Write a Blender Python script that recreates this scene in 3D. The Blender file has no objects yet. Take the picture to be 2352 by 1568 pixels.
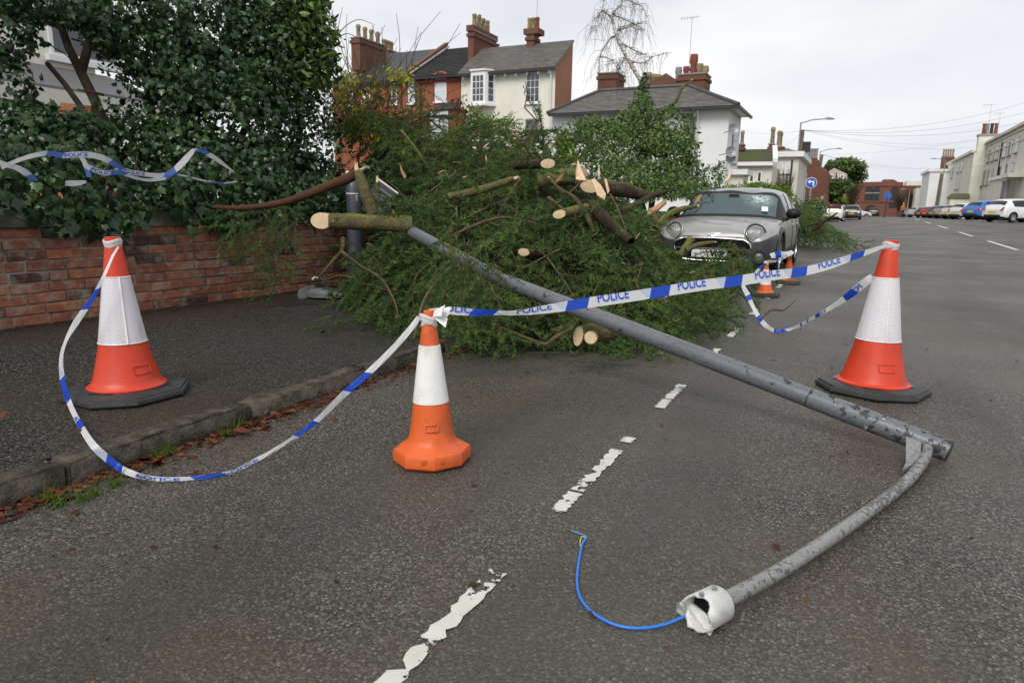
import bpy, bmesh, math, random
import numpy as np
from math import sin, cos, tan, radians, pi, sqrt, atan2, exp
from mathutils import Vector, Matrix
random.seed(7); rng = np.random.default_rng(11)
S = bpy.context.scene
COL = S.collection
# ------------------------------------------------------------------ camera (street runs along +Y)
FPX, CXP, CYP, EYE = 1568.0, 1176.0, 784.0, 1.10
PSI, TH, RHO = radians(26.0), radians(11.3), radians(1.0)
CAMP = Vector((0, 0, EYE))
Fw = Vector((-sin(PSI)*cos(TH), cos(PSI)*cos(TH), -sin(TH)))
R0 = Vector((cos(PSI), sin(PSI), 0)); U0 = R0.cross(Fw)
Rv = R0*cos(RHO) + U0*sin(RHO); Uv = -R0*sin(RHO) + U0*cos(RHO)
cam = bpy.data.cameras.new('camera'); cam.lens = 24.0; cam.sensor_width = 36.0; cam.sensor_fit = 'HORIZONTAL'
cam.clip_start = 0.05; cam.clip_end = 3000
camo = bpy.data.objects.new('camera', cam); COL.objects.link(camo)
mw = Matrix.Identity(4)
for i in range(3):
    mw[i][0] = Rv[i]; mw[i][1] = Uv[i]; mw[i][2] = -Fw[i]; mw[i][3] = CAMP[i]
camo.matrix_world = mw; S.camera = camo
cam.dof.use_dof = True; cam.dof.focus_distance = 4.6; cam.dof.aperture_fstop = 5.6
# ------------------------------------------------------------------ world: overcast sky
SUN_EL, SUN_AZ = radians(46), radians(178)     # azimuth clockwise from +Y
W = bpy.data.worlds.new('World'); S.world = W; W.use_nodes = True
nt = W.node_tree; nt.nodes.clear()
def wn(t, **k):
    n = nt.nodes.new(t)
    for a, b in k.items(): setattr(n, a, b)
    return n
sky = wn('ShaderNodeTexSky', sky_type='NISHITA', sun_disc=False, sun_elevation=SUN_EL, sun_rotation=SUN_AZ)
hs = wn('ShaderNodeHueSaturation'); hs.inputs['Saturation'].default_value = .12; hs.inputs['Value'].default_value = .10
tc = wn('ShaderNodeTexCoord'); mp = wn('ShaderNodeMapping'); mp.inputs['Scale'].default_value = (1, 1, 3.2)
no = wn('ShaderNodeTexNoise'); no.inputs['Scale'].default_value = 1.9; no.inputs['Detail'].default_value = 5; no.inputs['Roughness'].default_value = .5
rp = wn('ShaderNodeValToRGB')
rp.color_ramp.elements[0].position = .33; rp.color_ramp.elements[0].color = (.405, .430, .475, 1)
rp.color_ramp.elements[1].position = .66; rp.color_ramp.elements[1].color = (.60, .60, .605, 1)
mx = wn('ShaderNodeMix', data_type='RGBA'); mx.inputs[0].default_value = .88
bg = wn('ShaderNodeBackground'); bg.inputs[1].default_value = 1.0; wo = wn('ShaderNodeOutputWorld')
L = nt.links.new
L(tc.outputs['Generated'], mp.inputs[0]); L(mp.outputs[0], no.inputs['Vector']); L(no.outputs['Fac'], rp.inputs[0])
L(sky.outputs[0], hs.inputs['Color']); L(hs.outputs[0], mx.inputs[6]); L(rp.outputs[0], mx.inputs[7])
L(mx.outputs[2], bg.inputs[0]); L(bg.outputs[0], wo.inputs[0])
sun = bpy.data.lights.new('sun', 'SUN'); sun.energy = 1.5; sun.angle = radians(30); sun.color = (1, .97, .92)
suno = bpy.data.objects.new('sun', sun); COL.objects.link(suno)
sd = Vector((sin(SUN_AZ)*cos(SUN_EL), cos(SUN_AZ)*cos(SUN_EL), sin(SUN_EL)))
suno.rotation_euler = sd.to_track_quat('Z', 'Y').to_euler()
S.view_settings.view_transform = 'Standard'; S.view_settings.look = 'None'
S.view_settings.exposure = 0.74; S.view_settings.gamma = 1.0; S.view_settings.use_curve_mapping = False
S.render.engine = 'CYCLES'; S.cycles.use_denoising = True; S.cycles.max_bounces = 6
S.cycles.transparent_max_bounces = 8; S.render.film_transparent = False
# ------------------------------------------------------------------ pixel (2352 px wide picture) to world helpers
def ray(u, v): return Fw + Rv*((u-CXP)/FPX) - Uv*((v-CYP)/FPX)
def G(u, v, z=0.0):
    d = ray(u, v); return CAMP + d*((z-EYE)/d.z)
def XP(u, v, x):
    d = ray(u, v); return CAMP + d*(x/d.x)
def YP(u, v, y):
    d = ray(u, v); return CAMP + d*(y/d.y)
def D(u, v, dist): return CAMP + ray(u, v)*dist
def sm(a, b, x):
    t = min(1, max(0, (x-a)/(b-a))); return t*t*(3-2*t)
def zr(y, x=-1.0):                              # gentle rise of the street, higher on the far side, then a slow fall
    return zr0(y)*min(1.0, max(.3, .36+.128*(x+1)))
def zr0(y):
    if y < 9: return 0.0
    if y < 13: return .013*(y-9)**2/8
    if y < 50: return .026 + .0132*(y-13)
    if y < 64: return .5144 + .0132*(y-50) - .0132*(y-50)**2/28*1.25
    return max(.10, .5336 - .0045*(y-64))
def GR(u, v, dz=0.0):                           # where the pixel's ray meets the street
    d = ray(u, v); t = 1.0; lo = .2
    t = 0.5; step = .25
    while t < 800:
        p = CAMP + d*t
        if p.z <= zr(p.y, p.x)+dz: break
        t += step; step = .02*t+.02
    a, b = t-step*1.05, t
    for _ in range(40):
        m = (a+b)/2; p = CAMP + d*m
        if p.z <= zr(p.y, p.x)+dz: b = m
        else: a = m
    return CAMP + d*b
def zc(ox, oy, s):                              # coordinates read off an enlarged crop of the picture
    k = 2352/4096
    return lambda x, y: ((ox+x/s)*k, (oy+y/s)*k)
# ------------------------------------------------------------------ objects
def props(o, label=None, cat=None, group=None, kind=None):
    if label: o['label'] = label
    if cat: o['category'] = cat
    if group: o['group'] = group
    if kind: o['kind'] = kind
    return o
def thing(name, label, cat, loc=(0, 0, 0), rz=0.0, group=None, rot=None):
    o = bpy.data.objects.new(name, None); COL.objects.link(o)
    o.location = loc; o.rotation_euler = rot if rot else (0, 0, rz); o.empty_display_size = .1
    return props(o, label, cat, group)
def link(o, parent=None):
    COL.objects.link(o)
    if parent is not None: o.parent = parent
    return o
def copy_tree(o, parent=None):
    c = o.copy(); link(c, parent)
    for ch in list(o.children): copy_tree(ch, c)
    return c
def frame(d):
    d = Vector(d).normalized(); a = Vector((0, 0, 1)) if abs(d.z) < .9 else Vector((1, 0, 0))
    x = a.cross(d).normalized(); return x, d.cross(x).normalized()
class MB:
    def __init__(s): s.v = []; s.f = []; s.m = []; s.uv = None
    def face(s, idx, m=0): s.f.append(tuple(idx)); s.m.append(m)
    def box(s, c, size, m=0, rz=0.0, rot=None, taper=1.0):
        R = rot if rot is not None else Matrix.Rotation(rz, 3, 'Z'); c = Vector(c); b = len(s.v)
        for k in (-.5, .5):
            t = taper if k > 0 else 1.0
            for i, j in ((-.5, -.5), (.5, -.5), (.5, .5), (-.5, .5)):
                s.v.append(c + R @ Vector((i*size[0]*t, j*size[1]*t, k*size[2])))
        for q in ((0, 3, 2, 1), (4, 5, 6, 7), (0, 1, 5, 4), (1, 2, 6, 5), (2, 3, 7, 6), (3, 0, 4, 7)): s.face([b+i for i in q], m)
        return s
    def bx(s, a, b, m=0):                       # box from two corners
        a, b = Vector(a), Vector(b)
        return s.box((a+b)/2, [abs(q) for q in (b-a)], m)
    def tube(s, pts, rad, n=8, m=0, caps=True, capm=None, jag=0):
        pts = [Vector(p) for p in pts]; N = len(pts)
        if not hasattr(rad, '__len__'): rad = [rad]*N
        b = len(s.v); x = None
        for i, p in enumerate(pts):
            d = pts[min(i+1, N-1)] - pts[max(i-1, 0)]
            if d.length < 1e-9: d = Vector((0, 0, 1))
            d.normalize()
            if x is None: x, y = frame(d)
            else:
                x = (x - d*x.dot(d)); x = x.normalized() if x.length > 1e-6 else frame(d)[0]; y = d.cross(x)
            for k in range(n):
                a = 2*pi*k/n; r = rad[i]*(1+(random.uniform(-jag, jag) if jag else 0))
                s.v.append(p + x*(r*cos(a)) + y*(r*sin(a)))
        for i in range(N-1):
            for k in range(n):
                k2 = (k+1) % n
                s.face((b+i*n+k, b+i*n+k2, b+(i+1)*n+k2, b+(i+1)*n+k), m)
        if caps:
            cm = m if capm is None else capm
            s.face([b+k for k in range(n)][::-1], cm); s.face([b+(N-1)*n+k for k in range(n)], cm)
        return s
    def lathe(s, prof, n=24, m=0, c=(0, 0, 0), R=None, close=True):
        b = len(s.v); c = Vector(c)
        for r, z in prof:
            for k in range(n):
                a = 2*pi*k/n; p = Vector((r*cos(a), r*sin(a), z)); s.v.append(c + (R @ p if R is not None else p))
        for i in range(len(prof)-1):
            for k in range(n):
                k2 = (k+1) % n; s.face((b+i*n+k, b+i*n+k2, b+(i+1)*n+k2, b+(i+1)*n+k), m)
        if close:
            s.face([b+k for k in range(n)][::-1], m); e = b+(len(prof)-1)*n; s.face([e+k for k in range(n)], m)
        return s
    def loft(s, rings, m=0, close=True):
        b = len(s.v); n = len(rings[0])
        for r in rings: s.v += [Vector(p) for p in r]
        for i in range(len(rings)-1):
            for k in range(n):
                k2 = (k+1) % n; s.face((b+i*n+k, b+i*n+k2, b+(i+1)*n+k2, b+(i+1)*n+k), m)
        if close:
            s.face([b+k for k in range(n)][::-1], m); e = b+(len(rings)-1)*n; s.face([e+k for k in range(n)], m)
        return s
    def poly(s, pts, m=0):
        b = len(s.v); s.v += [Vector(p) for p in pts]; s.face(range(b, b+len(pts)), m); return s
    def slab(s, pts, off, m=0):                 # polygon given thickness along off
        off = Vector(off); b = len(s.v); n = len(pts)
        s.v += [Vector(p) for p in pts] + [Vector(p)+off for p in pts]
        s.face(range(b, b+n), m); s.face([b+n+k for k in range(n)][::-1], m)
        for k in range(n):
            k2 = (k+1) % n; s.face((b+k2, b+k, b+n+k, b+n+k2), m)
        return s
    def build(s, name, mats, parent=None, smooth=None, world=True, fix=True, **pk):
        me = bpy.data.meshes.new(name)
        off = Vector(parent.matrix_basis.translation) if (parent is not None and world) else Vector()
        if parent is not None and world and parent.parent is not None: off = off + parent.parent.location
        me.from_pydata([tuple(Vector(p)-off) for p in s.v], [], s.f)
        if not isinstance(mats, (list, tuple)): mats = [mats]
        for q in mats: me.materials.append(q)
        if len(mats) > 1: me.polygons.foreach_set('material_index', s.m)
        if fix:
            bm = bmesh.new(); bm.from_mesh(me); bmesh.ops.recalc_face_normals(bm, faces=bm.faces); bm.to_mesh(me); bm.free()
        if smooth is not None:
            me.polygons.foreach_set('use_smooth', [True]*len(me.polygons)); me.set_sharp_from_angle(angle=radians(smooth))
        me.update()
        o = bpy.data.objects.new(name, me); link(o, parent)
        props(o, **pk); return o
def arrmesh(name, V, F, mats, mi=None, attr=None, smooth=False):
    me = bpy.data.meshes.new(name); V = np.asarray(V, np.float32); F = np.asarray(F, np.int32); k = F.shape[1]
    me.vertices.add(len(V)); me.vertices.foreach_set('co', V.ravel())
    me.loops.add(F.size); me.loops.foreach_set('vertex_index', F.ravel())
    me.polygons.add(len(F)); me.polygons.foreach_set('loop_start', np.arange(len(F), dtype=np.int32)*k)
    for q in (mats if isinstance(mats, (list, tuple)) else [mats]): me.materials.append(q)
    if mi is not None: me.polygons.foreach_set('material_index', np.asarray(mi, np.int32))
    if smooth: me.polygons.foreach_set('use_smooth', np.ones(len(F), bool))
    if attr is not None:
        a = me.attributes.new('rnd', 'FLOAT', 'POINT'); a.data.foreach_set('value', np.asarray(attr, np.float32))
    me.update(calc_edges=True); me.validate(); return me
def unit(a): return a/np.maximum(np.linalg.norm(a, axis=1, keepdims=True), 1e-9)
def rots(tip, nrm):                             # leaf frames: y along tip, z along normal
    y = unit(tip); z = nrm - (nrm*y).sum(1, keepdims=True)*y; z = unit(z); x = np.cross(y, z)
    return np.stack([x, y, z], 2)
def scatter(name, tv, tf, pos, R, sc, mats, parent=None, tm=None, **pk):
    tv = np.asarray(tv, float); tf = np.asarray(tf); N = len(pos); k = len(tv)
    sc = np.asarray(sc, float)
    if sc.ndim == 1: sc = sc[:, None]
    V = np.einsum('nij,nkj->nki', R, tv[None]*sc[:, None, :] if sc.shape[1] > 1 else tv[None]*sc[:, :, None]) + np.asarray(pos)[:, None, :]
    off = np.array(parent.location) if parent is not None else np.zeros(3)
    F = (tf[None]+(np.arange(N)*k)[:, None, None]).reshape(-1, tf.shape[1])
    mi = np.tile(tm, N) if tm is not None else None
    me = arrmesh(name, V.reshape(-1, 3)-off, F, mats, mi, np.repeat(rng.random(N), k))
    o = bpy.data.objects.new(name, me); link(o, parent); props(o, **pk); return o
# ------------------------------------------------------------------ materials
class NM:
    def __init__(s, name):
        s.m = bpy.data.materials.new(name); s.m.use_nodes = True; s.t = s.m.node_tree; s.b = s.t.nodes['Principled BSDF']
    def n(s, t, ins=None, **k):
        q = s.t.nodes.new('ShaderNode'+t)
        for a, b in k.items(): setattr(q, a, b)
        for a, b in (ins or {}).items():
            if isinstance(b, bpy.types.NodeSocket): s.t.links.new(b, q.inputs[a])
            else: q.inputs[a].default_value = b
        return q
    def set(s, k, v):
        if isinstance(v, bpy.types.NodeSocket): s.t.links.new(v, s.b.inputs[k])
        else: s.b.inputs[k].default_value = v
    def coord(s, kind='Object', rnd=False, scale=None):
        c = s.n('TexCoord').outputs[kind]
        if rnd:
            r = s.n('ObjectInfo').outputs['Random']; m = s.n('Math', {0: r, 1: 91.7}, operation='MULTIPLY').outputs[0]
            c = s.n('VectorMath', {0: c, 1: m}).outputs[0]
        if scale: c = s.n('Mapping', {0: c, 'Scale': scale}).outputs[0]
        return c
    def noise(s, c, scale, detail=4, rough=.55): return s.n('TexNoise', {'Vector': c, 'Scale': scale, 'Detail': detail, 'Roughness': rough}).outputs['Fac']
    def ramp(s, f, stops, interp='LINEAR'):
        r = s.n('ValToRGB', {0: f}); e = r.color_ramp; e.interpolation = interp
        while len(e.elements) < len(stops): e.elements.new(.5)
        for q, (p, c) in zip(e.elements, stops):
            q.position = p; q.color = (c, c, c, 1) if not hasattr(c, '__len__') else (*c[:3], 1)
        return r.outputs[0]
    def mix(s, f, a, b, mode='MIX'):
        c = lambda q: (*q[:3], 1) if isinstance(q, tuple) else q
        return s.n('Mix', {0: f, 6: c(a), 7: c(b)}, data_type='RGBA', blend_type=mode).outputs[2]
    def math(s, op, a, b=0.0): return s.n('Math', {0: a, 1: b}, operation=op).outputs[0]
    def bump(s, h, st=.3, dist=.01):
        b = s.n('Bump', {'Height': h, 'Strength': st, 'Distance': dist}); s.t.links.new(b.outputs[0], s.b.inputs['Normal']); return b
    def up(s):
        g = s.n('NewGeometry').outputs['Normal']; return s.n('SeparateXYZ', {0: g}).outputs['Z']
def M(name, col, rough=.6, metal=0.0, col2=None, scale=6.0, lo=.4, hi=.65, bump=0.0, bscale=60.0, bdist=.004, rnd=0.0, coat=0.0, spec=.5, detail=5, stretch=None):
    k = NM(name); c = k.coord('Object', True, stretch)
    base = (*col, 1)
    if col2: base = k.mix(k.ramp(k.noise(c, scale, detail), [(lo, 0), (hi, 1)]), col, col2)
    if rnd:
        r = k.n('ObjectInfo').outputs['Random']; f = k.n('MapRange', {0: r, 3: 1-rnd, 4: 1+rnd}).outputs[0]
        base = k.n('VectorMath', {0: base if not isinstance(base, tuple) else col, 3: f}, operation='SCALE').outputs[0]
    k.set('Base Color', base); k.set('Roughness', rough); k.set('Metallic', metal); k.set('Coat Weight', coat); k.set('Specular IOR Level', spec if rough < .6 or spec != .5 else .18)
    if bump: k.bump(k.noise(c, bscale, 4), bump, bdist)
    return k.m
def leafmat(name, stops, rough=.4, trans=.15, big=1.5, objr=0.0):
    k = NM(name); r = k.n('Attribute', attribute_name='rnd').outputs['Fac']
    n = k.noise(k.coord('Object'), big, 3); f = k.math('ADD', k.math('MULTIPLY', r, .75), k.math('MULTIPLY', k.math('SUBTRACT', n, .35), .7))
    c = k.ramp(f, stops)
    if objr: c = k.n('VectorMath', {0: c, 3: k.n('MapRange', {0: k.n('ObjectInfo').outputs['Random'], 3: 1-objr, 4: 1+objr}).outputs[0]}, operation='SCALE').outputs[0]
    k.set('Base Color', c); k.set('Roughness', rough); k.set('Specular IOR Level', .45 if rough < .45 else .15)
    if trans:
        tr = k.n('BsdfTranslucent', {'Color': c}); ms = k.n('MixShader', {0: trans}); o = k.t.nodes['Material Output']
        k.t.links.new(k.b.outputs[0], ms.inputs[1]); k.t.links.new(tr.outputs[0], ms.inputs[2]); k.t.links.new(ms.outputs[0], o.inputs[0])
    return k.m
def m_asphalt(name, dark, mid, light, rough, scale=105.0, brown=(.075, .060, .040), track=True):
    k = NM(name); c = k.coord('Object')
    v = k.n('TexVoronoi', {'Vector': c, 'Scale': scale, 'Randomness': 1.0}); cs = k.n('SeparateColor', {0: v.outputs['Color']})
    v2 = k.n('TexVoronoi', {'Vector': c, 'Scale': scale*2.3})
    agg = k.ramp(cs.outputs[0], [(0, dark), (.45, mid), (.85, light), (1, tuple(min(1, q*1.9) for q in light))])
    agg = k.mix(k.ramp(v.outputs['Distance'], [(.35, 0), (.75, 1)]), agg, tuple(q*.45 for q in dark))
    big = k.noise(c, .8, 6, .62); agg = k.mix(k.ramp(big, [(.42, 0), (.68, .75)]), agg, brown)
    if track:                                    # smoother bitumen-rich wheel tracks along the street
        tr = k.noise(k.coord('Object', False, (1.5, .16, 1)), 1.0, 4); agg = k.mix(k.ramp(tr, [(.45, 0), (.64, .55)]), agg, tuple(q*.8 for q in dark))
    pat = k.noise(c, .35, 4); agg = k.mix(k.ramp(pat, [(.32, .4), (.55, 0)]), agg, tuple(q*1.5 for q in mid))
    k.set('Base Color', agg); wet = k.noise(c, .6, 4)
    k.set('Roughness', k.ramp(wet, [(.3, rough-.08), (.7, rough+.15)])); k.set('Specular IOR Level', .24)
    k.bump(k.math('ADD', k.math('MULTIPLY', v.outputs['Distance'], -1.0), k.math('MULTIPLY', v2.outputs['Distance'], -.3)), .55, .006)
    return k.m
def m_bark(name, a, b, moss=.5, sc=9.0):
    k = NM(name); c = k.coord('Object'); v = k.n('TexVoronoi', {'Vector': c, 'Scale': sc*2.2}, feature='DISTANCE_TO_EDGE')
    n = k.noise(c, sc, 6); base = k.mix(k.ramp(n, [(.35, 0), (.65, 1)]), a, b)
    if moss:
        f = k.math('MULTIPLY', k.ramp(k.up(), [(.55, 0), (.85, 1)]), k.ramp(k.noise(c, sc*.6, 5), [(.4, 0), (.6, 1)]))
        base = k.mix(k.math('MULTIPLY', f, moss), base, (.17, .19, .035))
    fine = k.noise(c, sc*5, 6, .7); base = k.mix(k.ramp(fine, [(.35, .65), (.6, 0)]), base, tuple(q*.35 for q in a))
    k.set('Base Color', base); k.set('Roughness', .9); k.set('Specular IOR Level', .15)
    k.bump(k.math('ADD', k.math('MULTIPLY', k.ramp(v.outputs['Distance'], [(0, 0), (.3, 1)]), .25), k.math('ADD', n, fine)), .9, .016); return k.m
def m_flake(name, paint, under, thr, rough=.35, stretch=(1, 1, 1), sc=14.0):
    k = NM(name); c = k.coord('Object', True, stretch); n = k.noise(c, sc, 6, .6); n2 = k.noise(c, 1.7, 3)
    f = k.ramp(k.math('ADD', n, k.math('MULTIPLY', k.math('SUBTRACT', n2, .5), .7)), [(thr, 0), (thr+.015, 1)])
    pc = k.mix(k.ramp(k.noise(c, 60, 4), [(.45, 0), (.7, 1)]), paint, tuple(q*.72 for q in paint))
    k.set('Base Color', k.mix(f, pc, under)); k.set('Roughness', k.ramp(f, [(0, rough), (1, .6)])); k.set('Metallic', .0)
    k.bump(f, .5, -.0015); return k.m
def m_cut(name, a=(.66, .50, .31), b=(.50, .31, .16), sc=26.0):
    k = NM(name); c = k.coord('Object'); n = k.noise(c, sc, 4); g = k.noise(k.coord('Object', False, (40, 40, 3)), 3.0, 4)
    base = k.mix(k.ramp(n, [(.35, 0), (.65, 1)]), a, tuple(q*.85 for q in a)); base = k.mix(k.ramp(g, [(.5, 0), (.75, .8)]), base, b)
    k.set('Base Color', base); k.set('Roughness', .75); k.bump(g, .4, .004); return k.m
def m_rows(name, a, b, mortar, bw, bh, rough=.85, msize=.012, off=.5, bump=.4, axis='XZ', noise=1.0):
    """unresolvable far bricks / slates"""
    k = NM(name); s = k.n('SeparateXYZ', {0: k.coord('Object')}); u = s.outputs['X'] if axis[0] == 'X' else s.outputs['Y']
    cv = k.n('CombineXYZ', {0: u, 1: s.outputs['Z']}).outputs[0]
    t = k.n('TexBrick', {'Vector': cv, 'Color1': (*a, 1), 'Color2': (*b, 1), 'Mortar': (*mortar, 1), 'Scale': 1.0, 'Mortar Size': msize, 'Brick Width': bw, 'Row Height': bh, 'Mortar Smooth': .3}, offset=off)
    n = k.noise(k.coord('Object'), noise, 5); base = k.mix(k.ramp(n, [(.35, 0), (.7, .55)]), t.outputs['Color'], tuple(q*.55 for q in a))
    k.set('Base Color', base); k.set('Roughness', rough); k.bump(t.outputs['Fac'], bump, -.01); return k.m
MT = dict(
 asphalt=m_asphalt('asphalt', (.048, .045, .039), (.086, .079, .068), (.145, .133, .112), .46, 118),
 tarmac=m_asphalt('tarmac', (.013, .012, .011), (.024, .0225, .020), (.085, .078, .066), .55, 105, (.036, .027, .017), False),
 kerb=M('kerb_stone', (.092, .080, .063), .85, 0, (.040, .035, .027), 16, .38, .62, 1.0, 55, .014, rnd=.15, detail=8),
 mortar=M('mortar', (.34, .30, .235), .95, 0, (.13, .115, .09), 5, .4, .6, .5, 90),
 coping=M('coping_concrete', (.235, .225, .19), .9, 0, (.09, .095, .06), 4, .42, .58, .5, 50),
 soil=M('soil', (.035, .03, .02), 1.0, 0, (.03, .045, .015), 1.5),
 rubber=M('rubber', (.022, .022, .024), .55, 0, (.04, .04, .04), 9, .45, .7, .35, 120, .002),
 conered=M('red_orange_plastic', (.57, .042, .012), .45, 0, (.42, .036, .016), 7, .5, .8, .1, 40, .002),
 coneorange=M('orange_plastic', (.62, .102, .016), .5, 0, (.38, .07, .018), 9, .48, .72, .15, 60, .002),
 conedirty=M('dirty_orange_plastic', (.55, .10, .022), .6, 0, (.25, .08, .03), 9, .42, .6),
 white=M('white_vinyl', (.74, .74, .70), .45, 0, (.50, .48, .44), 10, .5, .78, detail=7),
 paintwhite=M('painted_white', (.78, .78, .75), .5),
 black=M('black_plastic', (.012, .012, .013), .4), matte=M('black_hollow', (.006, .006, .006), .9),
 tyre=M('tyre', (.016, .016, .017), .75), chrome=M('chrome', (.75, .76, .78), .12, 1.0), alloy=M('alloy', (.55, .55, .57), .3, 1.0),
 glassdark=M('dark_glass', (.014, .018, .02), .05, 0, spec=.4), 
 cable=M('blue_cable', (.02, .16, .62), .35), cableyellow=M('yellow_wire', (.62, .55, .03), .4), copper=M('copper', (.5, .17, .06), .4, .8),
 bark=m_bark('bark', (.055, .040, .028), (.11, .085, .055), .75), barkdark=m_bark('dark_bark', (.03, .022, .017), (.065, .045, .03), .25),
 barkmoss=m_bark('mossy_bark', (.10, .085, .045), (.16, .145, .06), 1.0, 7), barkred=m_bark('reddish_bark', (.12, .052, .028), (.075, .042, .028), .15, 14),
 twig=M('twig', (.075, .05, .032), .85, 0, (.11, .085, .045), 14), cut=m_cut('sawn_wood'), heart=m_cut('torn_heartwood', (.44, .24, .12), (.26, .11, .05)),
 steel=M('galvanised_steel', (.30, .31, .32), .5, .4, (.21, .22, .23), 9, .4, .65),
)
def m_brick():
    k = NM('brick_face'); c = k.coord('Object', True); r = k.n('ObjectInfo').outputs['Random']
    base = k.ramp(r, [(0, (.25, .085, .055)), (.2, (.31, .112, .070)), (.38, (.36, .145, .092)), (.52, (.26, .09, .06)), (.64, (.39, .175, .115)), (.74, (.41, .145, .06)), (.80, (.15, .062, .048)), (.86, (.055, .032, .030)), (.94, (.045, .034, .034)), (1, (.16, .055, .04))])
    base = k.mix(k.ramp(k.noise(c, 14, 5), [(.38, .6), (.6, 0)]), base, (.15, .070, .05))
    ef = k.math('MULTIPLY', k.ramp(k.noise(c, 9, 6, .65), [(.48, 0), (.70, .8)]), 1.0)
    base = k.mix(ef, base, (.36, .30, .25)); k.set('Base Color', base); k.set('Roughness', .88)
    k.set('Specular IOR Level', .15); k.bump(k.noise(c, 55, 5), .7, .006); return k.m
MT['brick'] = m_brick()
def m_sleeve():
    k = NM('retroreflective_sleeve'); c = k.coord('UV'); v = k.n('TexVoronoi', {'Vector': c, 'Scale': 17.0, 'Randomness': .0}, feature='F1')
    ring = k.ramp(v.outputs['Distance'], [(.33, 0), (.36, 1), (.40, 1), (.43, 0)]); e = k.n('TexVoronoi', {'Vector': c, 'Scale': 17.0, 'Randomness': 0.0}, feature='DISTANCE_TO_EDGE')
    ring = k.math('MAXIMUM', ring, k.ramp(e.outputs['Distance'], [(.02, .7), (.05, 0)]))
    base = k.mix(k.noise(k.coord('Object'), 3, 2), (.55, .54, .57), (.66, .60, .64)); base = k.mix(k.math('MULTIPLY', ring, .5), base, (.82, .81, .82)); base = k.mix(k.ramp(k.noise(k.coord('Object', True, (1, 1, .35)), 14, 6, .65), [(.5, 0), (.75, .45)]), base, (.30, .28, .26))
    k.set('Base Color', base); k.set('Roughness', .32); k.set('Sheen Weight', .3); return k.m
MT['sleeve'] = m_sleeve()
MT['pole'] = m_flake('flaked_grey_paint', (.118, .126, .138), (.026, .028, .032), .64, .38, (1, 1, 1), 19)
MT['pole2'] = m_flake('heavily_flaked_paint', (.125, .133, .145), (.024, .026, .030), .54, .4, (1, 1, 1), 20)
MT['arm'] = m_flake('scuffed_galvanised', (.22, .22, .215), (.09, .09, .09), .58, .42, (1, 1, 1), 44)
MT['stump'] = M('dark_grey_column_paint', (.045, .052, .065), .4, 0, (.065, .07, .08), 7)
MT['ivy'] = leafmat('ivy_leaf', [(0, (.008, .020, .008)), (.3, (.016, .040, .014)), (.6, (.032, .074, .022)), (.82, (.066, .125, .036)), (1, (.14, .20, .06))], .30, .14)
MT['laurel'] = leafmat('laurel_leaf', [(0, (.026, .054, .012)), (.4, (.056, .110, .022)), (.7, (.105, .175, .032)), (1, (.21, .27, .065))], .36, .22)
MT['brightleaf'] = leafmat('bright_leaf', [(0, (.05, .11, .012)), (.5, (.11, .2, .02)), (1, (.22, .29, .03))], .45, .3)
MT['yellowleaf'] = leafmat('yellow_leaf', [(0, (.16, .2, .012)), (.6, (.34, .38, .025)), (1, (.45, .3, .02))], .45, .35)
MT['needle'] = leafmat('cedar_needle', [(0, (.034, .074, .026)), (.3, (.064, .130, .038)), (.6, (.112, .190, .052)), (.85, (.19, .27, .07)), (1, (.32, .36, .11))], .55, .25, 1.1, .4)
MT['olive'] = leafmat('olive_leaf', [(0, (.045, .05, .015)), (.5, (.10, .105, .03)), (.85, (.17, .15, .04)), (1, (.2, .11, .04))], .5, .25)
MT['deadleaf'] = leafmat('dead_leaf', [(0, (.030, .011, .007)), (.5, (.085, .026, .013)), (.85, (.18, .07, .03)), (1, (.36, .24, .09))], .5, .1)
# ------------------------------------------------------------------ ground, street, pavement
KX = -2.64
ys = [-12, -6, -2, 0, 2, 4, 6, 8, 9, 10, 11, 12, 13, 16, 20, 25, 30, 36, 42, 48, 52, 56, 60, 64, 72, 85, 100, 120, 145, 165, 200, 300, 700, 1500]
def strip(name, x0, x1, z0, z1, y0, y1, mat, nx=1, **pk):
    yy = [y0]+[y for y in ys if y0 < y < y1]+[y1]; b = MB()
    for y in yy:
        for i in range(nx+1):
            t = i/nx; x = x0+(x1-x0)*t; b.v.append(Vector((x, y, zr(y, x)+z0+(z1-z0)*t)))
    for j in range(len(yy)-1):
        for i in range(nx): a = j*(nx+1)+i; b.face((a, a+1, a+nx+2, a+nx+1))
    return b.build(name, mat, **pk)
strip('ground', -900, 900, -.2, -.2, -12, 1500, MT['soil'], 180, kind='structure')
road = strip('road', KX, 12.6, 0, 0, -10, 420, MT['asphalt'], 12, kind='structure')
strip('pavement', -8.0, KX-.13, .125, .082, -10, 34, MT['tarmac'], 2, kind='structure')
strip('far_pavement', -14, KX-.13, .10, .085, 34.01, 300, MT['tarmac'], 1, kind='structure')
strip('opposite_pavement', 12.6, 14.2, .1, .12, -10, 300, MT['tarmac'], 1, kind='structure')
strip('garden_ground', -60, -5.95, .36, .30, -10, 34, MT['soil'], 1, kind='structure')
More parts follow.
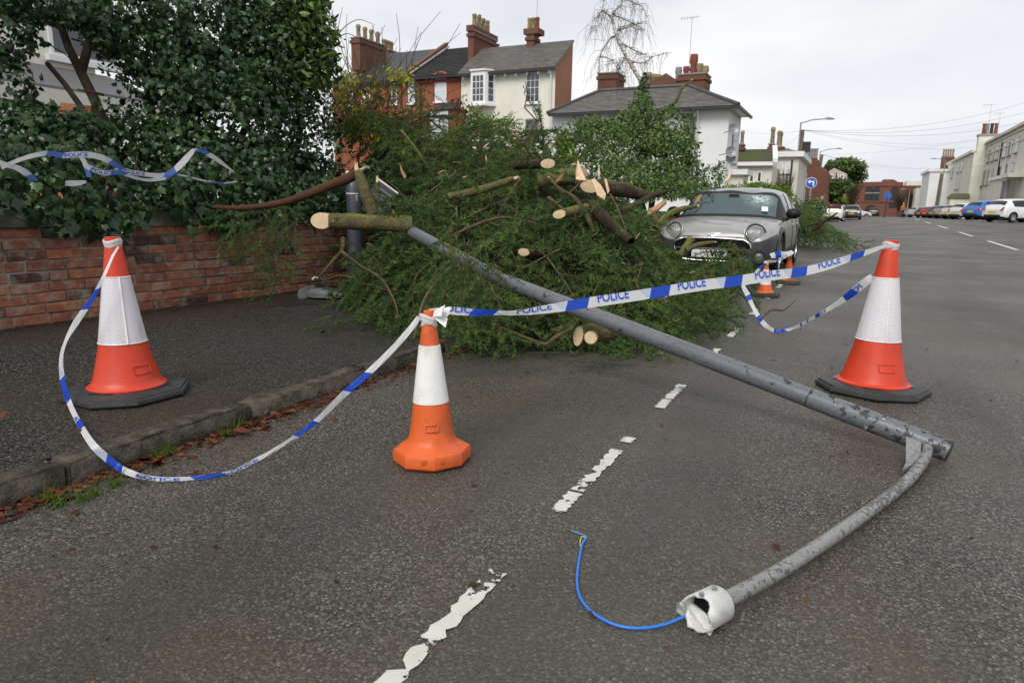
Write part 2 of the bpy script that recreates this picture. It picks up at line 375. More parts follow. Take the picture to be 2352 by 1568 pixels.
# kerb stones
kerb = props(bpy.data.objects.new('kerb', None), kind='structure'); link(kerb)
kv = []
for q in range(3):
    b = MB().box((0, 0, 0), (.13, .915, .16)); o = b.build('kerb_stone', MT['kerb']); me = o.data
    bm = bmesh.new(); bm.from_mesh(me); bmesh.ops.bevel(bm, geom=bm.edges[:], offset=.009, segments=2, affect='EDGES')
    bmesh.ops.subdivide_edges(bm, edges=[e for e in bm.edges if e.calc_length() > .5], cuts=7)
    for v in bm.verts: v.co += Vector((random.gauss(0, .0035), 0, random.gauss(0, .0035)))
    for f in bm.faces: f.smooth = True
    bm.to_mesh(me); bm.free(); bpy.data.objects.remove(o); kv.append(me)
ky = -1.0; kj = 0
j0 = G(160, 1065, .09).y            # a joint seen in the photograph
ky = j0 - .925*3
while ky < 24:
    o = bpy.data.objects.new('kerb_stone', kv[kj % 3]); link(o, kerb); y = ky+.4625
    o.location = (KX-.065+random.uniform(-.006, .006), y, zr(y)+.010+random.uniform(-.005, .004)); o.rotation_euler = (random.uniform(-.006, .006), random.uniform(-.03, .03), random.uniform(-.006, .006))
    ky += .925; kj += 1
b = MB()
for y in range(24, 250, 6): b.bx((KX-.13, y+.28, zr(y+3)-.1), (KX, y+6.27, zr(y+3)+.09))
b.build('distant_kerb', MT['kerb'], kerb, kind='stuff')
# road markings: worn bay line, dashed centre line
def m_mark(name, worn):
    k = NM(name); c = k.coord('Object'); n = k.noise(c, 28, 6, .65); n2 = k.noise(c, 5, 3)
    f = k.ramp(k.math('ADD', n, k.math('MULTIPLY', k.math('SUBTRACT', n2, .5), .8)), [(worn, 1), (worn+.02, 0)])
    k.set('Base Color', k.mix(k.noise(c, 12, 5), (.62, .61, .56), (.42, .40, .36))); k.set('Roughness', .6)
    k.set('Alpha', f); k.bump(k.noise(c, 90, 4), .4, .003); return k.m
MT['mark'] = m_mark('worn_marking_paint', .60); MT['mark2'] = m_mark('marking_paint', .72)
def dash(y0, y1, x0, x1, worn, mat, jag=.006, n=26):
    b = MB(); L_, R_ = [], []
    for i in range(n+1):
        y = y0+(y1-y0)*i/n; e = jag
        if worn and random.random() < .25: e = jag*2.2
        L_.append(Vector((x0+abs(random.gauss(0, e)), y, 0))); R_.append(Vector((x1-abs(random.gauss(0, e*.7)), y, 0)))
    for p in L_+R_: p.z = zr(p.y, p.x)+.005
    b.v = L_+R_
    for i in range(n): b.face((i, n+1+i, n+2+i, i+1))
    return b.build('road_marking', mat, road, world=False)
BX = -.835
for a, c_ in ((.75, 1.03), (1.05, 1.70), (2.17, 2.36), (2.38, 2.90), (3.02, 3.10), (3.66, 3.85), (3.86, 4.24), (5.05, 5.52), (6.1, 6.6), (7.55, 8.0), (9.0, 9.5), (10.4, 10.9)):
    dash(a, c_, BX-.062, BX+.004, True, MT['mark'], .008)
for a, c_ in ((22.4, 27.0), (30.2, 34.0), (38, 42), (46, 50), (54, 58), (62, 66), (71, 75), (80, 84), (90, 94)):
    dash(a, c_, 3.95, 4.08, False, MT['mark2'], .004, 6)
dash(52, 118, 8.05, 8.15, False, MT['mark2'], .002, 14)
dash(60, 66, -.93, -.83, False, MT['mark2'], .002, 6)
# ------------------------------------------------------------------ brick garden wall
P0, P1 = G(0, 757, .11), G(700, 665, .118)
wd = Vector((P1.x-P0.x, P1.y-P0.y, 0)).normalized(); wnrm = Vector((wd.y, -wd.x, 0)); wang = atan2(wd.y, wd.x)
def wallhit(u, v, off=0.0):                     # ray meets the wall's face (pushed off metres towards the street)
    d = ray(u, v); q = P0 + wnrm*off; t = (q-CAMP).dot(wnrm)/d.dot(wnrm); return CAMP + d*t
ztop = (wallhit(0, 527).z + wallhit(600, 513).z)/2
WL0, WL1 = -1.2, 6.4
wall = thing('brick_wall', 'low red brick garden wall with concrete coping beside the pavement', 'wall', (P0.x, P0.y, 0.08))
def wl(s, d, z): return P0 + wd*s + wnrm*d + Vector((0, 0, z-P0.z))
def wbox(b, s0, s1, d0, d1, z0, z1, m=0):
    c = wl((s0+s1)/2, (d0+d1)/2, (z0+z1)/2); b.box(c, (s1-s0, d1-d0, z1-z0), m, rz=wang); return b
wbox(MB(), WL0, WL1, -.24, -.013, .02, ztop).build('mortar_core', MT['mortar'], wall)
NC = 9; zb = .105; ch = (ztop-zb)/NC; bl, jt = .272, .012
def brickmesh(n, ln, jit):
    b = MB().box((0, 0, 0), (ln, .11, ch-jt)); o = b.build(n, MT['brick']); me = o.data
    bm = bmesh.new(); bm.from_mesh(me); bmesh.ops.bevel(bm, geom=bm.edges[:], offset=.006, segments=1, affect='EDGES')
    for v in bm.verts: v.co += Vector((random.gauss(0, jit), random.gauss(0, jit*.5), random.gauss(0, jit)))
    bm.to_mesh(me); bm.free(); bpy.data.objects.remove(o); return me
stm = [brickmesh('brick', bl, .0022) for _ in range(6)]; hdm = [brickmesh('brick', bl/2-.006, .002) for _ in range(4)]
for c in range(NC):
    s = WL0 + .02 + (bl+jt)*(.5 if c % 2 else 0)*1.0 - random.uniform(0, .05); z = zb + ch*(c+.5)
    while s < WL1-.15:
        hd = random.random() < .17; ln = (bl/2-.006 if hd else bl); sj = random.uniform(-.006, .010)
        if s+ln > WL1: break
        o = bpy.data.objects.new('brick', random.choice(hdm if hd else stm)); link(o, wall)
        o.location = wl(s+ln/2, -.056+random.gauss(0, .0025), z+random.gauss(0, .002)) - wall.location
        o.rotation_euler = (random.gauss(0, .006), random.gauss(0, .006), wang+random.gauss(0, .008)); s += ln+jt+sj
cz0, cz1 = ztop+.006, ztop+.135
s = WL0
while s < WL1-.3:
    e = min(WL1, s+.92); b = MB(); pr = [(.045, cz0), (.045, cz1-.012), (.03, cz1), (-.29, cz1+.02), (-.29, cz0)]
    rings = [[wl(q, d+random.gauss(0, .002), z+random.gauss(0, .002)) for d, z in pr] for q in np.linspace(s, e-.008, 5)]
    b.loft(rings); b.build('coping_stone', MT['coping'], wall); s = e
MT['farbrick'] = m_rows('weathered_brickwork', (.30, .12, .075), (.22, .07, .045), (.30, .25, .2), .28, .085, axis='YZ')
b = MB(); wbox(b, WL1+.01, 17.5, -.25, 0, .05, ztop); w2 = thing('brick_wall', 'further stretch of red brick garden wall behind the damaged car and branches', 'wall', tuple(wl(WL1+.01, 0, .1)))
b.build('brickwork', MT['farbrick'], w2); b = MB(); wbox(b, WL1+.01, 17.5, -.29, .045, cz0, cz1); b.build('coping', MT['coping'], w2)
# ------------------------------------------------------------------ ivy
def fan(half, cy, fold):
    pts = half + [(-x, y) for x, y in half[-2:0:-1]] if half[0][0] == 0 else half
    v = [(0, cy, .04)] + [(x, y, -fold*abs(x)-.10*y*y) for x, y in pts]; n = len(pts)
    return np.array(v), np.array([(0, 1+i, 1+(i+1) % n) for i in range(n)])
IVY = fan([(0, .02), (.30, -.12), (.50, .12), (.36, .32), (.46, .55), (.20, .62), (0, 1.0)], .34, .22)
OVAL = fan([(0, 0), (.17, .22), (.22, .5), (.14, .8), (0, 1.0)], .45, .35)
def blob_leaves(blobs, size, droop=.7, inner=.62, face=.55, hole=False):
    """points on the outer shells of ellipsoids; blobs = (u,v,depth, half width px, half height px, half depth m, count)"""
    P, N, Sz = [], [], []
    for (u, v, d, hw, hh, hd, n) in blobs:
        c = np.array(D(u, v, d)); rx, rz = hw*d/FPX, hh*d/FPX
        q = unit(rng.normal(size=(n, 3))); k = (inner+(1-inner)*rng.random(n)**.5)*(1+.10*np.sin(q[:, 0]*9+u)*np.cos(q[:, 2]*8+v))
        k *= 1+.13*np.sin(q[:, 1]*13+q[:, 2]*7+v)
        l = q*np.array([rx, hd, rz])*k[:, None]
        ax = np.array([cos(PSI), sin(PSI), 0]); ay = np.array([-sin(PSI), cos(PSI), 0])
        w = l[:, :1]*ax + l[:, 1:2]*ay + l[:, 2:]*np.array([0, 0, 1.]); nn = unit(q[:, :1]*ax + q[:, 1:2]*ay + q[:, 2:]*np.array([0, 0, 1.]))
        P.append(c+w); N.append(nn); Sz.append(size*(.42+.95*rng.random(n)**1.5))
    P, N, Sz = np.concatenate(P), np.concatenate(N), np.concatenate(Sz)
    h = np.sin(P[:, 0]*5.1+1.3)*np.sin(P[:, 1]*4.3+.4)+np.sin(P[:, 2]*6.3+P[:, 0]*2.1)*.7+np.sin(P[:, 1]*9.7+P[:, 2]*8.9)*.45; keep = (h > -.55+.0*h) | (rng.random(len(h)) < .25)
    if hole: P, N, Sz = P[keep], N[keep], Sz[keep]
    nr = unit(N*.8 + rng.normal(size=N.shape)*face + np.array([0, 0, .35])); tip = unit(rng.normal(size=N.shape)*.75 + np.array([0, 0, -droop]) + N*.25)
    return P, rots(tip, nr), Sz
def stems(b, paths, n=7, m=0):
    for pts, r0, r1 in paths: b.tube(pts, list(np.linspace(r0, r1, len(pts))), n, m)
    return b
def bent(p, q, k=6, amp=.06, sag=0.0):
    p, q = Vector(p), Vector(q); L_ = (q-p).length; o = []
    for i in range(k+1):
        t = i/k; w = sin(pi*t)*amp*L_; o.append(p.lerp(q, t) + Vector((random.gauss(0, w*.5), random.gauss(0, w*.5), random.gauss(0, w*.35)-sag*L_*4*t*(1-t))))
    return o
def wv(s, d, z): return np.array(wl(s, d, z))
# ivy over the wall
iv = thing('ivy', 'dark green ivy spilling over the coping of the brick wall', 'ivy', tuple(wl(2.0, -.4, .36)))
n = 9000; s_ = rng.random(n)*7.6-1.2; a_ = rng.random(n)
topz = ztop+.13 + .42 + .12*np.sin(s_*3.1)+.09*np.sin(s_*7.3+1)
prof_d = np.where(a_ < .45, .12-.05*rng.random(n), .10-.5*(a_-.45)); prof_z = np.where(a_ < .45, ztop+.03+(a_/.45)*.34+.06*np.sin(s_*5.7), 0)
prof_z = np.where(a_ < .45, prof_z, ztop+.36+(topz-ztop-.36)*((a_-.45)/.55)**.7)
edge = .075*np.sin(s_*4.3+1.7)+.06*np.sin(s_*11.3)+.05*np.sin(s_*23.0); prof_z = prof_z - np.where(a_ < .12, rng.random(n)*.02, 0) + np.where(a_ < .45, np.maximum(edge, -.03)*(1-a_/.45)+.03, 0)
fall = np.clip((s_-3.9)/1.6, 0, 1)
P = np.array(P0)[None]*np.array([1, 1, 0]) + s_[:, None]*np.array(wd) + (prof_d+.05*rng.normal(size=n))[:, None]*np.array(wnrm); P[:, 2] = prof_z + .035*rng.normal(size=n)
nr = unit(np.array(wnrm)*.8 + rng.normal(size=(n, 3))*.42 + np.array([0, 0, .42])); tip = unit(rng.normal(size=(n, 3))*.55+np.array([0, 0, -.95]))
sz = (.034+.055*rng.random(n)**1.4)*np.clip(1.15-.09*s_, .6, 1.25)
scatter('leaf_mass', *IVY, P, rots(tip, nr), sz, MT['ivy'], iv, kind='stuff')
lv = []
for q in range(7):
    V = IVY[0].copy(); V[:, 0] *= random.uniform(.85, 1.15); V[:, 2] += .05*np.sin(V[:, 0]*5+q)
    lv.append(arrmesh('leaf', V*.1, IVY[1], MT['ivy'], attr=[.25+.11*q]*len(V)))
for q in range(260):
    s = random.uniform(-1.0, 4.6); e = .05*sin(s*4.3+1.7)+.05*sin(s*11.3); z = ztop+.07+e+abs(random.gauss(0, .13)); 
    if random.random() < .16: z -= random.uniform(.03, .13)
    o = bpy.data.objects.new('leaf', random.choice(lv)); link(o, iv); p = wl(s, .075+random.uniform(0, .09), z); o.location = p-iv.location
    tp = np.array([[random.gauss(0, .35), random.gauss(0, .35), -1.]]); nm = np.array([np.array(wnrm)+rng.normal(size=3)*.33+np.array([0, 0, .35])])
    o.rotation_euler = Matrix(rots(tp, nm)[0].tolist()).to_euler(); k = random.uniform(.7, 1.25)*(1.15-.09*s); o.scale = (k, k, k)
st = MB()
for q in range(30):
    s = random.uniform(-1, 5.5); st = MB(); st.tube(bent(wl(s, .06, ztop+.1+random.uniform(-.05, .25)), wl(s+random.uniform(-.5, .5), .03, ztop+.3+random.uniform(0, .4))), .004, 5)
    st.build('stem', MT['twig'], iv)
# ivy-clad tree standing behind the wall
it = thing('ivy_clad_tree', 'tall dark tree smothered in ivy behind the brick wall', 'tree', tuple(XP(430, 470, -6.6)*1.0))
it.location.z = .33
bl_ = []
for (u, v, d, hw, hh, hd, n) in [
 (420, 40, 7.6, 170, 110, .8, 1500), (560, 30, 8.0, 150, 110, .7, 1300), (355, 120, 7.5, 90, 110, .7, 1000), (470, 160, 7.4, 130, 110, .7, 1300),
 (580, 150, 7.9, 110, 110, .7, 1100), (400, 250, 7.4, 120, 100, .6, 1200), (520, 270, 7.5, 130, 110, .7, 1300), (610, 280, 8.0, 110, 120, .6, 1100),
 (320, 330, 7.0, 110, 80, .5, 900), (440, 360, 7.1, 130, 80, .5, 1100), (560, 380, 7.5, 120, 90, .6, 1100), (660, 400, 8.0, 110, 90, .5, 1000),
 (260, 20, 7.0, 130, 60, .6, 800), (100, 0, 6.4, 150, 48, .5, 900), (20, 70, 6.2, 45, 60, .4, 260), (245, 85, 7.0, 35, 45, .4, 180),
 (5, 190, 6.2, 50, 90, .4, 420), (70, 275, 6.2, 80, 40, .4, 420), (60, 310, 6.0, 110, 50, .4, 700), (180, 300, 6.6, 90, 45, .4, 450), (250, 290, 6.8, 60, 60, .4, 300),
 (140, 345, 6.4, 100, 35, .4, 450), (720, 330, 8.6, 70, 110, .5, 700), (730, 430, 8.6, 80, 80, .5, 700)]: bl_.append((u, v, d, hw, hh, hd, int(n*1.9)))
scatter('crown', *IVY, *blob_leaves(bl_, .060, .8, .5, .6, True), MT['ivy'], it, kind='stuff')
b = MB()
base = Vector((it.location.x-.2, it.location.y, .2))
stems(b, [(bent(base, D(440, 250, 7.8), 7, .03), .13, .10), (bent(D(440, 250, 7.8), D(420, 0, 7.8), 5, .04), .10, .06), (bent(D(440, 260, 7.8), D(560, 30, 8.1), 6, .05), .08, .04),
 (bent(D(520, 470, 8.2), D(590, 200, 8.2), 6, .04), .06, .03), (bent(D(360, 420, 7.4), D(330, 120, 7.6), 6, .04), .06, .03), (bent(D(640, 330, 8.3), D(560, 170, 8.0), 6, .05), .03, .015)])
b.build('trunk', MT['barkdark'], it, smooth=60)
b = MB(); Z1 = zc(0, 0, 1.68)
def z1(x, y, d): return D(*Z1(x, y), d)
stems(b, [([z1(760, 1080, 6.7), z1(700, 850, 6.7), z1(640, 680, 6.7), z1(540, 480, 6.75), z1(460, 320, 6.8), z1(400, 150, 6.9), z1(330, 40, 6.9)], .055, .03),
 ([z1(545, 480, 6.75), z1(575, 380, 6.8), z1(600, 280, 6.8), z1(640, 180, 6.9)], .045, .035), ([z1(700, 1050, 6.5), z1(560, 740, 6.5), z1(430, 560, 6.5), z1(315, 425, 6.5)], .03, .022),
 (bent(z1(480, 260, 6.8), z1(700, 330, 7), 5), .008, .004), (bent(z1(700, 640, 6.6), z1(520, 600, 6.5), 5), .015, .006), (bent(z1(330, 290, 6.5), z1(520, 440, 6.7), 5), .006, .004)], 8)
b.build('limb', MT['barkdark'], it, smooth=60)
# glossy evergreen shrub with long leaves, top right of the ivy
ev = thing('evergreen_shrub', 'glossy broad-leaved evergreen towering over the ivy, edge against the sky', 'shrub', tuple(XP(690, 420, -6.9))); ev.location.z = .33
scatter('crown', *OVAL, *blob_leaves([(640, 60, 8.2, 110, 90, .6, 1500), (700, 90, 8.2, 70, 100, .5, 1300), (660, 180, 8.2, 80, 70, .5, 900), (720, 150, 8.3, 55, 60, .4, 700), (600, 10, 8.2, 90, 50, .5, 700), (690, 30, 8.2, 60, 50, .4, 700)], .105, -.1, .5, .5), MT['laurel'], ev, kind='stuff')
b = MB(); stems(b, [(bent(Vector((ev.location.x, ev.location.y, .25)), D(680, 150, 8.3), 7, .03), .06, .03), (bent(D(680, 150, 8.3), D(650, 20, 8.3), 4), .03, .01)]); b.build('trunk', MT['barkdark'], ev, smooth=60)
# ------------------------------------------------------------------ traffic cones
def uv_cyl(o, h):
    me = o.data; uv = me.uv_layers.new(name='UVMap')
    for p in me.polygons:
        an = [atan2(me.vertices[v].co.y, me.vertices[v].co.x) for v in p.vertices]; m0 = an[0]
        for li, a in zip(p.loop_indices, an):
            while a-m0 > pi: a -= 2*pi
            while a-m0 < -pi: a += 2*pi
            z = me.vertices[me.loops[li].vertex_index].co.z; uv.data[li].uv = ((a/(2*pi)), z/h)
def octa(rx, ry, ch, z):
    return [Vector((x, y, z)) for x, y in ((rx-ch, -ry), (rx, -ry+ch), (rx, ry-ch), (rx-ch, ry), (-rx+ch, ry), (-rx, ry-ch), (-rx, -ry+ch), (-rx+ch, -ry))]
def panel_on_cone(rad, a0, z0, z1, da, rise, mat, o, name):
    """a raised outline (moulded grip) on a cone of radius rad(z)"""
    b = MB(); t = .004
    def pt(a, z, q): return Vector(((rad(z)+q)*cos(a), (rad(z)+q)*sin(a), z))
    n = 8
    def bar(pts): b.tube([pt(a, z, rise) for a, z in pts], t, 6)
    bar([(a0-da+2*da*i/n, z1) for i in range(n+1)]); bar([(a0-da*.85+1.7*da*i/n, z0) for i in range(n+1)]); bar([(a0-da, z1), (a0-da*.85, z0)]); bar([(a0+da, z1), (a0+da*.85, z0)])
    return b.build(name, mat, o, smooth=60, world=False)
def lerp_prof(pr):
    zz = [p[1] for p in pr]; rr = [p[0] for p in pr]
    return lambda z: float(np.interp(z, zz, rr))
def cone_two_part(loc, h, rz, tilt, label, group=None, sleeve='sleeve', body='conered', plate=.30, name='traffic_cone', thick=.045, seam=None, grip=None, small=False):
    t = thing(name, label, 'traffic cone', loc, group=group, rot=(tilt[0], tilt[1], rz))
    r = [octa(plate*.985, plate*.985, .16*plate/.3, 0), octa(plate, plate, .16*plate/.3, .010), octa(plate*.99, plate*.99, .16*plate/.3, .026), octa(plate*.955, plate*.955, .155*plate/.3, .030), octa(plate*.94, plate*.94, .15*plate/.3, thick-.004), octa(plate*.85, plate*.85, .14*plate/.3, thick+.004)]
    base = MB().loft(r).build('rubber_base', MT['rubber'], t, world=False, smooth=25)
    if not small:
        for q in range(4):
            a = q*pi/2+.35; b = MB().box((plate*.70*cos(a), plate*.70*sin(a), thick+.005), (.11, .035, .006), rz=a+pi/2); b.build('moulded_mark', MT['black'], base, world=False)
    z0 = thick
    pr = [(.226*h, z0+.0), (.229*h, z0+.010), (.205*h, z0+.022), (.190*h, z0+.06*h), (.155*h, z0+.20*h), (.133*h, z0+.30*h), (.073*h, .76*h), (.050*h, .93*h), (.047*h, .945*h), (.0405*h, .948*h), (.0405*h, .957*h), (.044*h, .962*h), (.0425*h, .998*h), (.036*h, h), (.028*h, h), (.027*h, h-.03)]
    MB().lathe(pr, 40, 0, close=False).build('cone_body', MT[body], t, world=False, smooth=35)
    rad = lerp_prof(pr[3:9])
    if sleeve:
        za, zb_ = .345*h, .755*h
        zz = np.linspace(za, zb_, 5); s = MB().lathe([(rad(za)+.0005, za-.001)]+[(rad(z)+.003, z) for z in zz]+[(rad(zb_)+.0005, zb_+.001)], 40, close=False).build('reflective_sleeve', MT[sleeve], t, world=False, smooth=35)
        uv_cyl(s, h*.43)
        if seam is not None:
            b = MB(); b.tube([Vector(((rad(z)+.0035)*cos(seam), (rad(z)+.0035)*sin(seam), z)) for z in zz], .006 if h > .8 else .004, 4); b.build('sleeve_seam', MT['white'], t, world=False)
            for z in (za, zb_): MB().tube([Vector(((rad(z)+.003)*cos(a), (rad(z)+.003)*sin(a), z)) for a in np.linspace(0, 2*pi, 41)], .003, 4).build('sleeve_edge', MT['white'], t, world=False)
    if grip is not None: panel_on_cone(rad, grip, .155*h, .205*h, .33, .001, MT[body], t, 'moulded_grip')
    return t
cl = G(293, 884, .135); cR = G(2003, 884, .03); cC = G(993, 1040, .03)
HL = .82; HR = .93
def toward(p): return atan2(-p.y, -p.x)         # angle facing the camera
rzL = toward(cl)
coneL = cone_two_part((cl.x, cl.y, .088), HL, plate=.275, rz= rzL+.55, tilt=(.0, -.012), label='red traffic cone with honeycomb reflective sleeve standing on the pavement', seam=-.37, grip=.0)
coneR = cone_two_part((cR.x, cR.y, .002), HR, toward(cR)-.30, (.0, -.022), 'red traffic cone with honeycomb reflective sleeve standing alone on the open road', seam=.62, grip=.75)
# one-piece orange cone
hc = .655
t = thing('traffic_cone', 'faded all-orange one-piece traffic cone with plain white band in the parking bay', 'traffic cone', (cC.x, cC.y, .002), rot=(0, -.042, toward(cC)+.45))
coneC = t
def ring(r, z, k, n=48):                        # k=0 circle, 1 octagon with soft corners
    o = []
    for i in range(n):
        a = 2*pi*i/n; am = (a+pi/8) % (pi/4)-pi/8; ro = r*cos(pi/8)/cos(am)*1.03; rr = r*(1-k)+ro*k; o.append(Vector((rr*cos(a), rr*sin(a), z)))
    return o
sc = hc/1335
MB().loft([ring(322*sc, 0, 1), ring(334*sc, .008, 1), ring(338*sc, .044, 1), ring(326*sc, .058, 1), ring(240*sc, .082, .6), ring(216*sc, .092, .15), ring(200*sc, .112, 0), ring(180*sc, .165, 0), ring(168*sc, .205, 0), ring(153*sc, .262, 0), ring(88*sc, .508, 0), ring(60*sc, .605, 0), ring(50*sc, .61, 0), ring(48*sc, .632, 0), ring(45*sc, hc, 0), ring(34*sc, hc+.002, 0), ring(30*sc, hc-.02, 0)]).build('cone_body', MT['coneorange'], t, world=False, smooth=27)
radc = lerp_prof([(153*sc, .262), (88*sc, .508)])
MB().lathe([(radc(.262)+.0004, .261)]+[(radc(z)+.0026, z) for z in (.262, .35, .43, .508)]+[(radc(.508), .509)], 40, close=False).build('white_band', MT['white'], t, world=False, smooth=40)
panel_on_cone(lerp_prof([(206*sc, .125), (180*sc, .175), (168*sc, .205)]), -.45, .152, .178, .32, .001, MT['coneorange'], t, 'moulded_grip')
b = MB().box((.33*.475*cos(-.45)+.001, .33*.475*sin(-.45), .04), (.004, .09, .016), rz=-.45); b.build('moulded_mark', MT['coneorange'], t, world=False)
# small cones by the damaged car
c1 = GR(1757, 681); c2 = GR(1810, 652)
cone1 = cone_two_part((c1.x, c1.y, zr(c1.y)+.002), .46, .5, (0, -.05), 'small orange cone with white band in front of the damaged car', sleeve='white', body='coneorange', plate=.165, thick=.05, small=True)
cone2 = cone_two_part((c2.x, c2.y, zr(c2.y)+.002), .46, .3, (0, -.03), 'dirty small orange cone without a band beside the car front wheel', sleeve=None, body='conedirty', plate=.165, thick=.05, small=True)
b = MB()
for a in (-2.0, -1.3): b.tube([Vector((.029*cos(a), .029*sin(a), .31)), Vector((.036*cos(a), .036*sin(a), .312))], .007, 8)
b.build('hole', MT['matte'], cone2, world=False)
# ------------------------------------------------------------------ police tape
def dep(p): return (p-CAMP).dot(Fw)
def m_tape(nm='police_tape', bl=(.012, .075, .55)):
    k = NM(nm); uv = k.n('SeparateXYZ', {0: k.coord('UV')}); u, v = uv.outputs['X'], uv.outputs['Y']
    x = k.math('FRACT', k.math('DIVIDE', k.math('ADD', u, k.math('MULTIPLY', v, -.022)), .48))
    blue = k.math('MULTIPLY', k.math('GREATER_THAN', x, .72), k.math('LESS_THAN', x, .97))
    x2 = k.math('ADD', x, k.math('MULTIPLY', v, .14)); pale = k.math('MULTIPLY', k.math('GREATER_THAN', x2, .70), k.math('LESS_THAN', x, .97))
    n = k.noise(k.coord('Object'), 30, 3); w = k.mix(n, (.80, .80, .80), (.70, .71, .72)); c = k.mix(k.math('MULTIPLY', pale, .55), w, (.42, .53, .76)); c = k.mix(blue, c, bl)
    k.set('Base Color', c); k.set('Roughness', .35); k.bump(k.noise(k.coord('UV', False, (60, 3, 1)), 3.0, 4), .35, .003)
    tr = k.n('BsdfTranslucent', {'Color': c}); ms = k.n('MixShader', {0: .35}); o = k.t.nodes['Material Output']
    k.t.links.new(k.b.outputs[0], ms.inputs[1]); k.t.links.new(tr.outputs[0], ms.inputs[2]); k.t.links.new(ms.outputs[0], o.inputs[0]); return k.m
MT['tape'] = m_tape(); MT['tapepale'] = m_tape('faded_police_tape', (.10, .19, .55)); MT['tapeblue'] = M('tape_blue_print', (.012, .07, .52), .4)
def text_mesh(s, bold=.012, size=1.0):
    cu = bpy.data.curves.new('txt', 'FONT'); cu.body = s; cu.size = size; cu.offset = bold; cu.space_character = 1.02; cu.align_x = 'CENTER'; cu.align_y = 'CENTER'
    o = bpy.data.objects.new('txt', cu); COL.objects.link(o); dg = bpy.context.evaluated_depsgraph_get(); me = o.evaluated_get(dg).to_mesh()
    V = [v.co.copy() for v in me.vertices]; F = [tuple(p.vertices) for p in me.polygons]; bpy.data.objects.remove(o); bpy.data.curves.remove(cu); return V, F
def clip_text(VF, cut):
    bm = bmesh.new(); vs = [bm.verts.new(v) for v in VF[0]]
    for f in VF[1]:
        try: bm.faces.new([vs[i] for i in f])
        except ValueError: pass
    if cut is not None: bmesh.ops.bisect_plane(bm, geom=bm.verts[:]+bm.edges[:]+bm.faces[:], plane_co=(0, cut, 0), plane_no=(0, 1, 0), clear_outer=True)
    bmesh.ops.triangulate(bm, faces=bm.faces[:])
    bmesh.ops.subdivide_edges(bm, edges=bm.edges[:], cuts=1)
    bm.verts.index_update(); V = [v.co.copy() for v in bm.verts]; F = [tuple(v.index for v in f.verts) for f in bm.faces]; bm.free(); return V, F
POL = text_mesh('POLICE', .022)
_ys = [v.y for v in POL[0]]; _xs = [v.x for v in POL[0]]; pH = max(_ys)-min(_ys); pW = max(_xs)-min(_xs); pcy = (max(_ys)+min(_ys))/2
def catmull(pts, k=8):
    P = [np.array(p, float) for p in pts]; P = [2*P[0]-P[1]]+P+[2*P[-1]-P[-2]]; o = []
    for i in range(1, len(P)-2):
        for j in range(k):
            t = j/k; a, b_, c, d = P[i-1:i+3]
            o.append(.5*((2*b_)+(-a+c)*t+(2*a-5*b_+4*c-d)*t*t+(-a+3*b_-3*c+d)*t**3))
    o.append(P[-2]); return o
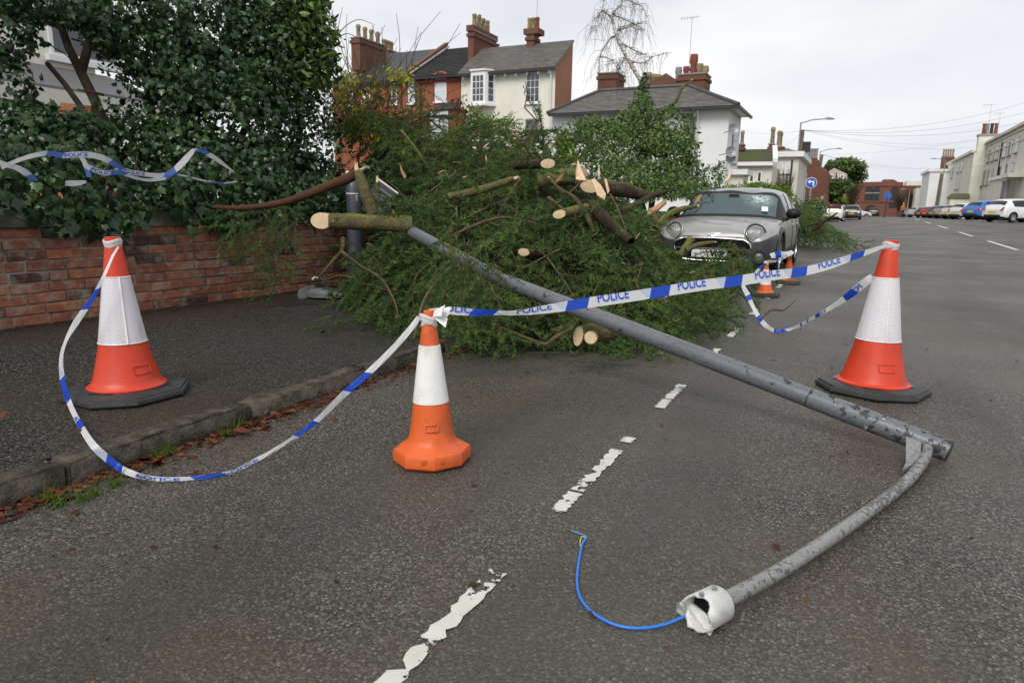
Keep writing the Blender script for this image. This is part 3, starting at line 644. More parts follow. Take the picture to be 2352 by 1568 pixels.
def tape(name, label, rows, phase=0.0, texts=(), group='police tape', cut=None, flip=False, curl=.0, tm='tapeblue', mt='tape'):
    """rows: (u, v, depth, width in m, twist angle); ribbon with printed blocks and lettering"""
    R = catmull(rows, 8); N = len(R)
    for r in R:                                  # the ribbon may touch the ground but not sink into it
        q = G(r[0], r[1], .118)
        if q.x > KX+.02: q = GR(r[0], r[1], .012+.10*max(0, 1-(q.x-KX-.02)/.30))
        if r[1] > 500: r[2] = min(r[2], dep(q)-.004)
    ctr = [D(r[0], r[1], r[2]) for r in R]
    t = thing(name, label, 'tape', tuple(ctr[N//2]), group=None)
    arc = [0.0]
    for i in range(1, N): arc.append(arc[-1]+(ctr[i]-ctr[i-1]).length)
    wvs, nvs = [], []
    for i in range(N):
        d = (ctr[min(i+1, N-1)]-ctr[max(i-1, 0)]).normalized(); view = (ctr[i]-CAMP).normalized()
        w = d.cross(view).normalized()
        if w.dot(Uv) < 0 and abs(w.dot(Uv)) > .05: w = -w
        if i and w.dot(wvs[-1]) < 0: w = -w
        q = Matrix.Rotation(R[i][4], 3, d); wvs.append(q @ w); nvs.append(d.cross(q @ w).normalized())
    K = 4; b = MB()
    for i in range(N):
        for j in range(K+1):
            s = j/K-.5; b.v.append(ctr[i]+wvs[i]*(s*R[i][3]) + nvs[i]*(curl*R[i][3]*(s*s-.08) + .0012*sin(arc[i]*70+j*1.9)))
    uvs = [(arc[i]+phase, j/K) for i in range(N) for j in range(K+1)]
    for i in range(N-1):
        for j in range(K): a = i*(K+1)+j; b.face((a, a+1, a+K+2, a+K+1))
    o = b.build('ribbon', MT[mt], t, fix=False, smooth=80); uv = o.data.uv_layers.new(name='UVMap')
    for li in o.data.loops: uv.data[li.index].uv = uvs[li.vertex_index]
    for s0 in texts:                            # lettering bent along the ribbon
        V, F = clip_text(POL, cut); mb = MB(); ln = .18; i0 = int(np.searchsorted(arc, s0)); i0 = min(max(i0, 1), N-1)
        hgt = np.interp(s0, arc, [r[3] for r in R])*.72*(1.0 if cut is None else 1.25); sgn = 1 if (ctr[min(i0+1, N-1)]-ctr[i0-1]).dot(Rv) > 0 else -1
        if flip: sgn = -sgn
        ok = True
        for v in V:
            s = s0+sgn*(v.x/pW)*ln
            if s <= arc[0] or s >= arc[-1]: ok = False; break
            j = min(int(np.searchsorted(arc, s)), N-1); f = (s-arc[j-1])/max(1e-6, arc[j]-arc[j-1])
            p = ctr[j-1].lerp(ctr[j], f); w = wvs[j-1].lerp(wvs[j], f); nn = nvs[j-1].lerp(nvs[j], f)
            if nn.dot(CAMP-p) < 0: nn = -nn
            y = (v.y-pcy)/pH
            if cut is not None: y = y+.5-.5*hgt/hgt*((cut-pcy)/pH+.5)-0.0
            dy = y*hgt + (0 if cut is None else np.interp(s0, arc, [r[3] for r in R])*.5-hgt*((cut-pcy)/pH)-hgt*(.5-.5*((cut-pcy)/pH+.5)))
            w_ = np.interp(s, arc, [r[3] for r in R]); dy = max(-w_*.5, min(w_*.5, dy)); ss = dy/max(1e-6, w_)
            mb.v.append(p+w*dy+nn*(.0028+abs(curl)*w_*.0)+nvs[j]*(curl*w_*(ss*ss-.08)))
        if ok:
            mb.f = F; mb.m = [0]*len(F); mb.build('lettering', MT[tm], t, fix=False)
    return t
dL, dC, dR = dep(cl)-.16, dep(cC)-.12, dep(cR)-.17
def topof(o, h): return o.matrix_basis @ Vector((0, 0, h))
nl = topof(coneL, HL*.953); ncn = topof(coneC, .62); nr_ = topof(coneR, HR*.953)
dg_ = dep(G(370, 1098, .01))
W1 = .036
tape('police_tape', 'loose blue and white police tape looping from pavement cone down to the gutter', [
 (272, 566, dL-.06, .0086, .3), (258, 590, dL-.08, .0130, .6), (238, 635, dL-.12, .0144, .3), (212, 685, dL-.12, .0187, .2), (178, 735, dL-.12, .0274, .1), (150, 785, dL-.12, .0158, .5), (140, 832, dL-.12, .0173, .2), (148, 890, dL-.12, .0245, .0), (168, 945, dL-.12, .0216, .2),
 (205, 1010, dL-.25, .0259, .1), (240, 1047, dL-.28, .0288, .0), (290, 1082, dg_-.04, .0259, .3), (360, 1099, dg_, .0173, .2), (450, 1097, dg_+.05, .0158, .1), (530, 1084, dg_+.12, .0144, .3), (590, 1055, dg_+.19, .0173, .1), (650, 1020, dg_+.24, .0158, .4), (720, 972, dg_+.31, .0216, .0),
 (790, 905, dC-.10, .0259, .1), (850, 852, dC-.06, .0259, .0), (905, 798, dC-.03, .0245, .1), (945, 752, dC-.02, .0245, .0), (962, 728, dC, .0187, .2)], .12, (1.22, 2.02, 2.36), curl=.12)
def lin(a, b, t): return 1/(1/a+(1/b-1/a)*t)
pts2 = [(985, 713, .018, .1), (1030, 713, .036, .0), (1085, 717, .036, .1), (1140, 718, .028, .5), (1190, 718, .028, .4), (1240, 712, .040, .1), (1300, 703, .052, 0), (1345, 696, .056, .0), (1440, 682, .058, .0), (1530, 668, .060, 0), (1620, 654, .062, 0), (1700, 644, .064, 0), (1770, 633, .062, .0), (1840, 624, .058, .0), (1900, 610, .055, .1), (1960, 590, .044, .3), (2010, 573, .030, .3), (2036, 563, .020, .3)]
T2 = [(u, v, lin(dC+.02, dR-.02, (u-985)/(2036-985)), w, a) for u, v, w, a in [(q[0], q[1], q[2]*.88, q[3]) for q in pts2]]
tape('police_tape', 'taut blue and white police tape reading POLICE stretched across the fallen lamp post', T2, .166, (.13, .5, .93, 1.41, 1.93, 2.41), cut=pcy+pH*.22)
d1, d2 = dep(c1)-.09, dep(c2)-.09
n1 = topof(cone1, .445); n2 = topof(cone2, .445)
g3 = GR(1800, 762); dg3 = dep(g3)
tape('police_tape', 'slack police tape sagging onto the road behind the lone red cone', [
 (2005, 636, dR+.12, .048, 0), (1985, 650, dR+.16, .050, .0), (1950, 678, dR+.3, .046, .2), (1915, 702, dR+.5, .036, .5), (1870, 728, dR+.85, .028, .6), (1830, 750, dg3-.25, .028, .4), (1795, 760, dg3-.05, .026, .3), (1770, 756, dg3+.1, .042, .1), (1748, 735, dg3+.35, .046, .2), (1730, 705, dg3+.6, .036, .3), (1718, 678, dg3+.85, .050, .2), (1708, 656, dg3+1.0, .042, .4), (1722, 646, dg3+1.15, .03, .4), (1740, 622, d1-.1, .036, .3), (1762, 600, d1-.03, .028, .1)], .2, (.18, .62), flip=True, curl=.2)
tape('police_tape', 'crumpled police tape tied between the two small cones', [(1762, 600, d1, .03, .2), (1785, 599, d1+.3, .034, .5), (1802, 591, d2-.6, .03, .3), (1812, 584, d2-.1, .05, .1), (1822, 578, d2, .05, .4)], .0, ())
tape('police_tape', 'short folded tape end flapping in front of the car door', [(1822, 578, d2-.04, .06, .4), (1805, 584, d2-.2, .085, .1), (1785, 585, d2-.3, .095, -.1), (1770, 588, d2-.35, .07, .2)], .0, (), curl=.3)
def knot(cone, z, r, nm):
    b = MB()
    for q in range(3):
        ph = random.uniform(0, 6); pts = [Vector(((r+.004*q*.6)*cos(a), (r+.004*q*.6)*sin(a), z+(q-1)*r*.42+.008*sin(a*2+ph))) for a in np.linspace(0, 2*pi, 25)]
        base = len(b.v); w = r*.30
        for p in pts: b.v += [p+Vector((0, 0, -w)), p+Vector((p.x*.12, p.y*.12, 0)), p+Vector((0, 0, w))]
        for i in range(24):
            for j in range(2): a = base+i*3+j; b.face((a, a+1, a+4, a+3))
    o = b.build(nm, MT['tape'], None, smooth=60, fix=False); uv = o.data.uv_layers.new(name='UVMap')
    for li in o.data.loops: c = o.data.vertices[li.vertex_index].co; uv.data[li.index].uv = (.1+abs(c.z-z)*3+.5*atan2(c.y, c.x)*r, (c.z-z)*9 % 1)
    o.matrix_basis = cone.matrix_basis.copy(); return o
for cn, z, r, lb in ((coneC, .615, .033, 'tight wrap of police tape round the neck of the one-piece orange cone'), (cone1, .43, .026, 'wrap of police tape round the white-banded small cone'), (cone2, .43, .028, 'bunched police tape on top of the dirty small cone'), (coneR, HR*.952, .041, 'thin wrap of tape round the neck of the lone road cone'), (coneL, HL*.952, .036, 'thin wrap of tape round the neck of the pavement cone')):
    o = knot(cn, z, r, 'tape_knot'); props(o, lb, 'tape')
    if cn in (coneR, coneL): o.scale = (1, 1, 1)
b = MB()
for q in range(5):
    a = topof(coneC, .645) + Vector((.03, -.01, 0)); e = a+Vector((.05+.02*random.random(), random.uniform(-.03, .03), .02*random.random()+.005-.05*(q > 3))); s = Vector((0, .006, .012))
    b.poly([a-s, a+s, e+s*1.6, e-s*1.4])
props(b.build('tape_end', MT['white']), 'frayed white tape end sticking out of the knot on the orange cone', 'tape')
# tape caught in the ivy
def ivt(rows, ph, txt, lb, cut=None):
    R = []
    for x, y, w, a in rows:
        u, v = Z1(x, y); p = wallhit(u, v, .22); R.append((u, v, dep(p), w*.72, a))
    tape('police_tape', lb, R, ph, txt, cut=cut, mt='tapepale')
ivt([(-60, 1060, .05, .1), (0, 1095, .055, 0), (70, 1115, .05, .2), (130, 1135, .06, 0), (190, 1175, .06, .1), (250, 1215, .03, .2)], .1, (), 'short strip of police tape dropping into the ivy at the wall end')
ivt([(10, 1130, .03, .2), (85, 1092, .035, .1), (200, 1052, .042, .0), (320, 1030, .05, .1), (420, 1045, .055, .0), (560, 1038, .06, .0), (680, 1058, .065, 0), (760, 1098, .06, .0), (830, 1140, .045, .2), (950, 1168, .05, .1), (1080, 1178, .05, 0), (1150, 1158, .06, 0), (1215, 1105, .07, 0), (1265, 1050, .065, .1), (1305, 1005, .04, .2)], .02, (.55, 1.03), 'long police tape draped along the ivy rising to a peak')
ivt([(1305, 1003, .035, .1), (1370, 1020, .05, .1), (1440, 1060, .06, .1), (1510, 1110, .04, .1), (1575, 1158, .012, .1)], .33, (), 'tape strip slanting down from the peak in the ivy', None)
ivt([(540, 1050, .04, .1), (575, 1105, .05, .0), (600, 1190, .045, .1)], .25, (), 'short vertical tape strip hanging in the ivy')
ivt([(590, 1118, .05, .1), (680, 1160, .055, .0), (760, 1160, .05, .1), (830, 1165, .05, .2), (910, 1195, .035, .3), (1000, 1210, .035, .2), (1100, 1195, .05, .0), (1170, 1172, .03, .3), (1240, 1182, .022, .3), (1380, 1216, .025, .3), (1500, 1230, .022, .3), (1595, 1220, .015, .2)], .16, (.12,), 'lower police tape strand twisting through the ivy')
ivt([(440, 1230, .05, .1), (500, 1232, .06, 0), (580, 1222, .03, .2)], .02, (.14,), 'scrap of police tape half buried in ivy leaves')
# ------------------------------------------------------------------ broken lamp column
pole = thing('fallen_lamp_post', 'fallen grey lamp post with flaking paint lying across the road', 'lamp post', tuple(G(2120, 1050, 0)))
E1 = G(2180, 1036, .058); pr_ = .049
de = dep(E1)
E0 = D(1150, 642, 4.75); Etop = D(912, 514, 6.15)
axis = (E1-E0).normalized(); PL = (E1-E0).length
jt_ = E0 + axis*(PL*.775)
MB().tube([Etop, Etop.lerp(E0, .5)+Vector((0, 0, .0)), E0.lerp(Etop, .12), E0, E0.lerp(jt_, .33), E0.lerp(jt_, .66), jt_], [pr_*1.02]*6+[pr_], 28).build('shaft', MT['pole'], pole, smooth=50)
MB().tube([jt_+axis*.006, jt_+axis*.3, E1-axis*.01, E1], [pr_*1.04, pr_*1.04, pr_*1.04, pr_*1.0], 28).build('sleeve', MT['pole2'], pole, smooth=50)
MB().tube([jt_-axis*.006, jt_+axis*.012], pr_*.96, 24).build('joint', MT['black'], pole)
MB().tube([E1-axis*.001, E1+axis*.004], pr_*.93, 24).build('end_cap', MT['rubber'], pole)
xx, yy = frame(axis); up_ = Vector((0, 0, 1)); up_ = (up_-axis*up_.dot(axis)).normalized(); side = axis.cross(up_)
if side.dot(CAMP-E1) < 0: side = -side
for q, (f, a) in enumerate(((.82, 1.0), (.90, .9), (.88, -.5))):
    p = E0+axis*(PL*f); dr = (side*cos(a)+up_*sin(a)).normalized(); MB().tube([p+dr*(pr_*1.0), p+dr*(pr_*1.04+.006)], .008, 8).build('bolt', MT['steel'], pole, smooth=40)
JA = E1-axis*.085 + side*.0
arm = [JA, G(2128, 1040, .06)+Vector((0, 0, -.005)), G(2118, 1062, .05), G(2095, 1092, .045), G(2060, 1125, .043), G(2000, 1170, .043), G(1900, 1240, .044), G(1780, 1317, .046), G(1665, 1378, .05), G(1635, 1393, .052)]
arm = [Vector(p) for p in catmull(arm, 5)]
MB().tube(arm, .0228, 18).build('arm', MT['arm'], pole, smooth=60)
gp = [JA-axis*.085+side*.044, JA-axis*.02+side*.046, Vector(G(2113, 1052, .05)), Vector(G(2094, 1072, .042)), Vector(G(2072, 1085, .03)), Vector(G(2080, 1066, .035))]
MB().slab([p for p in gp], (0, 0, .012)).build('gusset_plate', MT['arm'], pole)
# broken spigot of the lantern at the arm's end
ad = (arm[-1]-arm[-6]).normalized(); sp = arm[-1]-ad*.035
MT['cast'] = M('grey_cast_aluminium', (.56, .56, .53), .5, .1, (.38, .38, .36), 14, .4, .65, .3, 70)
x_, y_ = frame(ad); b = MB(); ringsn = 22; R_ = []
for i, (s, r) in enumerate(((0, .026), (.0005, .046), (.006, .050), (.060, .050), (.095, .050))):
    row = []
    for k in range(ringsn):
        a = 2*pi*k/ringsn; e = 0
        if i == 4: e = .010*sin(3*a+.6)+.006*sin(5*a)+.006*random.uniform(-1, 1)
        row.append(sp+ad*(s+e)+(x_*cos(a)+y_*sin(a))*r)
    R_.append(row)
o = MB().loft(R_, close=False).build('broken_socket', MT['cast'], pole, smooth=45)
md = o.modifiers.new('thickness', 'SOLIDIFY'); md.thickness = .006
MB().tube([sp+ad*.012, sp+ad*.06], .040, 18).build('socket_hollow', MT['matte'], pole)
for s in (.03, .085):
    p = sp+ad*s+Vector((0, 0, 1))*.05; MB().tube([p, p+Vector((0, 0, .008))], .007, 10).build('screw', MT['steel'], pole, smooth=40)
pa, pb = G(1550, 1390, .03), G(1632, 1459, .004)
fl = [sp+ad*.10+x_*.055, sp+ad*.10-x_*.055, Vector(G(1636, 1420, .03)), Vector(G(1634, 1458, .004)), Vector(G(1560, 1412, .006)), Vector(G(1552, 1385, .02))]
b = MB(); c0 = G(1595, 1392, .035)
pl = [Vector(G(1553, 1384, .045)), Vector(G(1553, 1403, .008)), Vector(G(1590, 1432, .003)), Vector(G(1630, 1459, .002)), Vector(G(1638, 1440, .02)), Vector(G(1634, 1415, .04)), Vector(G(1600, 1390, .05)), Vector(G(1572, 1378, .055))]
b.slab(pl, ad*-.007); b.build('torn_flange', MT['cast'], pole)
# cable torn out of the arm
cb = thing('electric_cable', 'blue mains cable trailing from the broken lamp arm onto the asphalt', 'cable', tuple(G(1340, 1330, 0)))
cp = [sp+ad*.03, Vector(G(1592, 1406, .03)), Vector(G(1560, 1420, .016)), Vector(G(1520, 1435, .007)), Vector(G(1465, 1442, .006)), Vector(G(1410, 1433, .006)), Vector(G(1360, 1405, .006)), Vector(G(1332, 1370, .006)), Vector(G(1325, 1330, .006)), Vector(G(1330, 1285, .006)), Vector(G(1337, 1250, .008)), Vector(G(1347, 1234, .012))]
cp = [Vector(p) for p in catmull(cp, 5)]
MB().tube(cp, .0042, 10).build('sheath', MT['cable'], cb, smooth=60)
w1 = [Vector(p) for p in catmull([cp[-1], G(1343, 1228, .012), G(1330, 1224, .007), G(1312, 1217, .004)], 4)]; MB().tube(w1, .0016, 6).build('neutral_wire', M('pale_blue_wire', (.12, .38, .62), .4), cb, smooth=60)
w2_ = [Vector(p) for p in catmull([cp[-1], G(1337, 1231, .014), G(1333, 1240, .008), G(1333, 1255, .003)], 4)]; MB().tube(w2_, .0016, 6).build('earth_wire', MT['cableyellow'], cb, smooth=60)
for e, d in ((w1[-1], w1[-1]-w1[-2]), (w2_[-1], w2_[-1]-w2_[-2])): MB().tube([e, e+d.normalized()*.015], .0013, 5).build('copper_end', MT['copper'], cb)
# standing stump of the column
sb = XP(815, 560, -5.22); ds = dep(sb); STX, STY = sb.x, sb.y
st_ = thing('lamp_post_stump', 'dark grey base of the snapped lamp post standing by the wall', 'lamp post', (STX, STY, .115))
def zat(v): return D(812, v, ds).z-.115
rb, rs = 16.5*ds/FPX, 8.6*ds/FPX
MB().lathe([(rb*1.22, -.1), (rb*1.22, .02), (rb*1.16, zat(560)*.5), (rb, zat(490)), (rb, zat(432)), (rb*.62, zat(416)), (rs, zat(413)), (rs, zat(395)), (rs*.9, zat(394))], 28).build('base_column', MT['stump'], st_, smooth=40, world=False)
MB().lathe([(rb*1.012, zat(446)), (rb*1.012, zat(444))], 28, close=False).build('band', MT['white'], st_, world=False)
dc = toward(Vector((STX, STY, 0))); b = MB()
for (a0, a1, v0, v1) in ((-.05, .12, 449, 451), (-.05, -.01, 449, 457), (.10, .15, 449, 461), (.02, .15, 459, 461)):
    an = [dc+.35+a for a in (a0, a1)]; b.poly([(rb*1.02*cos(an[0]), rb*1.02*sin(an[0]), zat(v1)-.0+.0), (rb*1.02*cos(an[1]), rb*1.02*sin(an[1]), zat(v1)), (rb*1.02*cos(an[1]), rb*1.02*sin(an[1]), zat(v0)), (rb*1.02*cos(an[0]), rb*1.02*sin(an[0]), zat(v0))])
b.build('number_mark', MT['paintwhite'], st_, world=False)
b = MB().box((0, 0, 0), (.30*1.0, .004, .46), rot=Matrix.Rotation(radians(35), 3, 'Y')); sg = b.build('information_plate', M('grey_sign_plate', (.05, .055, .06), .4)); sg.location = D(868, 462, ds+.25); sg.rotation_euler = (0, 0, .45)
props(sg, 'tilted dark grey notice plate behind the lamp post base', 'sign')
b = MB().box((0, -.004, .235), (.29, .004, .02), rot=Matrix.Rotation(0, 3, 'Y')); e = MB().box(Matrix.Rotation(radians(35), 3, 'Y') @ Vector((0, -.004, .22)), (.30, .006, .02), rot=Matrix.Rotation(radians(35), 3, 'Y')).build('pale_edge', MT['white'], sg, world=False)
for q in range(7):
    MB().box(Matrix.Rotation(radians(35), 3, 'Y') @ Vector((random.uniform(-.02, .02), -.004, .14-.05*q)), (.22-.03*(q % 3), .003, .010), rot=Matrix.Rotation(radians(35), 3, 'Y')).build('text_line', MT['steel'], sg, world=False)
pp = D(800, 400, ds-.15); b = MB().slab([pp+Vector((-.03, -.02, .01)), pp+Vector((.03, .02, -.02)), pp+Vector((.04, .03, .015)), pp+Vector((-.02, 0, .04))], (.002, -.002, 0)); props(b.build('paper_tag', MT['white']), 'small white paper tag caught on the branch above the column base', 'paper')
# fallen lantern head on the pavement
lc = G(742, 680, .12); lum = thing('lantern_head', 'grey ribbed street lamp lantern broken off on the pavement by the wall', 'street lamp', (lc.x, lc.y, .118), rz=atan2(Rv.y, Rv.x)-.12)
def lp(x, y, z): return Vector((x*.98, y, z))
MT['lant'] = M('lantern_casting', (.23, .24, .245), .45, .3, (.15, .155, .16), 10)
b = MB(); rings = []
for x, w, z0, z1 in ((-.20, .02, .0, .03), (-.185, .07, .0, .06), (-.12, .11, .0, .085), (.0, .13, .0, .082), (.12, .12, .0, .062), (.20, .085, .0, .045), (.235, .03, .0, .03)):
    rings.append([lp(x, -w, z0), lp(x, w, z0), lp(x, w, z1*.6), lp(x, w*.6, z1), lp(x, -w*.6, z1), lp(x, -w, z1*.6)])
b.loft(rings); b.build('canopy', MT['lant'], lum, smooth=30, world=False)
for q in range(7):
    x = .02+q*.028; MB().box((x, 0, .075-.1*(x-.02)), (.009, .17-.03*q*.5, .035)).build('cooling_rib', MT['lant'], lum, world=False)
o = MB().loft([[Vector((-.21+.17*i/8*1.0, -.10, .06)), Vector((-.21+.17*i/8, .10, .06)), Vector((-.21+.17*i/8, .11, .10+.075*sin(pi*min(1, i/7.0))**.6)), Vector((-.21+.17*i/8, -.11, .10+.075*sin(pi*min(1, i/7.0))**.6))] for i in range(9)]).build('gear_cover', MT['lant'], lum, smooth=30, world=False); o.rotation_euler = (0, -.35, 0); o.location = (0, 0, -.02)
MB().bx((-.14, -.06, .168), (-.05, .07, .176)).build('open_tray', MT['rubber'], lum, world=False)
MB().tube([(-.10, -.03, .175), (-.09, .0, .20), (-.06, .03, .19)], .008, 6).build('clip', MT['paintwhite'], lum, world=False)
# ------------------------------------------------------------------ fallen cedar
def tri_tube(V, F, MI, RD, pts, r0, r1, m, rv):
    pts = [np.array(p) for p in pts]; b = len(V); n = len(pts)
    for i, p in enumerate(pts):
        d = pts[min(i+1, n-1)]-pts[max(i-1, 0)]; d = d/max(1e-9, np.linalg.norm(d)); a = np.array([0, 0, 1.]) if abs(d[2]) < .9 else np.array([1., 0, 0]); x = np.cross(a, d); x /= np.linalg.norm(x); y = np.cross(d, x); r = r0+(r1-r0)*i/(n-1)
        for k in range(3): V.append(p+x*r*cos(2.094*k)+y*r*sin(2.094*k)); RD.append(rv)
    for i in range(n-1):
        for k in range(3):
            a, c = b+i*3+k, b+i*3+(k+1) % 3; F += [(a, c, c+3), (a, c+3, a+3)]; MI += [m, m]
def frond_data(L=1.0, spread=.42, tuft=.030, nn=8, nl=.058, nw=.0086, step=.15, seed=0):
    r = np.random.default_rng(seed); V, F, MI, RD = [], [], [], []
    def needles(p, d):
        rv = r.random(); up = np.array([0, 0, 1.]); 
        for _ in range(nn):
            q = r.normal(size=3); q[2] = abs(q[2])*.9-.15; q = q/np.linalg.norm(q)*1.0+d*.55; q /= np.linalg.norm(q); s = np.cross(q, r.normal(size=3)); s /= np.linalg.norm(s); l = nl*r.uniform(.7, 1.25); b = len(V)
            V.extend([p-s*nw*.5, p+s*nw*.5, p+q*l]); RD.extend([rv*.8+.1*r.random()]*3); F.append((b, b+1, b+2)); MI.append(0)
    a1, a2 = r.uniform(-.25, .25), r.uniform(.05, .3)
    def stem(t): return np.array([a1*sin(t*3)*.25*L, t*L, -a2*t*t*L*.6])
    n = 9; tri_tube(V, F, MI, RD, [stem(t) for t in np.linspace(0, 1, n)], .009*L, .002, 1, .5)
    for t in np.arange(.35, 1, tuft/L*1.6): needles(stem(t), np.array([0, 1., 0]))
    t = .06; side = 1
    while t < .98:
        p = stem(t); ang = radians(r.uniform(38, 66))*side; ln = (spread*(1-t)**.7+.07)*L*r.uniform(.65, 1.25); d = np.array([sin(ang), cos(ang), r.uniform(-.18, .22)]); dr = r.uniform(.1, .5); k = 5; pts = []
        for i in range(k+1):
            q = i/k; pts.append(p+d*ln*q+np.array([0, .12*ln*q*q, -dr*ln*q*q]))
        tri_tube(V, F, MI, RD, pts, .0035*L+.001, .0012, 1, .5)
        m = max(2, int(ln/tuft))
        for i in range(m):
            q = (i+.6)/m; needles(p+d*ln*q+np.array([0, .12*ln*q*q, -dr*ln*q*q]), d/np.linalg.norm(d))
        t += step*r.uniform(.7, 1.3); side = -side
    return np.array(V), np.array(F), np.array(MI), np.array(RD)
FD = [frond_data(seed=q, spread=(.46, .56, .64, .50, .60, .44)[q]) for q in range(6)]
FM = [arrmesh('needle_spray', V, F, [MT['needle'], MT['twig']], MI, RD) for V, F, MI, RD in FD]
# footprint of the heap on the ground
fp = [G(800, 690, .1), G(850, 730, .1), G(925, 775, .1), G(1000, 765, .05), G(1065, 785), G(1130, 800), G(1250, 815), G(1400, 812), G(1550, 795), G(1605, 768), G(1640, 740), G(1672, 705), G(1690, 672), G(1695, 648)]
fp = [(p.x, p.y) for p in fp] + [(-2.3, 11.0), (-3.2, 12.0), (-3.3, 17.0), (-5.1, 18.0), (-7.0, 14), (-7.6, 9.5), (-7.0, 7.6), (-5.9, 7.0), (-5.0, 6.75), (-4.5, 6.0)]
FP = np.array(fp)
def inside(x, y):
    c = False; n = len(fp)
    for i in range(n):
        (x1, y1), (x2, y2) = fp[i], fp[(i+1) % n]
        if (y1 > y) != (y2 > y) and x < (x2-x1)*(y-y1)/(y2-y1)+x1: c = not c
    return c
def edist(x, y):
    a = FP; b = np.roll(FP, -1, 0); p = np.array([x, y]); ab = b-a; t = np.clip(((p-a)*ab).sum(1)/(ab*ab).sum(1), 0, 1); return float(np.sqrt(((a+ab*t[:, None]-p)**2).sum(1)).min())
def hm(x, y):
    if not inside(x, y): return -.1
    d = edist(x, y); H_ = 1.0 + .90*sm(4.4, 7.8, y+.25*(-3-x)) - .55*sm(9.8, 11.5, y)*sm(-3.4, -2.2, x) - .55*sm(-2.8, -1.2, x) + .50*sm(-4.0, -5.8, x) + .12
    H_ = min(H_, float(np.interp(-x/y, [.20, .235, .27, .31, .36, .42, .50, .60], [.34, .42, .80, 1.10, 1.35, 1.5, 1.75, 2.4])) if y > 5.6 else 9)
    return zr(y)+H_*(1-exp(-d/.55))*(1+.15*sin(x*2.3+y*1.9)+.13*sin(x*4.9-y*3.3+1)+.06*sin(x*9+y*7))
ft = thing('fallen_cedar', 'huge heap of green cedar branches from the fallen tree blocking pavement and bay', 'tree', (-3.0, 7.5, 0))
# near-black sheet inside the heap; its colour stands for shade between the sprays
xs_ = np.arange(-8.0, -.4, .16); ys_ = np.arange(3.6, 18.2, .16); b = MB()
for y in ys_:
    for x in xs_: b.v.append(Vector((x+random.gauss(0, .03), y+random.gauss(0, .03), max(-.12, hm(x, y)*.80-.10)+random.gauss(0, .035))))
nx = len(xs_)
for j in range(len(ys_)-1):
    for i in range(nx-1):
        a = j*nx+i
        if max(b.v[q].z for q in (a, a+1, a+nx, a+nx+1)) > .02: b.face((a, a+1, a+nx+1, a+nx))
b.build('inner_shade', M('gap_shade', (.008, .010, .005), 1.0, 0, (.014, .014, .007), 8), ft, kind='stuff')
def hnorm(x, y, e=.12):
    n = Vector((hm(x-e, y)-hm(x+e, y), hm(x, y-e)-hm(x, y+e), 2*e)); n.x = max(-1.2*e*2, min(1.2*e*2, n.x)); n.y = max(-1.2*e*2, min(1.2*e*2, n.y)); return n.normalized()
cand = []
while len(cand) < 400:
    x, y = random.uniform(-7.6, -.6), random.uniform(4.0, 17.5)
    if not inside(x, y): continue
    if random.random() > (1.0 if y < 9.5 else .55 if y < 12 else .3): continue
    if x > -1.9 and y > 9.2: continue
    z = hm(x, y); n = hnorm(x, y); cand.append((Vector((x, y, z-.05)), n))
for i in range(70):                              # skirt along the front edge
    k = random.choice(range(2, 13)); a, c = fp[k], fp[k+1]; f = random.random(); x, y = a[0]+(c[0]-a[0])*f, a[1]+(c[1]-a[1])*f; cand.append((Vector((x+random.uniform(-.25, .0), y+random.uniform(.0, .3), .12+random.random()*.14)), Vector((.1, -.5, .8)).normalized()))
def spray_frame(p, n, out):
    tip = Vector((random.gauss(0, .55), random.gauss(0, .55), random.gauss(-.1, .25)))+out; tip = (tip-n*tip.dot(n)*.75).normalized(); nz = (n+Vector((random.gauss(0, .4), random.gauss(0, .4), random.gauss(0, .3)))); 
    return Matrix(rots(np.array([tip]), np.array([nz]))[0].tolist())
LOGPX = []
def near_log(p):
    z = (p-CAMP).dot(Fw); u = CXP+FPX*(p-CAMP).dot(Rv)/z; v = CYP-FPX*(p-CAMP).dot(Uv)/z
    return any((u-a)**2+(v-c)**2 < R2 and z < dd+.25 for a, c, R2, dd in LOGPX)
LOGPX += [(1640, 580, 42**2, 9.95), (1600, 560, 36**2, 9.95), (1680, 565, 40**2, 9.95)]
def PD(u, v, d0):                                # depth at which a pixel's ray meets the heap
    d = 3.5
    while d < 14:
        p = D(u, v, d)
        if p.z <= hm(p.x, p.y): return d
        d += .05
    return d0
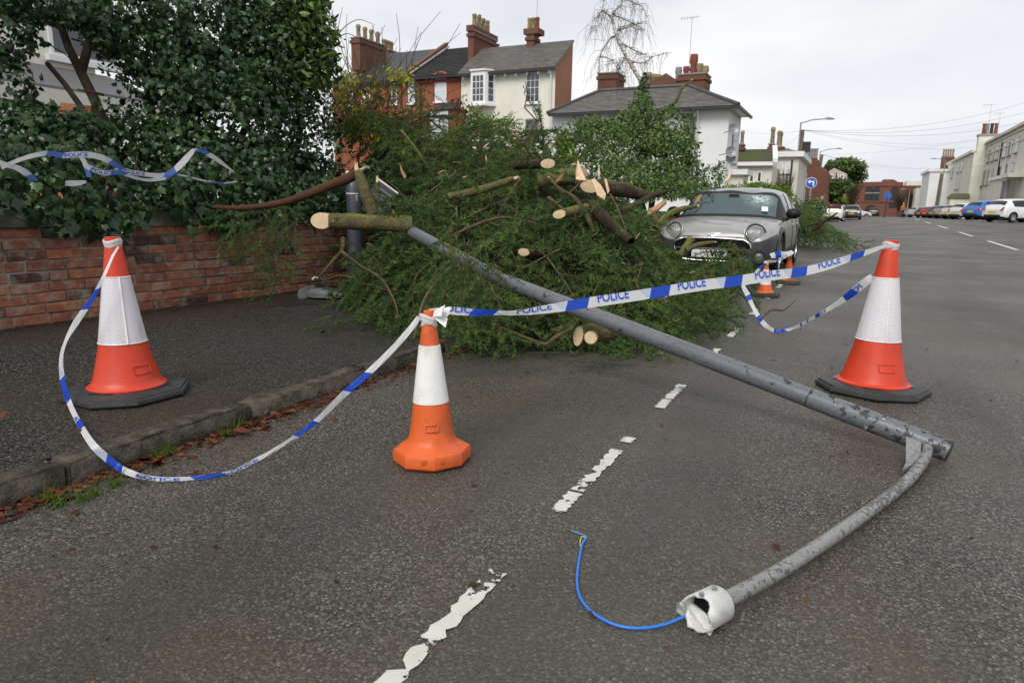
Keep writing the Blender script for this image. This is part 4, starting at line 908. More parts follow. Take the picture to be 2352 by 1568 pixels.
# ------------------------------------------------------------------ logs, limbs, splinters
def rpx(px, d): return px*d/FPX
def log(name, label, pts, mat='bark', ends=('cut', 'cut'), n=14, cat='log', jag=.05, surf=False):
    """pts: (u, v, depth, radius px)"""
    if surf:
        m = pts[len(pts)//2]; sh = min(PD(q[0], q[1], q[2])-q[2] for q in (pts[0], m)) + .08; pts = [(q[0], q[1], q[2]+sh, q[3]) for q in pts]
        LOGPX.extend((q[0]+(w[0]-q[0])*f_, q[1]+(w[1]-q[1])*f_, (q[3]+7)**2, q[2]) for q, w in zip(pts, pts[1:]) for f_ in (0, .5, 1))
    P = [Vector(p) for p in catmull([D(*q[:3]) for q in pts], 4)]; rr = [c[0] for c in catmull([(rpx(q[3], q[2]), 0, 0) for q in pts], 4)]
    t = thing(name, label, cat, tuple(P[0]))
    b = MB(); b.tube(P, [max(.002, r) for r in rr], n, caps=False, jag=jag); nr = len(P); shear = {}
    for e, (i, j) in zip(ends, ((0, 1), (-1, -2))):
        if e in ('cut', 'bev'):                  # saw cuts are never quite square
            ax = (P[i]-P[j]).normalized(); cm = (CAMP-P[i]).normalized() if e == 'bev' else Vector((random.gauss(0, 1), random.gauss(0, 1), random.gauss(0, 1))); cp2 = (cm-ax*cm.dot(ax)).normalized(); pn = (ax*(.62 if e == 'bev' else .92)+cp2*(.78 if e == 'bev' else .3)).normalized(); shear[i] = (ax, pn)
            o0 = 0 if i == 0 else (nr-1)*n
            for k in range(n): of = b.v[o0+k]-P[i]; b.v[o0+k] = b.v[o0+k]+ax*(-(of.dot(pn))/ax.dot(pn))
    b.build('bark', MT[mat], t, smooth=70)
    for e, (i, j) in zip(ends, ((0, 1), (-1, -2))):
        if not e: continue
        d = (P[i]-P[j]).normalized(); r = rr[i]; x, y = frame(d); c = P[i]
        if e in ('cut', 'bev'):
            ax, pn = shear[i]
            def cp_(of): return of+ax*(-(of.dot(pn))/ax.dot(pn))
            b = MB(); R1 = [[c+d*s+cp_((x*cos(2*pi*k/n)+y*sin(2*pi*k/n))*(r*f)) for k in range(n)] for s, f in ((-.01, .99), (.002, .97), (.004, .5), (.004, .1))]; b.loft(R1); b.build('sawn_end', MT['cut'], t, smooth=30)
        else:
            b = MB()
            for k in range(7):
                a = random.uniform(0, 2*pi); q = c+(x*cos(a)+y*sin(a))*r*.6*random.random(); L_ = r*random.uniform(1.2, 3.2); b.tube([q-d*r, q+d*L_*.4, q+d*L_+x*random.gauss(0, r*.3)], [r*.45, r*.3, .001], 5)
            b.build('splinters', MT['heart' if k % 2 else 'cut'], t)
    return t
log('sawn_log', 'thick mossy log with pale sawn end jutting out past the column base', [(738, 507, 5.70, 19), (800, 509, 5.76, 18.5), (860, 512, 5.82, 18), (945, 516, 5.9, 19)], 'barkmoss', ('bev', None), 18, jag=.06)
log('broken_branch', 'long reddish-brown branch arching over the wall to a snapped peak', [(488, 475, 6.35, 3.5), (540, 478, 6.35, 6), (600, 474, 6.4, 7), (660, 462, 6.4, 8), (705, 447, 6.4, 10), (760, 425, 6.4, 11), (805, 407, 6.4, 12), (824, 394, 6.4, 9)], 'barkred', (None, 'torn'), 12, 'branch')
log('broken_branch', 'pale green mossy limb leaning down from the snapped peak', [(822, 392, 6.36, 7), (828, 410, 6.36, 12), (840, 448, 6.36, 13), (856, 490, 6.4, 13)], 'barkmoss', ('torn', None), 12, 'branch')
log('broken_branch', 'thin forked branch propped under the sawn log', [(788, 548, 6.4, 6), (786, 575, 6.3, 5.5), (765, 600, 6.2, 4.5), (733, 636, 6.1, 2)], 'bark', (None, None), 8, 'branch')
log('broken_branch', 'drooping limb hanging from the sawn log into the needles', [(786, 580, 6.25, 5), (830, 612, 5.9, 4), (875, 640, 5.6, 4), (905, 690, 5.3, 3), (915, 730, 5.15, 2)], 'bark', (None, None), 8, 'branch')
log('broken_branch', 'snapped mossy bough with torn orange tip pointing at the houses', [(1030, 452, 7.2, 9), (1090, 440, 7.2, 9.5), (1140, 425, 7.2, 9), (1180, 410, 7.2, 6)], 'barkmoss', (None, 'torn'), 10, 'branch', surf=True)
log('sawn_log', 'short split log with jagged torn wood along its top', [(1285, 492, 7.4, 10), (1310, 487, 7.5, 12), (1335, 481, 7.6, 12), (1362, 474, 7.7, 7)], 'barkmoss', ('bev', 'torn'), 12, surf=True)
log('sawn_trunk_log', 'big ridged trunk section with slanting pale saw cuts in the heap', [(1356, 428, 9.2, 15), (1400, 432, 9.3, 18), (1450, 441, 9.5, 15), (1490, 452, 9.7, 9)], 'bark', ('bev', None), 18, jag=.08, surf=True)
log('sawn_trunk_log', 'mossy upright-lying trunk half hidden behind the ridged trunk', [(1235, 414, 9.8, 16), (1290, 408, 9.8, 19), (1340, 404, 9.9, 20)], 'barkmoss', (None, 'bev'), 16, jag=.08, surf=True)
log('sawn_trunk_log', 'round trunk end with orange cut face below the yellow-green shrub', [(1258, 376, 9.6, 11), (1225, 378, 9.8, 11), (1180, 380, 10.0, 9)], 'barkdark', ('bev', None), 16, surf=True)
log('broken_branch', 'bent grey-brown branch curving down over the needles', [(1262, 410, 6.9, 3.5), (1285, 435, 6.8, 4.5), (1320, 455, 6.7, 5), (1345, 490, 6.6, 6), (1365, 535, 6.5, 5)], 'bark', ('torn', None), 8, 'branch', surf=True)
log('broken_branch', 'thick dark limb sloping down through the middle of the heap', [(1358, 470, 7.8, 14), (1385, 500, 7.6, 15), (1415, 525, 7.5, 13), (1450, 555, 7.3, 10)], 'barkdark', (None, None), 10, 'branch', surf=True)
log('broken_branch', 'dark branch rising towards the car bonnet', [(1420, 490, 8.2, 8), (1460, 470, 8.4, 8), (1500, 450, 8.6, 7), (1530, 440, 8.8, 4)], 'barkdark', (None, None), 8, 'branch', surf=True)
log('broken_branch', 'arched mossy branch beside the car wing mirror', [(1505, 525, 9.6, 7), (1530, 497, 9.7, 8), (1560, 482, 9.8, 7), (1600, 474, 9.9, 4)], 'barkmoss', (None, 'torn'), 8, 'branch')
log('broken_branch', 'pale stripped stub leaning on the car grille', [(1560, 590, 9.3, 8), (1575, 568, 9.4, 9), (1588, 549, 9.5, 9)], 'barkmoss', (None, 'cut'), 9, 'branch')
log('broken_branch', 'mossy stick with torn tip across the number plate', [(1575, 575, 9.3, 6), (1605, 562, 9.35, 6), (1640, 556, 9.4, 3)], 'barkmoss', (None, 'torn'), 8, 'branch')
log('sawn_log', 'small limb with oval pale cut above the fallen lamp post', [(1203, 579, 5.6, 9), (1225, 582, 5.75, 9), (1260, 586, 6.0, 8)], 'bark', ('bev', None), 12, surf=True)
log('sawn_log', 'round pale log end peeping out under the taut tape', [(1523, 686, 5.25, 11), (1535, 680, 5.6, 12), (1545, 676, 5.9, 12)], 'bark', ('cut', None), 14, surf=True)
t = log('sawn_log', 'bright mossy log with two sawn ends lying under the lamp post', [(1328, 772, 4.45, 22), (1360, 765, 4.5, 23), (1405, 757, 4.6, 24)], 'barkmoss', ('cut', None), 16)
c = D(1362, 772, 4.5); q = D(1357, 775, 4.32); b = MB().tube([c, q], [.048, .044], 14); b.build('limb_stub', MT['barkmoss'], t, smooth=60); dd = (q-c).normalized(); MB().tube([q-dd*.002, q+dd*.003], [.041, .040], 14).build('sawn_end', MT['cut'], t)
log('broken_branch', 'pale forked stick lying at the front edge of the needles', [(1252, 792, 4.30, 4), (1280, 772, 4.35, 5), (1318, 752, 4.45, 3)], 'twig', (None, None), 7, 'branch')
log('broken_branch', 'thin twig bridging the fork at the front of the heap', [(1135, 745, 4.4, 2), (1190, 768, 4.35, 3), (1253, 792, 4.30, 4)], 'twig', (None, None), 6, 'branch')
log('broken_branch', 'upright dark stub with pale tip amid the needles', [(1452, 658, 5.6, 6), (1442, 630, 5.6, 5), (1432, 605, 5.6, 4)], 'barkdark', (None, 'cut'), 8, 'branch', surf=True)
log('broken_branch', 'greenish upright stub behind the sawn log', [(868, 470, 6.9, 6), (867, 445, 6.9, 6), (866, 420, 6.9, 6)], 'barkmoss', (None, 'torn'), 8, 'branch')
log('broken_branch', 'long thin bough running left to right near the top of the heap', [(1040, 540, 6.2, 3), (1110, 510, 6.3, 4), (1170, 500, 6.4, 3), (1250, 520, 6.4, 2)], 'twig', (None, None), 7, 'branch', surf=True)
log('broken_branch', 'curved reddish bough under the taut tape', [(1190, 700, 4.9, 3), (1230, 715, 4.75, 4), (1300, 728, 4.7, 3), (1330, 722, 4.7, 1.5)], 'barkred', (None, None), 7, 'branch', surf=True)
log('broken_branch', 'small mossy branch draped over the lamp post shaft', [(1010, 555, 5.15, 3), (1035, 570, 5.05, 6), (1045, 600, 5.0, 5), (1060, 620, 5.0, 3)], 'barkmoss', (None, None), 8, 'branch')
log('broken_branch', 'long bare stem hanging down by the orange cone', [(1050, 600, 4.95, 4), (1000, 650, 4.6, 4), (970, 700, 4.4, 3.5), (950, 780, 4.15, 2.5)], 'twig', (None, None), 7, 'branch')
log('broken_branch', 'bare forked twig on the road beyond the slack tape', [(1745, 735, 6.0, 2), (1772, 712, 6.3, 2.5), (1800, 712, 6.35, 2), (1828, 690, 6.6, 1)], 'twig', (None, None), 6, 'branch')
cand.sort(key=lambda c: (c[0]-CAMP).length)
rest = []; boughs = []
under = []
for q in range(240):                             # a deeper layer that fills the gaps
    for _ in range(80):
        x, y = random.uniform(-6, -.8), random.uniform(4.4, 11)
        if inside(x, y): break
    under.append((Vector((x, y, max(.1, hm(x, y)*.84-.05))), hnorm(x, y)))
cand = [c for c in cand if not near_log(c[0]+Vector((0, 0, .05)))]
for i, (p, n) in enumerate(cand):
    out = Vector((n.x, n.y, 0))*1.2 + Vector((.15, -.45, -.12)); m = spray_frame(p, n, out); k = random.uniform(.6, 1.3)*(.8 if p.z < .5 else 1.0)
    q = p - m @ Vector((0, .42*k, 0)); q.z = max(q.z, zr(q.y)+.09)
    tipz = (q + m @ Vector((0, k, -.1*k))).z
    if tipz < zr(q.y)+.02: q.z += zr(q.y)+.03-tipz
    if False:
        o = bpy.data.objects.new('needle_spray', FM[i % 6]); link(o, ft); o.location = q-ft.location; o.rotation_euler = m.to_euler(); o.scale = (k, k, k)
    else: rest.append((i % 6, q, m, k))
for v in range(6):
    pass
bg = []
while len(bg) < 128:                              # whole boughs thrown across the heap, each a flat layered spray
    x, y = random.uniform(-6.8, -.9), random.uniform(4.6, 12.0)
    if not inside(x, y) or (y > 9.5 and random.random() < .5) or (x > -2.0 and y > 8.6): continue
    h = hm(x, y); p = Vector((x, y, max(.12, h*random.uniform(.72, 1.04)-.03))); az = random.gauss(-pi/2+.35, .85); el = random.gauss(-.16, .26); d = Vector((cos(az)*cos(el), sin(az)*cos(el), sin(el))); L_ = random.uniform(.8, 1.55)*(.7 if h < .6 else 1)
    if -x/y < .27: L_ *= .6
    bg.append((p, d, L_))
for p, d, L_ in bg:
    up = (Vector((0, 0, 1))+Vector((random.gauss(0, .35), random.gauss(0, .35), 0))); sd2 = d.cross(up).normalized(); up = sd2.cross(d).normalized(); sag = random.uniform(.12, .38)
    def sp_(t): q = p+d*(L_*(t-.35)); q = q-Vector((0, 0, sag*L_*t*t)); q.z = max(q.z, zr(q.y)+.05); return q
    MB().tube([sp_(t) for t in np.linspace(0, 1, 8)], list(np.linspace(random.uniform(.012, .022), .004, 8)), 6).build('limb', random.choice((MT['bark'], MT['twig'], MT['barkmoss'])), ft, smooth=60)
    t = .16; sgn = 1; br = random.uniform(.0, .25)
    while t < 1.02:
        if t > .95: dd = (sp_(1)-sp_(.85)).normalized(); k = random.uniform(.38, .55)
        else: a = radians(random.uniform(38, 62))*sgn; dd = (d*cos(a)+sd2*sin(a)-Vector((0, 0, .15+sag*t))).normalized(); k = (.62-.28*t)*random.uniform(.75, 1.25)*min(1.25, L_)
        nz = up+Vector((random.gauss(0, .18), random.gauss(0, .18), random.gauss(0, .1))); m = Matrix(rots(np.array([dd]), np.array([nz]))[0].tolist()); q = sp_(min(1, t))
        tz = (q+m @ Vector((0, k, 0))).z; g = zr(q.y)+.03
        if tz < g: q = q+Vector((0, 0, min(.35, g-tz)))
        if not any(near_log(q+m @ Vector((0, k*f_, 0))) for f_ in (.1, .5, .85)): boughs.append((random.randrange(6), q, m, k))
        t += random.uniform(.085, .15); sgn = -sgn
boughs.sort(key=lambda b_: (b_[1]-CAMP).length)
for j, (v, q, m, k) in enumerate(boughs):
    if j < 296: o = bpy.data.objects.new('needle_spray', FM[v]); link(o, ft); o.location = q-ft.location; o.rotation_euler = m.to_euler(); o.scale = (k, k, k)
    else: rest.append((v, q, m, k))
for p, n in under:
    m = spray_frame(p, n, Vector((n.x, n.y, 0))+Vector((.1, -.3, 0))); k = random.uniform(.6, 1.1); rest.append((random.randrange(6), p - m @ Vector((0, .45*k, 0)), m, k))
for (u, v, d) in [(1015, 540, 4.85), (1030, 525, 4.8), (1050, 530, 4.7), (1065, 545, 4.65), (1085, 550, 4.6), (1100, 565, 4.6), (1050, 590, 4.5), (1020, 575, 4.6), (1075, 600, 4.45), (1040, 630, 4.35), (1100, 620, 4.35), (1000, 600, 4.5), (1120, 580, 4.5), (1135, 600, 4.45), (1070, 570, 4.55), (1090, 585, 4.5), (1110, 540, 4.6), (1060, 660, 4.3), (1125, 650, 4.3), (1010, 660, 4.35)]:
    tip = Vector((random.gauss(.12, .3), random.gauss(-.2, .25), -.9)); nz = Vector((.35, -1, .25))+Vector((random.gauss(0, .3), random.gauss(0, .3), random.gauss(0, .3))); m = Matrix(rots(np.array([tip]), np.array([nz]))[0].tolist()); k = random.uniform(.38, .6)
    rest.append((random.randrange(6), D(u, v, d), m, k))
VV, FF, MM, RR = [], [], [], []; nb = 0
for v, q, m, k in rest:
    V, F, MI, RD = FD[v]; VV.append((V*k) @ np.array(m).T + np.array(q-ft.location)); FF.append(F+nb); MM.append(MI); RR.append(np.clip(RD+random.uniform(-.3, .3), 0, 1)); nb += len(V)
me = arrmesh('needle_mass', np.concatenate(VV), np.concatenate(FF), [MT['needle'], MT['twig']], np.concatenate(MM), np.concatenate(RR))
o = bpy.data.objects.new('needle_mass', me); link(o, ft); props(o, kind='stuff')
# bare twigs and thin limbs poking out
for q in range(60):
    for _ in range(50):
        x, y = random.uniform(-5, -.9), random.uniform(4.2, 9.5)
        if inside(x, y): break
    z = hm(x, y); a = Vector((x, y, z-.05)); dr = Vector((random.gauss(0, .6), random.gauss(-.2, .5), random.gauss(.12, .3))).normalized(); ln = random.uniform(.3, .9)
    MB().tube(bent(a, a+dr*ln, 6, .10), list(np.linspace(random.uniform(.006, .018), .003, 7)), 5).build('limb', random.choice((MT['twig'], MT['bark'], MT['barkmoss'])), ft, smooth=60)
def shard(label, pts, d, th, mat='cut', name='wood_splinter'):
    if pts[0][0] < 1470: d = min(PD(u, v, d) for u, v, e in pts)-.22
    P = [D(u, v, d+e) for u, v, e in pts]; n = (P[1]-P[0]).cross(P[2]-P[0]).normalized()
    props(MB().slab(P, n*th).build(name, MT[mat]), label, 'wood')
shard('tall pale splinter standing on the trunk section', [(1322, 415, 0), (1346, 418, 0), (1336, 395, .05), (1326, 368, .1), (1322, 392, 0)], 9.3, .018)
shard('large slanting pale saw cut slab on the ridged trunk', [(1358, 412, 0), (1366, 410, 0), (1380, 425, -.05), (1392, 445, -.1), (1388, 458, -.1), (1372, 448, -.05)], 8.9, .02)
shard('narrow upright pale sliver beside the saw cut slab', [(1388, 412, 0), (1393, 410, 0), (1400, 438, 0), (1396, 446, 0)], 9.0, .015)
shard('thin pale sliver higher on the trunk pile', [(1372, 395, 0), (1376, 380, 0), (1379, 400, 0), (1375, 408, 0)], 9.3, .02)
shard('dark orange broken sliver hanging in the needles above the log', [(917, 372, 0), (925, 390, 0), (934, 405, 0), (930, 412, 0), (922, 398, 0)], 6.8, .015, 'heart')
shard('curled strip of torn bark wood left of the car', [(1482, 496, 0), (1492, 480, .05), (1512, 468, .05), (1530, 456, 0), (1530, 464, 0), (1512, 480, 0), (1494, 490, 0)], 8.8, .03, 'heart')
shard('pale splinter stuck up beside the car roof', [(1664, 418, 0), (1676, 396, .1), (1682, 392, .1), (1674, 412, 0)], 13.5, .03)
shard('reddish splinter by the car windscreen pillar', [(1592, 468, 0), (1604, 450, 0), (1612, 446, 0), (1606, 462, 0)], 12.0, .03, 'heart')
shard('torn wood piece in front of the car bumper', [(1680, 600, 0), (1690, 604, 0), (1697, 625, 0), (1690, 640, 0), (1684, 622, 0)], 10.0, .03, 'heart')
shard('pale bark flake on the roof of the car', [(1722, 440, 0), (1738, 434, 0), (1750, 430, 0), (1752, 433, 0), (1736, 440, 0)], 12.7, .012)
for q in range(44):                              # small chips scattered over the heap
    for _ in range(60):
        x, y = random.uniform(-4.8, -1), random.uniform(5, 9.5)
        if inside(x, y): break
    p = Vector((x, y, hm(x, y)+.05)); a = Vector((random.gauss(0, 1), random.gauss(0, 1), random.gauss(0, .6))).normalized(); c = a.orthogonal().normalized(); s = random.uniform(.02, .075)
    props(MB().slab([p-a*s, p+c*s*.35, p+a*s*1.2, p-c*s*.3], a.cross(c)*.008).build('wood_chip', MT['cut' if q % 2 else 'heart']), 'small pale wood chip caught among the cedar needles', 'wood chip', 'wood chips on the heap')
# fronds hanging from the long branch over the wall
hb = thing('hanging_cedar_sprays', 'dark cedar sprays hanging over the brick wall from the long branch', 'branch', tuple(D(600, 480, 6.35)))
for (u, v) in [(525, 480), (545, 484), (560, 482), (578, 482), (600, 480), (620, 478), (640, 474), (655, 470), (670, 468), (690, 462), (540, 520), (560, 530), (640, 520), (660, 520), (625, 540), (660, 625), (690, 610), (720, 600)]:
    p = D(u, v, 6.3+random.uniform(-.12, .15)); low = v > 590
    tip = Vector((random.gauss(-.15, .3), random.gauss(-.1, .3), -1.0 if not low else -.35)) + (Rv*(-.9) if low else Vector()); nz = Vector((1, -.6, .3))+Vector((random.gauss(0, .4), random.gauss(0, .4), random.gauss(0, .4)))
    m = Matrix(rots(np.array([tip]), np.array([nz]))[0].tolist()); k = random.uniform(.32, .58)
    o = bpy.data.objects.new('needle_spray', random.choice(FM)); link(o, hb); o.location = p-hb.location; o.rotation_euler = m.to_euler(); o.scale = (k*.8, k, k*.8)
# cedar heap spilling past the rear of the car onto the road
rp_ = thing('cedar_heap', 'cedar branches heaped on the road behind the damaged car', 'branch', tuple(GR(1870, 580)))
bsx = [GR(1850, 590), GR(1880, 588), GR(1915, 580), GR(1945, 571), GR(1900, 560), GR(1860, 560)]
for q in range(64):
    w = [random.random()**.7 for _ in bsx]; s = sum(w); p = sum((a*(k/s) for a, k in zip(bsx, w)), Vector()); p += Vector((random.gauss(-.35, .45), random.gauss(.6, 1.0), 0)); g = zr(p.y); hh = 1.25*exp(-((p.x+1.6)**2)/1.1); z = g+.12+hh*random.random()**.5
    m = spray_frame(p, Vector((.35, -.35, .8)).normalized(), Vector((.5, -.35, -.25))); k = random.uniform(.6, 1.0); q_ = Vector((p.x, p.y, z)) - m @ Vector((0, .4*k, 0)); q_.z = max(q_.z, g+.1)
    o = bpy.data.objects.new('needle_spray', FM[q % 6]); link(o, rp_); o.location = q_-rp_.location; o.rotation_euler = m.to_euler(); o.scale = (k, k, k)
for q, (a, c, r) in enumerate((((1865, 530, 17.0), (1925, 488, 16.6), 5), ((1885, 505, 16.9), (1882, 540, 16.9), 4), ((1880, 512, 16.9), (1850, 520, 17.0), 4))):
    A, C_ = D(*a), D(*c); MB().tube(bent(A, C_, 5, .04), list(np.linspace(rpx(r, a[2]), rpx(1.5, a[2]), 6)), 7).build('bare_limb', MT['barkdark'], rp_, smooth=60)
# ------------------------------------------------------------------ shrubs, birch
def n_big(bl): return sum(b_[6] for b_ in bl) > 1500
def shrub(name, label, foot, blobs, tmpl, size, mat, stemlist=(), droop=.1, cat='shrub', sm_='barkdark', inner=.5):
    t = thing(name, label, cat, foot); scatter('foliage', *tmpl, *blob_leaves(blobs, size, droop, inner, .7, n_big(blobs)), MT[mat], t, kind='stuff')
    for pts, r0, r1 in stemlist: MB().tube(pts, list(np.linspace(r0, r1, len(pts))), 7).build('stem', MT[sm_], t, smooth=60)
    return t
f = D(1480, 470, 15.5); f.z = .3
shrub('laurel_shrub', 'large glossy green evergreen shrub in front of the white house', tuple(f), [(1480, 300, 15.5, 70, 60, .9, 2200), (1540, 300, 15.3, 55, 55, .8, 1500), (1440, 340, 15.2, 60, 55, .8, 1600), (1520, 360, 15.0, 70, 60, .9, 2200), (1560, 350, 15.2, 40, 60, .7, 1000), (1500, 410, 14.6, 80, 45, .9, 1800), (1430, 290, 15.6, 40, 40, .6, 600), (1580, 400, 14.6, 40, 40, .6, 700), (1470, 250, 15.8, 28, 35, .5, 500)], OVAL, .10, 'laurel', [(bent(f, D(1485, 250, 15.8), 6, .03), .12, .06), (bent(f, D(1545, 300, 15.4), 5, .05), .05, .02)])
f = D(1300, 430, 11.5); f.z = .3
shrub('yellow_green_shrub', 'small bright yellow-green bush sticking out of the heap', tuple(f), [(1300, 350, 11.5, 22, 30, .3, 500), (1308, 375, 11.4, 26, 24, .3, 450), (1290, 330, 11.5, 14, 20, .2, 200)], OVAL, .075, 'brightleaf', [(bent(f, D(1300, 335, 11.5), 5), .02, .008)])
f = D(1360, 420, 14.0); f.z = .3
shrub('conifer_bush', 'soft mid-green bush beside the white house wall', tuple(f), [(1340, 300, 14, 60, 26, .6, 1300), (1390, 320, 14, 60, 40, .6, 1500), (1330, 335, 13.6, 55, 35, .6, 1200), (1400, 365, 13.2, 60, 35, .6, 1300), (1370, 285, 14.2, 35, 18, .4, 500)], OVAL, .075, 'laurel', [(bent(f, D(1360, 300, 14), 5), .05, .02)])
f = D(1500, 470, 12.0); f.z = .3
shrub('garden_undergrowth', 'mixed green undergrowth filling the gap between the heap and the car', tuple(f), [(1430, 420, 11.8, 50, 34, .6, 900), (1480, 430, 11.8, 50, 30, .6, 900), (1540, 430, 12.0, 50, 28, .6, 900), (1600, 440, 12.6, 40, 24, .5, 700), (1400, 385, 12.2, 40, 30, .5, 600), (1510, 395, 12.4, 60, 30, .6, 800)], OVAL, .075, 'laurel', [(bent(f, D(1490, 410, 12), 5), .04, .02)])
f = D(1660, 470, 17.5); f.z = .3
shrub('broken_conifer', 'dark feathery conifer top beside the white house corner', tuple(f), [(1630, 415, 16.5, 28, 35, .4, 600), (1650, 400, 16.8, 14, 30, .3, 300), (1610, 430, 15.5, 40, 30, .5, 700)], OVAL, .08, 'needle', [(bent(f, D(1655, 395, 16.8), 5), .03, .01)])
f = D(1760, 500, 19.5); f.z = zr(17)+.1
shrub('garden_hedge', 'clipped green hedge topped with bright shoots behind the car roof', tuple(f), [(1700, 440, 19.2, 40, 18, .7, 1200), (1740, 438, 19.4, 40, 20, .7, 1300), (1775, 450, 19.6, 32, 24, .7, 1000), (1800, 480, 19.8, 26, 50, .6, 1100), (1660, 450, 18.8, 40, 20, .6, 900), (1815, 510, 20, 25, 50, .6, 900)], OVAL, .085, 'brightleaf', [(bent(f, D(1750, 440, 19.5), 4), .04, .02)])
f = D(1850, 560, 21.0); f.z = zr(18)+.1
shrub('dark_hedge', 'dark green hedge mass running down behind the parked car', tuple(f), [(1850, 510, 20.5, 34, 55, .8, 1600), (1870, 490, 21, 26, 40, .6, 900), (1835, 540, 20, 30, 45, .6, 1000)], OVAL, .09, 'laurel', [(bent(f, D(1850, 500, 21), 4), .04, .02)])
Z2 = zc(1300, 0, 2.138)
def z2(x, y, d): return D(*Z2(x, y), d)
f = z2(250, 1300, 9.6); f.z = .33
tw = []
for q in range(60):
    a = z2(random.uniform(50, 420), random.uniform(700, 1150), 9.6+random.uniform(-.4, .4)); e = z2(random.uniform(-40, 720), random.uniform(380, 1000), 9.6+random.uniform(-.5, .5)); tw.append((bent(a, e, 5, .09), .007, .0025))
for pts in ([(60, 480), (100, 300), (150, 60)], [(60, 400), (150, 250), (280, 170), (405, 205)], [(80, 420), (40, 250), (70, 80)], [(100, 330), (200, 290), (330, 360)], [(560, 1050), (720, 980), (850, 910), (1000, 930)], [(850, 910), (800, 760), (740, 620)], [(940, 960), (930, 780), (960, 700)], [(700, 1000), (560, 850), (600, 640)]):
    tw.append(([Vector(p) for p in catmull([z2(x, y, 9.4) for x, y in pts], 4)], .008, .003))
ys2 = shrub('bare_shrub', 'straggly leafless shrub with a few yellow-green leaves beside the ivy', tuple(f), [(800, 190, 9.6, 45, 40, .4, 60), (830, 250, 9.5, 60, 45, .4, 130), (880, 205, 9.5, 40, 40, .4, 50), (900, 165, 9.4, 30, 25, .3, 26), (860, 300, 9.4, 60, 40, .4, 90), (945, 170, 9.4, 12, 25, .2, 12), (925, 178, 9.4, 25, 12, .2, 16)], OVAL, .085, 'yellowleaf', tw, .55, 'shrub', 'twig', .2)
f = z2(150, 1300, 10.2); f.z = .33; tw = []
for q in range(70):
    a = z2(random.uniform(0, 700), 1180, 10.2+random.uniform(-.3, .3)); e = a + Vector((random.gauss(0, .7), random.gauss(0, .3), random.uniform(.4, 1.7))); tw.append((bent(a, e, 5, .10), .008, .003))
shrub('tangled_shrub', 'tangled olive-brown shrub between the ivy and the brick terrace', tuple(f), [(800, 300, 10.2, 60, 60, .5, 700), (850, 290, 10.2, 60, 55, .5, 500), (910, 300, 10.2, 60, 40, .5, 420), (780, 230, 10.2, 30, 60, .4, 260), (960, 310, 10.2, 40, 24, .4, 220)], OVAL, .07, 'olive', tw, .3, 'shrub', 'twig', .2)
f = z2(1400, 1250, 12.5); f.z = .3; tw = []
for q in range(26):
    a = z2(random.uniform(1200, 1500), 1190, 12.5); e = z2(random.uniform(1180, 1680), random.uniform(930, 1130), 12.5+random.uniform(-.3, .3)); tw.append((bent(a, e, 5, .06), .007, .003))
shrub('wispy_shrub', 'wispy pale shrub with narrow leaves in front of the cream house', tuple(f), [(1110, 285, 12.5, 70, 26, .5, 340), (1090, 270, 12.5, 22, 30, .3, 120), (1150, 285, 12.5, 60, 20, .4, 160)], (OVAL[0]*np.array([.55, 1, 1]), OVAL[1]), .11, 'brightleaf', tw, .3, 'shrub', 'twig', .2)
f = z2(1150, 1250, 11.5); f.z = .3
shrub('autumn_shrub', 'thin shrub with orange autumn leaves before the brick terrace', tuple(f), [(1060, 265, 11.5, 24, 40, .3, 90), (1048, 235, 11.5, 10, 14, .2, 26), (1075, 300, 11.3, 22, 20, .2, 50)], OVAL, .07, 'deadleaf', [(bent(f, z2(1130, 800, 11.5), 6, .04), .012, .004)], .4, 'shrub', 'twig', .2)
# birch
Z3 = zc(2200, 0, 2.138)
def z3(x, y, d=19.0): return D(*Z3(x, y), d)
bf = z3(810, 1500); bf.z = .3
bt = thing('birch_tree', 'leaning bare silver birch with drooping twigs against the sky', 'tree', tuple(bf))
k = NM('birch_bark'); c_ = k.coord('Object', False, (1, 1, 4)); k.set('Base Color', k.mix(k.ramp(k.noise(c_, 5, 5), [(.42, 0), (.56, 1)]), (.60, .57, .50), (.20, .18, .15))); k.set('Roughness', .8); MT['birch'] = k.m
def bt_(pts, w0, w1, mat='birch', nm='limb'):
    P = [Vector(p) for p in catmull([z3(*q) for q in pts], 4)]; w = np.linspace(w0, w1, len(P))*.5/2.138*.574*19/FPX; MB().tube(P, list(w), 9).build(nm, MT[mat], bt, smooth=60); return P
tr_ = bt_([(830, 1500), (815, 1100), (800, 860), (775, 700), (745, 640), (680, 530), (630, 440), (580, 330), (540, 200), (528, 130)], 44, 24, nm='trunk')
limbs = [bt_([(528, 150), (490, 120), (450, 85), (465, 0), (470, -80)], 16, 7), bt_([(540, 150), (548, 100), (610, 40), (620, -60)], 14, 6), bt_([(555, 310), (520, 330), (470, 400), (430, 480), (420, 620)], 12, 4, 'twig'), bt_([(570, 265), (640, 240), (725, 215), (800, 190)], 9, 3, 'twig'), bt_([(605, 370), (680, 410), (760, 450), (825, 470)], 8, 3, 'twig'), bt_([(690, 530), (800, 540), (900, 480), (1050, 450)], 8, 2, 'twig'), bt_([(545, 130), (640, 170), (730, 210), (800, 260)], 9, 3, 'twig'), bt_([(660, 480), (600, 560), (590, 700)], 7, 2, 'twig'), bt_([(620, -20), (700, 20), (790, 60), (830, 150)], 8, 3, 'twig'), bt_([(450, 85), (400, 160), (380, 260)], 7, 2, 'twig'), bt_([(430, 485), (500, 500), (560, 560), (600, 640)], 6, 2, 'twig')]
b = MB()
